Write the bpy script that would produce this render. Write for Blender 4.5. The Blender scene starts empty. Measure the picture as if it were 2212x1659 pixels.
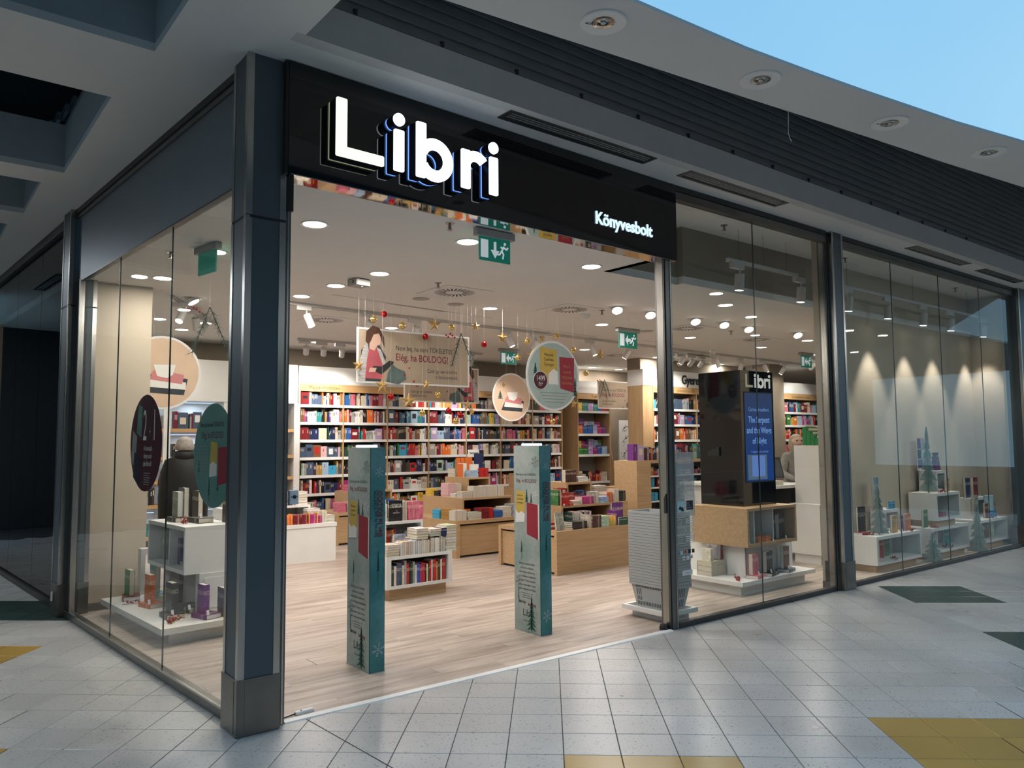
import bpy, math, random
from mathutils import Matrix, Vector, Euler
random.seed(7)
SC = bpy.context.scene
COL = SC.collection

# ------------------------------------------------------------------ camera
cam_d = bpy.data.cameras.new('camera')
cam_d.sensor_width = 36.0
cam_d.lens = 1680.0 / 2212.0 * 36.0
cam_d.clip_start = 0.05
cam_d.clip_end = 300
cam = bpy.data.objects.new('camera', cam_d)
COL.objects.link(cam)
CR = Matrix(((0.783674941, -0.040401321, -0.619855886),
             (-0.621130633, -0.062363321, -0.781221834),
             (-0.007093877, 0.997235453, -0.073967070)))
# columns of CR are the camera's right / up / back axes in the world
cam.matrix_world = Matrix.Translation((0, 0, 1.634)) @ CR.to_4x4()
SC.camera = cam

# ------------------------------------------------------------------ world, exposure
wd = bpy.data.worlds.new('sky'); SC.world = wd; wd.use_nodes = True
nt = wd.node_tree; nt.nodes.clear()
wo = nt.nodes.new('ShaderNodeOutputWorld'); bg = nt.nodes.new('ShaderNodeBackground')
tc = nt.nodes.new('ShaderNodeTexCoord'); sp = nt.nodes.new('ShaderNodeSeparateXYZ')
rp = nt.nodes.new('ShaderNodeValToRGB'); ns = nt.nodes.new('ShaderNodeTexNoise')
ns.inputs['Scale'].default_value = 2.2; ns.inputs['Detail'].default_value = 2
mx = nt.nodes.new('ShaderNodeMixRGB'); mx.blend_type = 'MIX'
rp.color_ramp.elements[0].position = 0.0; rp.color_ramp.elements[0].color = (0.40, 0.72, 0.95, 1)
rp.color_ramp.elements[1].position = 0.75; rp.color_ramp.elements[1].color = (0.21, 0.52, 0.86, 1)
nt.links.new(tc.outputs['Generated'], sp.inputs[0]); nt.links.new(sp.outputs['Z'], rp.inputs[0])
nt.links.new(tc.outputs['Generated'], ns.inputs[0])
cl = nt.nodes.new('ShaderNodeMapRange'); cl.inputs[1].default_value = 0.42; cl.inputs[2].default_value = 0.75
cl.inputs[3].default_value = 0.0; cl.inputs[4].default_value = 0.35
nt.links.new(ns.outputs['Fac'], cl.inputs[0]); nt.links.new(cl.outputs[0], mx.inputs[0])
nt.links.new(rp.outputs[0], mx.inputs[1]); mx.inputs[2].default_value = (0.46, 0.78, 0.97, 1)
nt.links.new(mx.outputs[0], bg.inputs[0]); bg.inputs[1].default_value = 1.0
nt.links.new(bg.outputs[0], wo.inputs[0])
SC.view_settings.view_transform = 'Standard'; SC.view_settings.look = 'None'
SC.view_settings.exposure = 0.0; SC.view_settings.gamma = 1.0
SC.view_settings.use_curve_mapping = False
cy = SC.cycles
cy.max_bounces = 5; cy.diffuse_bounces = 2; cy.glossy_bounces = 3; cy.transmission_bounces = 2; cy.transparent_max_bounces = 10
cy.caustics_reflective = False; cy.caustics_refractive = False; cy.sample_clamp_indirect = 6.0; cy.adaptive_threshold = 0.08

# ------------------------------------------------------------------ materials
MATS = {}
def nodes(name):
    m = bpy.data.materials.new(name); m.use_nodes = True
    return m, m.node_tree, m.node_tree.nodes['Principled BSDF']
def mat(name, col, rough=0.5, metal=0.0, spec=0.5, emit=None, es=0.0, noise=0.0, nscale=6.0, stretch=(1, 1, 1), bump=0.0, coat=0.0, col2=None, coords='Object'):
    if name in MATS: return MATS[name]
    m, t, b = nodes(name)
    b.inputs['Roughness'].default_value = rough; b.inputs['Metallic'].default_value = metal
    b.inputs['Specular IOR Level'].default_value = spec; b.inputs['Coat Weight'].default_value = coat
    c = (col[0], col[1], col[2], 1)
    b.inputs['Base Color'].default_value = c
    if noise or bump:
        tx = t.nodes.new('ShaderNodeTexCoord'); mp = t.nodes.new('ShaderNodeMapping'); nz = t.nodes.new('ShaderNodeTexNoise')
        mp.inputs['Scale'].default_value = stretch; nz.inputs['Scale'].default_value = nscale; nz.inputs['Detail'].default_value = 5
        t.links.new(tx.outputs[coords], mp.inputs[0]); t.links.new(mp.outputs[0], nz.inputs[0])
        if noise:
            r = t.nodes.new('ShaderNodeValToRGB')
            c2 = col2 or tuple(x * (1 - noise) for x in col)
            r.color_ramp.elements[0].position = 0.35; r.color_ramp.elements[0].color = (*c2, 1)
            r.color_ramp.elements[1].position = 0.65; r.color_ramp.elements[1].color = c
            t.links.new(nz.outputs['Fac'], r.inputs[0]); t.links.new(r.outputs[0], b.inputs['Base Color'])
        if bump:
            bp = t.nodes.new('ShaderNodeBump'); bp.inputs['Strength'].default_value = bump; bp.inputs['Distance'].default_value = 0.004
            t.links.new(nz.outputs['Fac'], bp.inputs['Height']); t.links.new(bp.outputs[0], b.inputs['Normal'])
    if emit:
        b.inputs['Emission Color'].default_value = (*emit, 1); b.inputs['Emission Strength'].default_value = es
    MATS[name] = m
    return m
def emat(name, col, s):
    return mat(name, (0.02, 0.02, 0.02), 0.6, emit=col, es=s)

def glass_mat(name, tint=(0.93, 0.95, 0.93), refl=1.0):
    m = bpy.data.materials.new(name); m.use_nodes = True; t = m.node_tree; t.nodes.clear()
    o = t.nodes.new('ShaderNodeOutputMaterial'); tr = t.nodes.new('ShaderNodeBsdfTransparent'); gl = t.nodes.new('ShaderNodeBsdfGlossy')
    fr = t.nodes.new('ShaderNodeFresnel'); mx = t.nodes.new('ShaderNodeMixShader'); ml = t.nodes.new('ShaderNodeMath'); ml.operation = 'MULTIPLY'
    tr.inputs[0].default_value = (*tint, 1); gl.inputs['Roughness'].default_value = 0.0; fr.inputs[0].default_value = 1.5
    ml.inputs[1].default_value = refl
    gm = t.nodes.new('ShaderNodeNewGeometry'); sb = t.nodes.new('ShaderNodeMath'); sb.operation = 'SUBTRACT'; sb.inputs[0].default_value = refl   # only the outer faces mirror
    t.links.new(gm.outputs['Backfacing'], sb.inputs[1]); sb.use_clamp = True; t.links.new(sb.outputs[0], ml.inputs[1])
    t.links.new(fr.outputs[0], ml.inputs[0]); t.links.new(ml.outputs[0], mx.inputs[0]); t.links.new(tr.outputs[0], mx.inputs[1]); t.links.new(gl.outputs[0], mx.inputs[2])
    t.links.new(mx.outputs[0], o.inputs[0]); MATS[name] = m
    return m

def tile_mat(name, base, fleck, amount=0.5):
    m, t, b = nodes(name); b.inputs['Roughness'].default_value = 0.24; b.inputs['Specular IOR Level'].default_value = 0.5
    tx = t.nodes.new('ShaderNodeTexCoord'); v = t.nodes.new('ShaderNodeTexNoise'); v.inputs['Scale'].default_value = 55; v.inputs['Detail'].default_value = 1
    mp = t.nodes.new('ShaderNodeMapping'); mp.inputs['Scale'].default_value = (1, 1.7, 1)
    gm = t.nodes.new('ShaderNodeNewGeometry')
    t.links.new(gm.outputs['Position'], mp.inputs[0]); t.links.new(mp.outputs[0], v.inputs[0])
    r = t.nodes.new('ShaderNodeValToRGB'); r.color_ramp.elements[0].position = 0.285; r.color_ramp.elements[0].color = (*fleck, 1)
    r.color_ramp.elements[1].position = 0.345; r.color_ramp.elements[1].color = (1, 1, 1, 1)
    t.links.new(v.outputs['Fac'], r.inputs[0])
    oi = t.nodes.new('ShaderNodeObjectInfo'); hs = t.nodes.new('ShaderNodeMapRange'); hs.inputs[3].default_value = 0.93; hs.inputs[4].default_value = 1.04
    t.links.new(oi.outputs['Random'], hs.inputs[0])
    m1 = t.nodes.new('ShaderNodeMixRGB'); m1.blend_type = 'MULTIPLY'; m1.inputs[0].default_value = 1; m1.inputs[1].default_value = (*base, 1)
    t.links.new(r.outputs[0], m1.inputs[2])
    m2 = t.nodes.new('ShaderNodeMixRGB'); m2.blend_type = 'MULTIPLY'; m2.inputs[0].default_value = 1
    t.links.new(m1.outputs[0], m2.inputs[1]); t.links.new(hs.outputs[0], m2.inputs[2]); 
    n2 = t.nodes.new('ShaderNodeTexNoise'); n2.inputs['Scale'].default_value = 1.3; n2.inputs['Detail'].default_value = 4
    t.links.new(gm.outputs['Position'], n2.inputs[0]); r2 = t.nodes.new('ShaderNodeValToRGB')
    r2.color_ramp.elements[0].position = 0.3; r2.color_ramp.elements[0].color = (0.82, 0.81, 0.80, 1); r2.color_ramp.elements[1].position = 0.7; r2.color_ramp.elements[1].color = (1, 1, 1, 1)
    t.links.new(n2.outputs['Fac'], r2.inputs[0]); m3 = t.nodes.new('ShaderNodeMixRGB'); m3.blend_type = 'MULTIPLY'; m3.inputs[0].default_value = 1
    t.links.new(m2.outputs[0], m3.inputs[1]); t.links.new(r2.outputs[0], m3.inputs[2]); t.links.new(m3.outputs[0], b.inputs['Base Color'])
    r3 = t.nodes.new('ShaderNodeMapRange'); r3.inputs[3].default_value = 0.24; r3.inputs[4].default_value = 0.34
    t.links.new(n2.outputs['Fac'], r3.inputs[0]); t.links.new(r3.outputs[0], b.inputs['Roughness'])
    MATS[name] = m
    return m

def wood_mat(name, light, dark, rough=0.5, axis=0, scale=3.0, stretch=14.0, rnd=0.0):
    m, t, b = nodes(name); b.inputs['Roughness'].default_value = rough; b.inputs['Specular IOR Level'].default_value = 0.4
    gm = t.nodes.new('ShaderNodeNewGeometry'); mp = t.nodes.new('ShaderNodeMapping'); s = [stretch] * 3; s[axis] = 1.0
    mp.inputs['Scale'].default_value = s
    nz = t.nodes.new('ShaderNodeTexNoise'); nz.inputs['Scale'].default_value = scale; nz.inputs['Detail'].default_value = 6; nz.inputs['Roughness'].default_value = 0.6
    oi = t.nodes.new('ShaderNodeObjectInfo'); ad = t.nodes.new('ShaderNodeVectorMath'); ad.operation = 'ADD'
    vm = t.nodes.new('ShaderNodeMath'); vm.operation = 'MULTIPLY'; vm.inputs[1].default_value = 37.0 if rnd else 0.0
    t.links.new(oi.outputs['Random'], vm.inputs[0]); t.links.new(gm.outputs['Position'], ad.inputs[0]); t.links.new(vm.outputs[0], ad.inputs[1])
    t.links.new(ad.outputs[0], mp.inputs[0]); t.links.new(mp.outputs[0], nz.inputs[0])
    r = t.nodes.new('ShaderNodeValToRGB'); r.color_ramp.elements[0].position = 0.32; r.color_ramp.elements[0].color = (*dark, 1)
    r.color_ramp.elements[1].position = 0.62; r.color_ramp.elements[1].color = (*light, 1)
    t.links.new(nz.outputs['Fac'], r.inputs[0]); out = r.outputs[0]
    if rnd:
        mr = t.nodes.new('ShaderNodeMapRange'); mr.inputs[3].default_value = 1 - rnd; mr.inputs[4].default_value = 1 + rnd * 0.4
        t.links.new(oi.outputs['Random'], mr.inputs[0]); mm = t.nodes.new('ShaderNodeMixRGB'); mm.blend_type = 'MULTIPLY'; mm.inputs[0].default_value = 1
        t.links.new(out, mm.inputs[1]); t.links.new(mr.outputs[0], mm.inputs[2]); out = mm.outputs[0]
    t.links.new(out, b.inputs['Base Color']); MATS[name] = m
    return m

def cover_mat(name, attr=False):
    # book cover: the book's own colour, with a printed block and a title band from its own coordinates
    m, t, b = nodes(name); b.inputs['Roughness'].default_value = 0.38
    if attr:
        a = t.nodes.new('ShaderNodeAttribute'); a.attribute_name = 'Col'; t.links.new(a.outputs['Color'], b.inputs['Base Color']); MATS[name] = m; return m
    oi = t.nodes.new('ShaderNodeObjectInfo'); tx = t.nodes.new('ShaderNodeTexCoord'); s = t.nodes.new('ShaderNodeSeparateXYZ')
    t.links.new(tx.outputs['Generated'], s.inputs[0])
    nz = t.nodes.new('ShaderNodeTexNoise'); nz.inputs['Scale'].default_value = 3.1; nz.noise_dimensions = '4D'; nz.inputs['Detail'].default_value = 3
    sc = t.nodes.new('ShaderNodeMath'); sc.operation = 'MULTIPLY'; sc.inputs[1].default_value = 91.0
    t.links.new(oi.outputs['Random'], sc.inputs[0]); t.links.new(sc.outputs[0], nz.inputs['W']); t.links.new(tx.outputs['Generated'], nz.inputs['Vector'])
    r = t.nodes.new('ShaderNodeValToRGB'); r.color_ramp.interpolation = 'CONSTANT'
    r.color_ramp.elements[0].position = 0.0; r.color_ramp.elements[0].color = (0.55, 0.55, 0.55, 1)
    r.color_ramp.elements[1].position = 0.42; r.color_ramp.elements[1].color = (1, 1, 1, 1)
    e = r.color_ramp.elements.new(0.60); e.color = (1.5, 1.45, 1.35, 1)
    t.links.new(nz.outputs['Fac'], r.inputs[0])
    mm = t.nodes.new('ShaderNodeMixRGB'); mm.blend_type = 'MULTIPLY'; mm.inputs[0].default_value = 0.75
    t.links.new(oi.outputs['Color'], mm.inputs[1]); t.links.new(r.outputs[0], mm.inputs[2])
    # title band
    w = t.nodes.new('ShaderNodeMath'); w.operation = 'COMPARE'; w.inputs[1].default_value = 0.72; w.inputs[2].default_value = 0.07
    t.links.new(s.outputs['Z'], w.inputs[0])
    n3 = t.nodes.new('ShaderNodeTexNoise'); n3.inputs['Scale'].default_value = 16; n3.inputs['Detail'].default_value = 0
    t.links.new(tx.outputs['Generated'], n3.inputs['Vector']); g = t.nodes.new('ShaderNodeMath'); g.operation = 'GREATER_THAN'; g.inputs[1].default_value = 0.52
    t.links.new(n3.outputs['Fac'], g.inputs[0]); a2 = t.nodes.new('ShaderNodeMath'); a2.operation = 'MULTIPLY'; t.links.new(w.outputs[0], a2.inputs[0]); t.links.new(g.outputs[0], a2.inputs[1])
    a3 = t.nodes.new('ShaderNodeMath'); a3.operation = 'MULTIPLY'; a3.inputs[1].default_value = 0.6; t.links.new(a2.outputs[0], a3.inputs[0])
    m4 = t.nodes.new('ShaderNodeMixRGB'); t.links.new(a3.outputs[0], m4.inputs[0]); t.links.new(mm.outputs[0], m4.inputs[1]); m4.inputs[2].default_value = (0.85, 0.78, 0.6, 1)
    t.links.new(m4.outputs[0], b.inputs['Base Color']); MATS[name] = m
    return m

tile_mat('tile', (0.52, 0.515, 0.505), (0.33, 0.34, 0.36)); tile_mat('tile_yellow', (0.46, 0.29, 0.07), (0.92, 0.9, 0.85)); tile_mat('tile_green', (0.035, 0.07, 0.06), (1, 1, 1))
mat('grout', (0.06, 0.06, 0.065), 0.9, noise=0.3)
wood_mat('plank', (0.56, 0.47, 0.40), (0.33, 0.255, 0.205), 0.38, 0, 1.5, 9.0, 0.10)
wood_mat('oak', (0.52, 0.345, 0.185), (0.42, 0.265, 0.135), 0.5, 0, 2.0, 22.0)
wood_mat('oak_upright', (0.52, 0.345, 0.185), (0.42, 0.265, 0.135), 0.5, 2, 2.0, 22.0)
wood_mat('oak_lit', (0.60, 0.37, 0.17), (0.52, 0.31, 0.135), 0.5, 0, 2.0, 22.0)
mat('white', (0.80, 0.79, 0.76), 0.45, noise=0.03); mat('white_gloss', (0.82, 0.81, 0.79), 0.25, noise=0.02)
mat('plaster', (0.78, 0.76, 0.73), 0.8, noise=0.03, nscale=1.5); mat('ceiling_mall', (0.66, 0.655, 0.635), 0.85, noise=0.05, nscale=0.8)
mat('fascia', (0.50, 0.50, 0.49), 0.7, noise=0.05); mat('louvre', (0.22, 0.235, 0.24), 0.6, noise=0.1)
mat('coffer', (0.32, 0.36, 0.37), 0.8, noise=0.05); mat('coffer_dark', (0.035, 0.04, 0.045), 0.8, noise=0.1)
mat('beige', (0.58, 0.50, 0.39), 0.75, noise=0.06, nscale=1.2); mat('taupe', (0.30, 0.245, 0.185), 0.8, noise=0.06)
mat('panel_blue', (0.075, 0.10, 0.115), 0.42, metal=0.1, noise=0.08, nscale=2)
mat('panel_grey', (0.16, 0.19, 0.215), 0.45, metal=0.2, noise=0.05, nscale=2)
mat('steel', (0.50, 0.49, 0.46), 0.26, metal=1.0, noise=0.12, nscale=9, stretch=(1, 1, 0.15)); mat('steel_dark', (0.20, 0.195, 0.18), 0.34, metal=0.9, noise=0.15, nscale=7)
mat('frame_dark', (0.055, 0.055, 0.055), 0.4, metal=0.5, noise=0.1); mat('rubber', (0.015, 0.015, 0.016), 0.7, noise=0.1)
mat('black_gloss', (0.004, 0.004, 0.006), 0.06, spec=0.5, noise=0.1, coat=0.3); mat('black', (0.012, 0.012, 0.013), 0.45, noise=0.1)
mat('mirror', (0.75, 0.73, 0.70), 0.03, metal=1.0, noise=0.02)
mat('light_ring', (0.78, 0.77, 0.75), 0.5, noise=0.02)
emat('lamp_warm', (1.0, 0.90, 0.78), 14.0); emat('lamp_spot', (1.0, 0.92, 0.80), 12.0)
glass_mat('glass', (0.95, 0.965, 0.95), 1.0); glass_mat('glass_dark', (0.20, 0.25, 0.25), 1.0); mat('glass_edge', (0.02, 0.03, 0.03), 0.3, noise=0.1)
mat('lamp_glass', (0.55, 0.55, 0.52), 0.08, metal=0.8, noise=0.5, nscale=30)
mat('pages', (0.70, 0.64, 0.53), 0.8, noise=0.12, nscale=60, stretch=(8, 1, 0.5)); mat('pages_white', (0.78, 0.76, 0.71), 0.8, noise=0.08, nscale=40)
cover_mat('cover'); cover_mat('cover_attr', True)
mat('baseboard', (0.16, 0.14, 0.12), 0.6, noise=0.1); mat('shelf_grey', (0.40, 0.385, 0.36), 0.7, noise=0.03)
mat('red_ball', (0.42, 0.008, 0.012), 0.12, metal=0.55, noise=0.05); mat('gold_ball', (0.72, 0.50, 0.16), 0.18, metal=0.85, noise=0.05)
mat('gold_star', (0.50, 0.31, 0.10), 0.5, metal=0.25, noise=0.25, nscale=25); mat('pine', (0.04, 0.085, 0.075), 0.7, noise=0.35, nscale=40, col2=(0.09, 0.15, 0.14))
mat('berry', (0.38, 0.01, 0.02), 0.3, noise=0.15); mat('twig', (0.05, 0.035, 0.02), 0.8, noise=0.2)

# ------------------------------------------------------------------ mesh helpers
class G:
    def __init__(s): s.v = []; s.f = []; s.m = []
    def add(s, vs, fs, m=0):
        o = len(s.v); s.v += [tuple(p) for p in vs]; s.f += [tuple(i + o for i in f) for f in fs]; s.m += [m] * len(fs); return s
    def box(s, x0, y0, z0, x1, y1, z1, m=0, skip=''):
        vs = [(x0, y0, z0), (x1, y0, z0), (x1, y1, z0), (x0, y1, z0), (x0, y0, z1), (x1, y0, z1), (x1, y1, z1), (x0, y1, z1)]
        fs = {'b': (0, 3, 2, 1), 't': (4, 5, 6, 7), 'f': (0, 1, 5, 4), 'r': (1, 2, 6, 5), 'k': (2, 3, 7, 6), 'l': (3, 0, 4, 7)}
        return s.add(vs, [f for k, f in fs.items() if k not in skip], m)
    def bevbox(s, x0, y0, z0, x1, y1, z1, c=0.003, m=0):
        # box with chamfered vertical edges and top rim
        a = [(x0 + c, y0), (x1 - c, y0), (x1, y0 + c), (x1, y1 - c), (x1 - c, y1), (x0 + c, y1), (x0, y1 - c), (x0, y0 + c)]
        b = [(x0 + c, y0 + c), (x1 - c, y0 + c), (x1 - c, y0 + c), (x1 - c, y1 - c), (x1 - c, y1 - c), (x0 + c, y1 - c), (x0 + c, y1 - c), (x0 + c, y0 + c)]
        n = 8; vs = [(p[0], p[1], z0) for p in a] + [(p[0], p[1], z1 - c) for p in a] + [(x0 + c, y0 + c, z1), (x1 - c, y0 + c, z1), (x1 - c, y1 - c, z1), (x0 + c, y1 - c, z1)]
        fs = [tuple(range(7, -1, -1))]
        for i in range(8): fs.append((i, (i + 1) % 8, 8 + (i + 1) % 8, 8 + i))
        fs += [(8, 9, 17, 16), (9, 10, 17), (10, 11, 18, 17), (11, 12, 18), (12, 13, 19, 18), (13, 14, 19), (14, 15, 16, 19), (15, 8, 16), (16, 17, 18, 19)]
        return s.add(vs, fs, m)
    def prism(s, poly, a, b, axis='z', m=0, mside=None):
        # poly: 2D points counter-clockwise; extruded from a to b along axis ('z': (p,q,.), 'y': (p,.,q), 'x': (.,p,q))
        def P(p, q, h): return {'z': (p, q, h), 'y': (p, h, q), 'x': (h, p, q)}[axis]
        n = len(poly); vs = [P(p, q, a) for p, q in poly] + [P(p, q, b) for p, q in poly]
        s.add(vs, [tuple(range(n - 1, -1, -1)), tuple(range(n, 2 * n))], m)
        o = len(s.v) - 2 * n
        sd = [(o + i, o + (i + 1) % n, o + n + (i + 1) % n, o + n + i) for i in range(n)]
        s.f += sd; s.m += [m if mside is None else mside] * n
        return s
    def cyl(s, c, r, a, b, axis='z', n=20, r2=None, m=0, caps=True):
        r2 = r if r2 is None else r2
        def P(p, q, h): return {'z': (p, q, h), 'y': (p, h, q), 'x': (h, p, q)}[axis]
        A = [2 * math.pi * i / n for i in range(n)]
        vs = [P(c[0] + r * math.cos(t), c[1] + r * math.sin(t), a) for t in A] + [P(c[0] + r2 * math.cos(t), c[1] + r2 * math.sin(t), b) for t in A]
        fs = [(i, (i + 1) % n, n + (i + 1) % n, n + i) for i in range(n)]
        if caps: fs += [tuple(range(n - 1, -1, -1)), tuple(range(n, 2 * n))]
        return s.add(vs, fs, m)
    def lathe(s, prof, c=(0, 0), n=24, m=0, sx=1.0, sy=1.0):
        # prof: list of (r, z)
        k = len(prof); vs = []
        for i in range(n):
            t = 2 * math.pi * i / n
            vs += [(c[0] + sx * r * math.cos(t), c[1] + sy * r * math.sin(t), z) for r, z in prof]
        fs = [(i * k + j, ((i + 1) % n) * k + j, ((i + 1) % n) * k + j + 1, i * k + j + 1) for i in range(n) for j in range(k - 1)]
        return s.add(vs, fs, m)
    def sphere(s, c, r, n=14, k=8, m=0):
        pr = [(max(1e-4, r * math.sin(math.pi * j / k)), -r * math.cos(math.pi * j / k)) for j in range(k + 1)]
        o = len(s.v); s.lathe(pr, (0, 0), n, m)
        s.v[o:] = [(x + c[0], y + c[1], z + c[2]) for x, y, z in s.v[o:]]
        return s
    def tube(s, pts, r, n=6, m=0, r2=None):
        pts = [Vector(p) for p in pts]; vs = []; k = len(pts)
        for i, p in enumerate(pts):
            d = (pts[min(i + 1, k - 1)] - pts[max(i - 1, 0)]).normalized()
            u = d.cross(Vector((0, 0, 1))); u = u.normalized() if u.length > 1e-3 else Vector((1, 0, 0)); w = u.cross(d)
            rr = r if r2 is None else r + (r2 - r) * i / max(1, k - 1)
            vs += [p + u * rr * math.cos(2 * math.pi * j / n) + w * rr * math.sin(2 * math.pi * j / n) for j in range(n)]
        fs = [(i * n + j, i * n + (j + 1) % n, (i + 1) * n + (j + 1) % n, (i + 1) * n + j) for i in range(k - 1) for j in range(n)]
        fs += [tuple(range(n - 1, -1, -1)), tuple(range((k - 1) * n, k * n))]
        return s.add(vs, fs, m)
    def xf(s, M):
        s.v = [tuple(M @ Vector(p)) for p in s.v]; return s
    def mesh(s, name, mats, smooth=False):
        me = bpy.data.meshes.new(name); me.from_pydata(s.v, [], s.f)
        for x in (mats if isinstance(mats, (list, tuple)) else [mats]): me.materials.append(MATS[x] if isinstance(x, str) else x)
        me.polygons.foreach_set('material_index', s.m)
        if smooth: me.polygons.foreach_set('use_smooth', [True] * len(s.f))
        me.update(); return me
    def obj(s, name, mats, parent=None, loc=(0, 0, 0), rz=0.0, smooth=False):
        return link(name, s.mesh(name, mats, smooth), parent, loc, rz)
def link(name, data, parent=None, loc=(0, 0, 0), rz=0.0, rot=None, scale=None):
    o = bpy.data.objects.new(name, data); COL.objects.link(o); o.parent = parent; o.location = loc
    o.rotation_euler = rot if rot is not None else (0, 0, rz)
    if scale: o.scale = scale
    return o
def tag(o, label, cat, group=None, kind=None):
    o['label'] = label; o['category'] = cat
    if group: o['group'] = group
    if kind: o['kind'] = kind
    return o
def thing(name, label, cat, loc=(0, 0, 0), rz=0.0, group=None):
    o = bpy.data.objects.new(name, None); COL.objects.link(o); o.location = loc; o.rotation_euler = (0, 0, rz); o.empty_display_size = 0.1
    return tag(o, label, cat, group)
def struct(o, label, cat=None):
    o['kind'] = 'structure'; o['label'] = label
    if cat: o['category'] = cat
    return o
def copy_tree(o, parent=None):
    c = o.copy(); COL.objects.link(c); c.parent = parent
    for ch in list(o.children): copy_tree(ch, c)
    return c
ORD = ['first', 'second', 'third', 'fourth', 'fifth', 'sixth', 'seventh', 'eighth', 'ninth', 'tenth', 'eleventh', 'twelfth', 'thirteenth', 'fourteenth', 'fifteenth', 'sixteenth', 'seventeenth', 'eighteenth', 'nineteenth', 'twentieth', 'twenty-first', 'twenty-second', 'twenty-third', 'twenty-fourth', 'twenty-fifth', 'twenty-sixth', 'twenty-seventh', 'twenty-eighth', 'twenty-ninth', 'thirtieth']
def lamp(name, kind, loc, energy, color, parent=None, size=0.1, rot=(0, 0, 0), spot=60, blend=0.6):
    d = bpy.data.lights.new(name, kind); d.energy = energy; d.color = color
    if kind == 'AREA': d.shape = 'DISK'; d.size = size
    if kind == 'SPOT': d.spot_size = math.radians(spot); d.spot_blend = blend; d.shadow_soft_size = size
    if kind == 'POINT': d.shadow_soft_size = size
    return link(name, d, parent, loc, rot=rot)
def aim(v):
    # euler turning -Z to direction v
    return Vector(v).to_track_quat('-Z', 'Y').to_euler()

# lettering: Blender's built-in typeface turned to a mesh; x to the right, y up, lying in the local XY plane
_TXT = {}
def text_mesh(s, size, depth=0.0, sx=1.0, shear=0.0, bold=0.0, align='LEFT', space=1.0):
    k = (s, size, depth, sx, shear, bold, align, space)
    if k in _TXT: return _TXT[k]
    c = bpy.data.curves.new('lettering', 'FONT'); c.body = s; c.size = size; c.extrude = depth; c.align_x = align; c.shear = shear; c.offset = bold; c.space_character = space; c.resolution_u = 3
    o = bpy.data.objects.new('lettering', c); COL.objects.link(o)
    dg = bpy.context.evaluated_depsgraph_get(); me = bpy.data.meshes.new_from_object(o.evaluated_get(dg))
    bpy.data.objects.remove(o)
    if sx != 1.0:
        for v in me.vertices: v.co.x *= sx
    _TXT[k] = me
    return me
def text(s, size, m, parent, loc, rot, **kw):
    me = text_mesh(s, size, **kw).copy(); me.name = 'lettering'; me.materials.clear(); me.materials.append(MATS[m])
    return link('lettering', me, parent, loc, rot=rot)
FRONT = (math.pi / 2, 0, 0)           # reads from -Y
def frame_rot(rz): return (math.pi / 2, 0, rz)

# ------------------------------------------------------------------ mall floor
ZC = 3.96      # mall ceiling
ZI = 3.28      # shop ceiling
TU = Vector((0.7547, -0.6561, 0)); TW = Vector((0.6561, 0.7547, 0)); TO = Vector((2.818, 3.137, 0)); TS = 0.30
LFA = math.radians(3.852)             # side facade heading off the Y axis
def lf(s, n=0.0):                     # point on the side facade: s along it, n inwards
    return (1.593 - math.sin(LFA) * s + math.cos(LFA) * n, 4.823 + math.cos(LFA) * s + math.sin(LFA) * n)
def in_shop(x, y, mg=0.0):
    return y > 4.50 + mg and x > 1.593 - (y - 4.823) * 0.0673 + mg
mf = struct(G().box(-14, -16, -0.12, 50, 4.50, -0.008).box(-14, 4.50, -0.12, 1.5, 20, -0.008).obj('floor', 'grout'), 'pale speckled tile floor of the mall with dark joints')
fwd = -(CR @ Vector((0, 0, 1)))
def colour_of(i, j):
    if (0 <= i < 3 and -3 <= j < 0) or (6 <= i < 9 and -1 <= j < 2) or (-17 <= i < -14 and 4 <= j < 7) or (-13 <= i < -10 and -3 <= j < 0): return 'tile_yellow'
    if (12 <= i < 15 and 13 <= j < 16) or (12 <= i < 15 and 6 <= j < 9) or (-21 <= i < -15 and 10 <= j < 13): return 'tile_green'
    return 'tile'
g = 0.0022
tm = {k: G().bevbox(g, g, -0.010, TS - g, TS - g, 0.0, 0.0018).mesh('tile', k) for k in ('tile', 'tile_yellow', 'tile_green')}
cells = []
RT = math.atan2(TU.y, TU.x)
for i in range(-40, 46):
    for j in range(-34, 40):
        c = TO + TU * (i + .5) * TS + TW * (j + .5) * TS
        if c.x < -7 or c.x > 19 or c.y < -6 or c.y > 16 or in_shop(c.x, c.y, 0.20): continue
        rel = Vector((c.x, c.y, -1.634)); d = rel.dot(fwd); side = rel.dot(CR @ Vector((1, 0, 0))); upv = rel.dot(CR @ Vector((0, 1, 0)))
        seen = d > 0.3 and abs(side) < d * 0.67 and abs(upv) < d * 0.51
        cells.append((0 if seen else 1, d if seen else rel.length, i, j))
cells.sort()
rest = {k: G() for k in tm}
for n, (ns_, d, i, j) in enumerate(cells):
    k = colour_of(i, j); p = TO + TU * i * TS + TW * j * TS
    if n < 300: link("tile", tm[k], mf, (p.x, p.y, -0.004), RT)
    else:
        M = Matrix.Translation(p) @ Matrix.Rotation(RT, 4, 'Z')
        rest[k].add([M @ Vector(q) for q in ((g, g, -.004), (TS - g, g, -.004), (TS - g, TS - g, -.004), (g, TS - g, -.004))], [(0, 1, 2, 3)])
allr = G()
for q, k in enumerate(('tile', 'tile_yellow', 'tile_green')): allr.add(rest[k].v, rest[k].f, q)
o = allr.obj('far_tiles', ['tile', 'tile_yellow', 'tile_green'], mf); o['kind'] = 'stuff'
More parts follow.
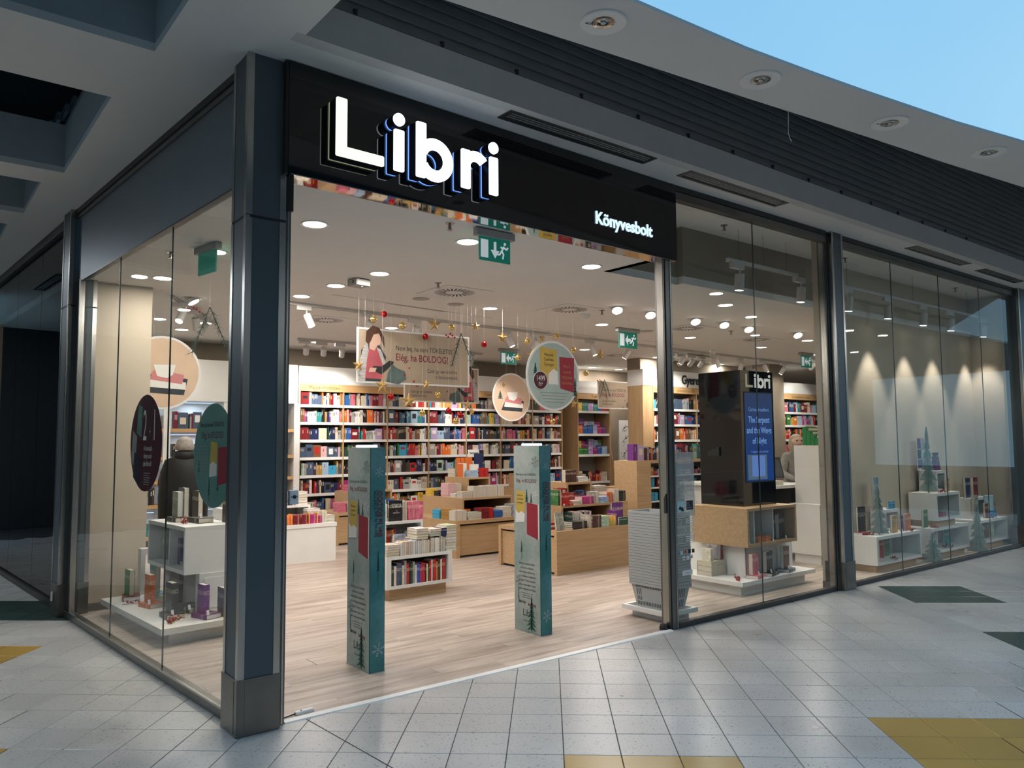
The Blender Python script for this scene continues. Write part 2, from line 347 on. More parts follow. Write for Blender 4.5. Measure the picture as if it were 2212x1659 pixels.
# diagonal movement joint running on from the side facade
a0 = Vector((1.99, 4.50, 0)); a1 = Vector((2.16, 1.2, 0)); sd = (a1 - a0).normalized().cross(Vector((0, 0, 1))) * 0.004
G().add([a0 - sd, a1 - sd, a1 + sd, a0 + sd], [(0, 1, 2, 3)]).obj('joint', 'rubber', mf, (0, 0, -0.0034))

# ------------------------------------------------------------------ mall ceiling with recess, coffers and skylight edge
inner = [(1.75, 3.345), (2.18, 3.30), (2.71, 3.24), (3.40, 3.155), (4.37, 3.04), (5.17, 2.94), (5.94, 2.85), (6.89, 2.745), (8.15, 2.58), (10.5, 2.24), (14.5, 1.55), (20, 0.4)]
sky = [(-14, 2.72), (1.75, 2.73), (2.96, 2.70), (3.41, 2.67), (3.90, 2.635), (4.52, 2.56), (5.03, 2.49), (5.49, 2.42), (6.06, 2.335), (6.9, 2.17), (8.5, 1.85), (10.5, 1.42), (14.5, 0.5), (20, -1.2)]
ce = G()
YF = 4.085                           # shop side of the recess
def slab(g_, poly, z=ZC, th=0.05):
    g_.prism(poly, z, z + th, 'z')
# soffit band between recess and skylight
for a, b in zip(sky[1:-1], sky[2:]):
    pass
def at_curve(cv, x):
    for (x0, y0), (x1, y1) in zip(cv[:-1], cv[1:]):
        if x0 <= x <= x1: return y0 + (y1 - y0) * (x - x0) / (x1 - x0)
    return cv[-1][1]
xs = sorted(set([p[0] for p in inner] + [p[0] for p in sky if p[0] >= 1.75]))
for x0, x1 in zip(xs[:-1], xs[1:]):
    slab(ce, [(x0, at_curve(sky, x0)), (x1, at_curve(sky, x1)), (x1, at_curve(inner, x1)), (x0, at_curve(inner, x0))], ZC, 0.02)
# strip in front of the shop, and the part round the coffers
slab(ce, [(1.75, YF), (20, YF), (20, 4.62), (1.75, 4.62)])
cof = [(-0.6, 1.12, 3.05, 4.80), (-0.6, 1.05, 5.63, 7.48), (-0.7, 0.93, 7.88, 9.05), (-0.7, 0.85, 9.6, 10.8)]
ys = [2.72, 3.05, 4.80, 5.63, 7.48, 7.88, 9.05, 9.6, 10.8, 18]
for k, (y0, y1) in enumerate(zip(ys[:-1], ys[1:])):
    hit = [c for c in cof if abs(c[2] - y0) < 1e-6 and abs(c[3] - y1) < 1e-6]
    xr = 1.75 if y1 <= 4.81 else 2.2 - 0.0673 * (y0 - 4.0)
    if hit:
        slab(ce, [(-14, y0), (hit[0][0], y0), (hit[0][0], y1), (-14, y1)]); slab(ce, [(hit[0][1], y0), (xr, y0), (xr, y1), (hit[0][1], y1)])
    else: slab(ce, [(-14, y0), (xr, y0), (xr, y1), (-14, y1)])
mc = struct(ce.obj('ceiling', 'ceiling_mall'), 'grey white mall ceiling with square coffers and a curved soffit band')
for x0, x1, y0, y1 in cof:
    c = G(); zt = ZC + 0.42
    c.box(x0 - .03, y0 - .03, ZC + .05, x0, y1 + .03, zt).box(x1, y0 - .03, ZC + .05, x1 + .03, y1 + .03, zt).box(x0, y0 - .03, ZC + .05, x1, y0, zt).box(x0, y1, ZC + .05, x1, y1 + .03, zt)
    c.obj('coffer_side', 'coffer', mc)
    G().box(x0 - .6, y0 - .6, ZC + 0.95, x1 + .6, y1 + .6, ZC + 1.0).box(x1 + .30, y0 - .6, zt, x1 + .34, y1 + .6, ZC + 0.95).box(x0 - .6, y1 + .45, zt, x1 + .6, y1 + .5, ZC + .95).obj('coffer_top', 'coffer_dark', mc)
    b = G()
    for q in range(4): b.box(x1 + .02 + q * .06, y0 - .2, zt + .02 + q * .09, x1 + .05 + q * .06, y1 + .2, zt + .09 + q * .09)
    b.obj('coffer_slats', 'louvre', mc)
# recess: grey fascia and dark louvre slats above it
rc = struct(G().box(1.70, YF - .004, ZC - .001, 20, YF + 0.10, ZC + 0.225).box(1.70, 3.0, ZC + .05, 1.75, YF, ZC + 0.25).obj('wall_recess', 'fascia'), 'grey fascia and dark horizontal louvres in the ceiling recess')
ztop = lambda x: 4.72 + max(0.0, x - 2) * 0.078
for k in range(20):
    z = ZC + 0.23 + k * 0.088; xa = 1.76
    while xa < 18 and ztop(xa) < z + .10: xa += 0.25
    G().prism([(0, 0), (0.012, 0.0), (0.055, 0.105), (0.043, 0.105)], xa, 20, 'x').obj('slat', 'louvre', rc, (0, YF - 0.005 + 0.012 * k, z))
# pale added lid that blocks sky light and bounces light, plus recess lining
lid = G(); xl = [1.70, 2.2, 2.96, 3.9, 5.03, 6.06, 6.9, 8.5, 10.5, 14.5, 20]; yb_ = YF + .40
for x0, x1 in zip(xl[:-1], xl[1:]):
    A, B = (x0, at_curve(inner, x0) + .0 if x0 >= 1.75 else 3.345, ZC + .021), (x1, at_curve(inner, x1), ZC + .021)
    lid.add([A, B, (x1, yb_, ztop(x1)), (x0, yb_, ztop(x0))], [(0, 1, 2, 3)]); lid.add([(x0, yb_, ztop(x0)), (x1, yb_, ztop(x1)), (x1, yb_, ZC + .2), (x0, yb_, ZC + .2)], [(0, 1, 2, 3)])
lid.add([(1.70, 3.345, ZC + .02), (1.70, yb_, ztop(1.7)), (1.70, yb_, ZC)], [(0, 1, 2)])
lid.obj('added_recess_lid', 'fascia', rc)
for k in range(15):
    x = 2.05 + k * 0.62
    G().box(x, YF - .012, ZC + .228, x + .022, YF + .01, ZC + .262).obj('clip', 'rubber', rc)
# ceiling air vents
def vent(x0, x1, y0, y1, label, z=ZC):
    t = thing('air_vent', label, 'vent', ((x0 + x1) / 2, (y0 + y1) / 2, z), 0, 'linear ceiling vents')
    w = (x1 - x0) / 2; h = (y1 - y0) / 2; f = 0.022
    G().box(-w, -h, -.008, w, -h + f, 0).box(-w, h - f, -.008, w, h, 0).box(-w, -h + f, -.008, -w + f * 1.6, h - f, 0).box(w - f * 1.6, -h + f, -.008, w, h - f, 0).obj('frame', 'steel_dark', t)
    G().box(-w + f, -h + f, -.002, w - f, h - f, 0.0).obj('backing', 'rubber', t)
    n = 3; gp = (2 * h - 2 * f) / 4
    for k in range(n):
        yy = -h + f + gp * (k + 1)
        G().prism([(yy - .008, -.007), (yy + .008, -.007), (yy + .012, -.002), (yy - .012, -.002)], -w + f * 1.6, w - f * 1.6, 'x').obj('slat', 'steel_dark', t)
    return t
vent(3.30, 4.84, 4.15, 4.31, 'long slotted ceiling vent above the white lettering end of the black sign')
vent(5.30, 6.80, 4.17, 4.33, 'slotted ceiling vent just past the end of the black sign')
vent(9.58, 11.15, 4.19, 4.34, 'slotted ceiling vent before the tall display window with paper trees')
vent(11.66, 13.08, 4.20, 4.35, 'farthest slotted ceiling vent at the end of the shop front')
for k, (s0, s1) in enumerate([(5.2, 6.6), (7.2, 8.6)]):
    a = lf(s0, -0.55); b = lf(s1, -0.55)
    v = vent(-.7, .7, -.08, .08, ['slotted ceiling vent in the dark side passage, nearer one', 'slotted ceiling vent in the dark side passage, farther one'][k])
    v.location = ((a[0] + b[0]) / 2, (a[1] + b[1]) / 2, ZC); v.rotation_euler = (0, 0, math.pi / 2 + LFA)
# soffit downlights (switched off by day)
for k, (x, y) in enumerate([(3.0, 2.94), (4.3, 2.81), (5.66, 2.63), (6.9, 2.42)]):
    t = thing('soffit_downlight', ['unlit round downlight in the soffit band, nearest, marked 081', 'second unlit round downlight along the soffit band under the skylight', 'third unlit round downlight along the soffit band, marked 080', 'farthest unlit round downlight along the soffit band'][k], 'downlight', (x, y, ZC), 0, 'soffit downlights')
    G().lathe([(0.062, -.004), (0.125, -.010), (0.132, -.004), (0.132, 0.0)], n=36).obj('ring', 'light_ring', t, smooth=False)
    G().lathe([(0.0005, -.0022), (0.022, -.0021), (0.022, -.0019), (0.045, -.0035), (0.064, -.006)], n=28).obj('reflector', 'lamp_glass', t, smooth=True)
    G().lathe([(0.0005, -.016), (0.012, -.014), (0.018, -.006), (0.018, -.002)], n=12).obj('bulb', 'lamp_glass', t, smooth=True)
    if k in (0, 2):
        G().cyl((-.075, .055), .007, -.0105, -.0095, n=10).obj('mark', 'rubber', t)
        text('081' if k == 0 else '080', 0.032, 'rubber', t, (-.062, .062, -.0105), (math.pi, 0, -0.55))
o = tag(G().tube([(4.915, 2.995, 3.985), (4.92, 3.0, 3.90), (4.915, 3.0, 3.82), (4.93, 3.0, 3.785), (4.955, 3.0, 3.765)], 0.003).obj('loose_cable', 'light_ring'), 'thin loose white cable dangling from the louvred recess', 'cable')

# ------------------------------------------------------------------ shop front
SH = 'grey blue clad corner column with steel edges between the two shop fronts'
def clad_column(name, label, x0, y0, x1, y1, zt, base, joint=None, loc=(0, 0, 0), rz=0.0, mp='panel_blue', num=1):
    t = struct(G().box(x0, y0, 0.002, x1, y1, zt).obj(name, 'panel_blue' if mp is None else mp, None, loc, rz), label)
    e = 0.004; w = 0.034
    segs = [(base, zt)] if not joint else [(base, joint - .008), (joint + .008, zt)]
    for (a, b) in segs:
        for sx, sy in ((0, 0), (1, 0), (0, 1), (1, 1)):
            X0 = x0 - e if sx == 0 else x1 - w; X1 = x0 + w if sx == 0 else x1 + e
            Y0 = y0 - e if sy == 0 else y1 - w; Y1 = y0 + w if sy == 0 else y1 + e
            G().box(X0, Y0, a, X1, Y1, b).obj('trim', 'steel', t)
    G().box(x0 - e * 2.2, y0 - e * 2.2, 0.0, x1 + e * 2.2, y1 + e * 2.2, base).obj('base_cladding', 'steel_dark', t)
    q = .036
    for sx in (0, 1):   # recessed face panels of the base
        pass
    G().box(x0 + q, y0 - e * 2.6, 0.012, x1 - q, y0 - e * 2.2, base - .012).obj('base_panel', 'steel_dark', t)
    G().box(x0 - e * 2.6, y0 + q, 0.012, x0 - e * 2.2, y1 - q, base - .012).obj('base_panel', 'steel_dark', t)
    if joint:
        G().box(x0 - .002, y0 - .002, joint - .008, x1 + .002, y1 + .002, joint + .008).obj('joint', 'rubber', t)
        G().box(x0 - .010, y0 - .010, joint - .016, x0 + .018, y0 + .018, joint + .002).obj('corner_cap', 'steel', t)
    return t
clad_column('column', SH, 1.562, 4.458, 1.797, 4.70, ZC, 0.31, 2.968)
c2 = clad_column('column', 'grey blue clad column between the two display windows with a low steel base', 8.128, 4.481, 8.36, 4.68, ZC, 0.30)
c3 = clad_column('column', 'dark clad column at the far end of the tall display window', 13.56, 4.46, 13.86, 4.72, ZC, 0.30)
lc = clad_column('column', 'dark clad column at the far end of the side window', -0.05, 0.0, 0.20, 0.28, ZC, 0.30, 3.0, loc=(*lf(3.80), 0), rz=LFA)
tag(G().bevbox(-.013, .0, 0, .0, .03, .085, .002).obj('socket_cover', 'light_ring', None, (*lf(3.93, -0.067), 0.135), LFA), 'small white cover plate low on the dark side column', 'cover plate')

def jamb(x0, x1, y0, y1, z0, z1, label):
    t = struct(G().box(x0, y0, z0, x1, y1, z1).obj('trim', 'steel_dark'), label)
    G().box(x0 - .003, y0 + .012, z0, x0, y1 - .02, z1).obj('side_strip', 'steel', t)
    G().box(x0 + .012, y0 - .004, z0, x0 + .02, y0, z1).obj('groove', 'rubber', t)
    G().box(x1 - .022, y0 - .005, z0, x1 - .012, y0, z1).obj('rib', 'steel', t)
    return t
j1 = jamb(1.797, 1.854, 4.505, 4.62, 0, 3.27, 'steel door jamb beside the corner column')
G().box(1.82, 4.49, 3.05, 1.862, 4.60, 3.27).obj('upper_block', 'black', j1)
j2 = jamb(5.33, 5.435, 4.53, 4.63, 0, 3.30, 'slim steel post at the end of the open doorway')
G().prism([(4.545, 1.0), (4.57, 1.0), (4.57, 1.13), (4.545, 1.17)], 5.318, 5.33, 'x').obj('edge_seal', 'rubber', j2)
o = tag(G().lathe([(0.012, 0), (0.034, 0.004), (0.036, 0.03), (0.026, 0.05), (0.0005, 0.056)], n=16).obj('door_stop', 'rubber', None, (5.285, 4.575, 0.0), smooth=True), 'small black rubber door stop at the foot of the slim post', 'door stop')
j3 = jamb(8.06, 8.128, 4.53, 4.62, 0, 3.93, 'steel jamb beside the column between the display windows')
o = thing('key_switch', 'pale blue grey key switch box on the door jamb', 'switch', (1.862, 4.50, 1.27))
G().bevbox(-.005, -.03, 0, .05, 0.0, .085, .004).obj('box', 'light_ring', o); G().cyl((.022, .045), .011, -.036, -.03, 'y', 14).obj('lock', 'rubber', o)
for dx in (.004, .04): G().cyl((dx, .045), .003, -.032, -.03, 'y', 8).obj('screw', 'rubber', o)

glass_edge_w = 0.004
def window(name, x0, x1, joints, z0, z1, label, y=4.545, loc=(0, 0, 0), rz=0.0, edge='f'):
    # bottom rail, head rail, panes; local x along the front
    t = struct(G().box(x0, y - .018, 0, x1, y + .035, z0).obj(name, 'frame_dark', None, loc, rz), label)
    G().box(x0, y - .020, z0 - .006, x1, y - .006, z0 + .004).obj('glazing_bead', 'steel_dark', t)
    xs = [x0] + joints + [x1]
    for a, b in zip(xs[:-1], xs[1:]):
        G().box(a + .003, y, z0 - .004, b - .003, y + .012, z1 + .01).obj('pane', 'glass', t)
    for a in joints:
        G().box(a - .003, y + .001, z0, a + .003, y + .011, z1).obj('pane_joint', 'glass_edge', t)
    return t
w1 = window('window_1', 5.435, 8.06, [6.73], 0.047, 3.84, 'display window beside the doorway, two panes')
w2 = window('window_2', 8.36, 13.56, [9.63, 10.965, 12.29], 0.047, 3.835, 'tall display window with four panes and paper trees behind')
for w_, a, b in ((w1, 5.435, 8.06), (w2, 8.36, 13.56)):
    G().box(a, 4.515, 3.835, b, 4.59, 3.905).obj('head_rail', 'steel_dark', w_)
    G().box(a, 4.505, 3.910, b, 4.60, ZC).obj('head_cover', 'frame_dark', w_)
# side window: local x runs along the side facade, local y inwards
sp0 = lf(0)
w3 = struct(G().box(-.13, -.002, 0, 3.80, .06, .06).obj('window_3', 'steel_dark', None, (*sp0, 0), math.pi / 2 + LFA), 'side display window with three panes under a grey panel')
w3.scale = (1, -1, 1)
G().box(-.13, -.004, .054, 3.80, .012, .066).obj('glazing_bead', 'steel', w3)
js = [1.117, 2.391]; xs = [-.13] + js + [3.62]
for a, b in zip(xs[:-1], xs[1:]): G().box(a + .003, .022, .055, b - .003, .034, 3.24).obj('pane', 'glass', w3)
for a in js: G().box(a - .003, .023, .06, a + .003, .033, 3.23).obj('pane_joint', 'glass_edge', w3)
G().box(-.13, .012, 3.235, 3.70, .075, 3.865).obj('upper_panel', 'panel_grey', w3)
G().box(-.13, -.002, 3.865, 3.80, .07, 3.905).obj('head_rail', 'steel_dark', w3); G().box(-.13, -.012, 3.912, 3.80, .08, ZC).obj('head_cover', 'frame_dark', w3)
G().box(-.13, .010, 3.224, 3.70, .05, 3.236).obj('panel_lip', 'frame_dark', w3)
G().box(3.62, .012, .05, 3.80, .075, 3.24).obj('end_jamb', 'frame_dark', w3); G().box(3.615, .004, .05, 3.64, .05, 3.24).obj('end_rail', 'steel', w3)
# dark neighbouring window past the side column
w4 = struct(G().box(4.08, 0, 0, 9.5, .06, .06).obj('window_4', 'frame_dark', None, (*sp0, 0), math.pi / 2 + LFA), 'unlit neighbouring window in the side passage')
w4.scale = (1, -1, 1)
for a in range(4): G().box(4.08 + a * 1.35, .03, .05, 4.08 + (a + 1) * 1.35 - .01, .042, 3.86).obj('pane', 'glass_dark', w4)
G().box(4.08, -.01, 3.86, 9.5, .08, ZC).obj('head_rail', 'frame_dark', w4); G().box(4.08, .34, 0, 9.5, .36, ZC).obj('dark_backdrop', 'black', w4)  # black sheet put in for the darkness of the unlit room
# threshold strip
th = struct(G().prism([(4.50, -.004), (4.565, -.004), (4.56, .004), (4.53, .007), (4.505, .003)], 1.86, 5.33, 'x').obj('trim_threshold', 'white'), 'pale metal threshold strip across the doorway')
o = thing('door_contact', 'small white cable clip with a hole lying at the threshold', 'cable clip', (2.02, 4.60, 0.0), 0.05)
G().bevbox(-.06, -.016, 0, .06, .016, .02, .005).obj('cover', 'white_gloss', o); G().cyl((-.02, 0), .007, .0195, .0208, n=10).obj('hole', 'rubber', o)
G().tube([(-.06, 0, .008), (-.11, -.01, .006), (-.16, -.03, .01)], .004).obj('lead', 'rubber', o)

# ------------------------------------------------------------------ sign board over the doorway
SA = math.atan2(0.10, 3.70)
sg = thing('shop_sign', 'glossy black sign board over the doorway with glowing white letters', 'sign', (1.79, 4.40, 3.25), SA)
G().box(0.0, 0.0, 0.005, 3.70, 0.16, 0.70).obj('board', 'black_gloss', sg)
G().box(0.02, 0.004, 0.0, 3.69, 0.16, 0.005).obj('mirror_soffit', 'mirror', sg)
G().box(-.02, 0.005, 0.0, 0.0, 0.16, 0.70).obj('side_frame', 'black', sg)
emat('letter_white', (0.86, 0.93, 1.0), 2.6); emat('letter_dim', (0.86, 1.0, 0.72), 1.35); emat('halo_blue', (0.16, 0.35, 1.0), 1.3); emat('halo_dim', (0.40, 0.45, 0.28), 0.6)
mat('letter_side', (0.01, 0.011, 0.014), 0.3, noise=0.1); emat('letter_cool', (0.62, 0.82, 0.98), 1.25)
def rr(x0, z0, x1, z1, r=0.008):
    P = []
    for cx, cz, a in ((x1 - r, z0 + r, -90), (x1 - r, z1 - r, 0), (x0 + r, z1 - r, 90), (x0 + r, z0 + r, 180)):
        P += [(cx + r * math.cos(math.radians(a + k * 45)), cz + r * math.sin(math.radians(a + k * 45))) for k in range(3)]
    return P
def arc(cx, cz, ro, ri, a0, a1, n=28):
    A = [math.radians(a0 + (a1 - a0) * k / n) for k in range(n + 1)]
    return [(cx + ro * math.cos(t), cz + ro * math.sin(t)) for t in A], [(cx + ri * math.cos(t), cz + ri * math.sin(t)) for t in A]
def band_y(g_, outer, inn, y0, y1, m=0):
    # curved band extruded along y
    n = len(outer)
    vs = [(p, y0, q) for p, q in outer] + [(p, y0, q) for p, q in inn] + [(p, y1, q) for p, q in outer] + [(p, y1, q) for p, q in inn]
    fs = []
    for k in range(n - 1):
        fs += [(k, n + k, n + k + 1, k + 1), (2 * n + k, 2 * n + k + 1, 3 * n + k + 1, 3 * n + k), (k, k + 1, 2 * n + k + 1, 2 * n + k), (n + k, 3 * n + k, 3 * n + k + 1, n + k + 1)]
    fs += [(0, 2 * n, 3 * n, n), (n - 1, 2 * n - 1, 4 * n - 1, 3 * n - 1)]
    return g_.add(vs, fs, m)
def letter_parts(ch, s, w=0.075):
    # list of ('poly', pts) / ('band', outer, inner); s = left edge; heights above the board's lower edge
    b = 0.14; xh = 0.415; asc = 0.512
    if ch == 'L': return [('poly', rr(s, b + .002, s + .072, .512)), ('poly', rr(s + .06, b + .002, s + .335, b + .068))]
    if ch == 'i': return [('poly', rr(s, b, s + w, xh)), ('poly', [(s + w / 2 + .042 * math.cos(t * math.pi / 12), .484 + .042 * math.sin(t * math.pi / 12)) for t in range(24)])]
    if ch == 'b':
        o_, i_ = arc(s + .148, .277, .147, .070, -155, 155)
        return [('poly', rr(s, b - .002, s + w, asc)), ('band', o_, i_)]
    if ch == 'r':
        o_, i_ = arc(s + .125, .295, .125, .052, 40, 150)
        return [('poly', rr(s, b, s + w, xh)), ('band', o_, i_)]
sign_letters = [('L', .257), ('i', .668), ('b', .839), ('r', 1.207), ('i', 1.455)]
for ch, s in sign_letters:
    face = G(); side = G(); halo = G()
    for p in letter_parts(ch, s):
        if p[0] == 'poly':
            face.prism(p[1], -.112, -.098, 'y'); side.prism(p[1], -.098, -.016, 'y'); halo.prism(p[1], -.016, -.002, 'y')
        else:
            band_y(face, p[1], p[2], -.112, -.098); band_y(side, p[1], p[2], -.098, -.016); band_y(halo, p[1], p[2], -.016, -.002)
    f_ = face.obj('letter', 'letter_dim' if ch == 'L' else 'letter_white', sg)
    side.obj('letter_side', 'letter_side', f_); halo.obj('letter_halo', 'halo_dim' if ch == 'L' else 'halo_blue', f_)

# ------------------------------------------------------------------ shop shell
sf = struct(G().prism([(1.60, 4.54), (20, 4.54), (20, 13.0), (1.05, 13.0)], -0.12, -0.006, 'z').obj('floor_shop', 'baseboard'), 'pale grained plank floor of the bookshop')
pl_m = {}
planks = []
row = 0; y = 4.545; PW = 0.193; PLn = 1.29
while y < 13.0:
    x = 1.0 - (row * 0.47) % PLn
    while x < 20:
        xa = max(x, 1.60 - (y - 4.7) * 0.0673 + .02); xb = min(x + PLn, 20)
        if xb - xa > 0.05:
            rel = Vector(((xa + xb) / 2, y, -1.634)); d = rel.dot(fwd); side = rel.dot(CR @ Vector((1, 0, 0)))
            planks.append((0 if abs(side) < d * .72 else 1, d, xa, xb, y))
        x += PLn
    y += PW; row += 1
planks.sort()
far = G()
for n, (s_, d, xa, xb, yy) in enumerate(planks):
    if n < 300:
        L_ = round(xb - xa, 2)
        if L_ not in pl_m: pl_m[L_] = G().box(0.0006, 0.0006, -.006, L_ - .0006, PW - .0006, 0.0, skip='b').mesh('plank', 'plank')
        link('plank', pl_m[L_], sf, (xa, yy, 0))
    else: far.add([(xa, yy, 0), (xb, yy, 0), (xb, yy + PW, 0), (xa, yy + PW, 0)], [(0, 1, 2, 3)])
o = far.obj('far_planks', 'plank', sf); o['kind'] = 'stuff'
# ceilings
cs = G().prism([(1.60, 5.29), (20.2, 5.29), (20.2, 13.2), (1.07, 13.2)], ZI, ZI + .08, 'z').prism([(1.64, 4.60), (5.42, 4.60), (5.42, 5.29), (1.60, 5.29)], ZI, ZI + .08, 'z').box(6.44, 5.205, ZI, 20.2, 5.29, ZI + .08)
sc_ = struct(cs.obj('ceiling_shop', 'plaster'), 'warm white plaster ceiling of the bookshop')
G().box(5.36, 4.56, 3.89, 13.75, 5.35, 3.95).obj('niche_ceiling', 'plaster', sc_)
G().box(5.34, 4.60, ZI + .0, 5.42, 5.29, 3.92).obj('niche_side', 'beige', sc_)
struct(G().box(5.42, 5.29, ZI + .08, 6.44, 5.36, 3.92).box(6.44, 5.205, ZI + .08, 9.3, 5.30, 3.92).obj('wall_bulkhead', 'taupe'), 'olive brown bulkhead above the display window')
struct(G().box(1.79, 4.57, 3.26, 5.44, 4.64, ZC).obj('wall_light_block', 'plaster'), 'added unseen wall strip that stops sky light behind the sign board')  # unseen strip added to stop sky light leaking in over the doorway
bw = struct(G().box(1.0, 12.98, 0, 20.2, 13.2, 3.34).obj('wall_back', 'taupe'), 'brown rear wall of the bookshop')
struct(G().box(20.0, 4.6, 0, 20.2, 13.2, 3.34).obj('wall_right', 'beige'), 'beige end wall of the bookshop')
wl = struct(G().box(1.36, 8.70, 0, 2.075, 8.82, ZI).box(1.66, 8.82, 0, 1.78, 13.0, ZI).obj('wall_left', 'beige'), 'beige wall end beside the side window')
struct(G().box(1.37, 8.685, 0, 2.085, 8.70, .075).obj('baseboard_left', 'baseboard'), 'dark skirting along the beige wall end')
# beige box behind the tall display window
wd_ = struct(G().box(9.3, 5.22, 0, 13.9, 5.32, 3.95).box(8.12, 4.64, 0, 8.34, 4.72, 3.95).box(13.66, 4.6, 0, 13.9, 5.32, 3.95).obj('wall_display', 'beige'), 'beige wall behind the display window with paper trees')
struct(G().box(9.3, 5.205, 0, 13.66, 5.22, .075).box(13.645, 4.66, 0, 13.66, 5.205, .075).box(8.11, 4.63, 0, 8.12, 4.72, .075).obj('baseboard_display', 'baseboard'), 'dark skirting in the display window')
struct(G().box(-14, -16.4, 0, 50, -16, 16).obj('wall_opposite', 'coffer_dark'), 'unseen dark wall across the mall, raised to keep sky out of reflections')  # unseen wall, raised and darkened so the panes reflect less sky
struct(G().box(-14.3, -16, 0, -14, 20, 7).obj('wall_side', 'coffer'), 'grey wall at the end of the side passage')
struct(G().box(-14, 18, 0, 1.2, 18.3, 4.2).obj('wall_passage', 'coffer_dark'), 'dark end of the side passage')

# ------------------------------------------------------------------ shop ceiling fixtures
WARM = (1.0, 0.925, 0.85)
E_DOWN = 17.0
def downlight(x, y, label, z=ZI, r=0.085, e=E_DOWN):
    t = thing('ceiling_downlight', label, 'downlight', (x, y, z), 0, 'lit round downlights in the shop ceiling')
    G().lathe([(r * 0.98, -.003), (r * 1.22, -.008), (r * 1.26, -.003), (r * 1.26, 0.0)], n=28).obj('ring', 'light_ring', t)
    G().cyl((0, 0), r, -.0045, -.001, n=28).obj('diffuser', 'lamp_warm', t)
    lamp('glow', 'AREA', (0, 0, -.012), e, WARM, t, size=2 * r)
    return t
DL = [(2.42, 5.43), (3.65, 6.67), (3.57, 7.46), (3.52, 8.23), (3.64, 5.16), (5.71, 7.62), (5.10, 5.21), (5.35, 11.87), (5.55, 9.78), (7.79, 7.76), (9.68, 10.09), (11.77, 10.2), (12.75, 11.24), (12.21, 12.5), (13.07, 12.5), (7.89, 5.74), (9.94, 7.92), (12.04, 8.02), (13.98, 10.37), (16.06, 10.44), (11.86, 7.02), (14.0, 8.09), (2.1, 6.74), (2.03, 8.13), (3.26, 10.85), (3.19, 11.67)]
DLN = ['over the doorway right beside the corner column', 'small bright one just past the ceiling sensor box', 'between the sensor box and the doorway jamb', 'lower one close to the doorway jamb', 'behind the nearest exit sign box', 'below the round speaker grilles', 'over the doorway near the slim post', 'far one above the first bookcase bay', 'behind the top edge of the large hanging banner', 'below the smoke detector and second air diffuser', 'beside the spotlight left of the lit gold star', 'by the spotlight next to the slim post', 'low one beside the sprinkler near the slim post', 'deep one above the gift poster corner', 'deep one over the hanging banner by the toy shelves', 'first one seen through the window beyond the bulkhead', 'beneath the air diffuser behind the slim post', 'seen right of the pane joint below the round diffuser', 'above the children section lettering', 'just over the black totem top', 'far one above the exit sign in the window', 'one beside the beige window pillar', 'upper one seen in the side window by the exit sign', 'lower one seen in the side window by the beige wall', 'middle one over the round hanging disc', 'lowest one over the round hanging disc']
for (x, y), nme in zip(DL, DLN): downlight(x, y, 'lit round ceiling downlight, ' + nme)
def gimbal(x, y, label, d=(0.3, 0.5, -1), e=18):
    t = thing('tilted_spotlight', label, 'spotlight', (x, y, ZI), 0, 'tilted recessed spotlights')
    G().lathe([(0.085, -.002), (0.112, -.007), (0.115, 0)], n=24).obj('ring', 'light_ring', t)
    h = G().cyl((0, 0), .068, -.04, .0, n=20).obj('head', 'light_ring', t, (0, 0, -.012)); v = Vector(d).normalized()
    h.rotation_euler = v.to_track_quat('-Z', 'Y').to_euler()
    G().cyl((0, 0), .060, -.046, -.041, n=20).obj('lens', 'lamp_spot', h)
    lamp('glow', 'SPOT', tuple(v * 0.075), e * 4, WARM, t, 0.05, aim(v), 75, .7)
for k, (x, y) in enumerate([(6.93, 6.64), (7.55, 6.65), (8.47, 6.66), (9.05, 6.62), (9.7, 6.67), (10.87, 6.6), (2.58, 9.07)]):
    gimbal(x, y, 'tilted recessed spotlight, ' + ['first of the row left of the slim post', 'second of the row, touching the slim post', 'third of the row, just inside the window', 'fourth of the row, left of the pane joint', 'fifth of the row, at the pane joint', 'sixth of the row, far end of the window', 'single one seen in the side window'][k], (-.35, -.55, -1) if k < 6 else (0.5, -.3, -1))
def diffuser(x, y, label):
    t = thing('air_diffuser', label, 'air diffuser', (x, y, ZI), 0, 'square swirl air diffusers')
    G().box(-.3, -.3, -.006, .3, .3, 0).obj('plate', 'light_ring', t)
    s = G()
    for k in range(26):
        a = 2 * math.pi * k / 26; c_, s_ = math.cos(a), math.sin(a); c2_, s2_ = math.cos(a + .12), math.sin(a + .12); w = .008
        p = Vector((c_ * .10, s_ * .10, 0)); q = Vector((c2_ * .225, s2_ * .225, 0)); n_ = (q - p).cross(Vector((0, 0, 1))).normalized() * w
        s.add([p - n_ + Vector((0, 0, -.0066)), q - n_ + Vector((0, 0, -.0066)), q + n_ + Vector((0, 0, -.0066)), p + n_ + Vector((0, 0, -.0066))], [(0, 1, 2, 3)])
    s.obj('slots', 'rubber', t); G().lathe([(0.0005, -.012), (.07, -.011), (.085, -.006)], n=24).obj('hub', 'light_ring', t)
for k, (x, y) in enumerate([(4.77, 7.02), (6.55, 7.09), (4.48, 9.64), (9.08, 7.28), (11.03, 7.43), (10.84, 10.38), (13.03, 10.35)]):
    diffuser(x, y, 'square swirl air diffuser, ' + ['nearest, in the middle of the ceiling', 'beside the smoke detector', 'behind the spotlight at the column', 'half hidden by the slim post', 'at the pane joint of the window', 'deep one behind the exit sign', 'deep one above the children shelves'][k])
def round_fit(name, x, y, label, cat, prof, m='light_ring', n=20, grp=None):
    return tag(G().lathe(prof, n=n).obj(name, m, None, (x, y, ZI), smooth=True), label, cat, grp)
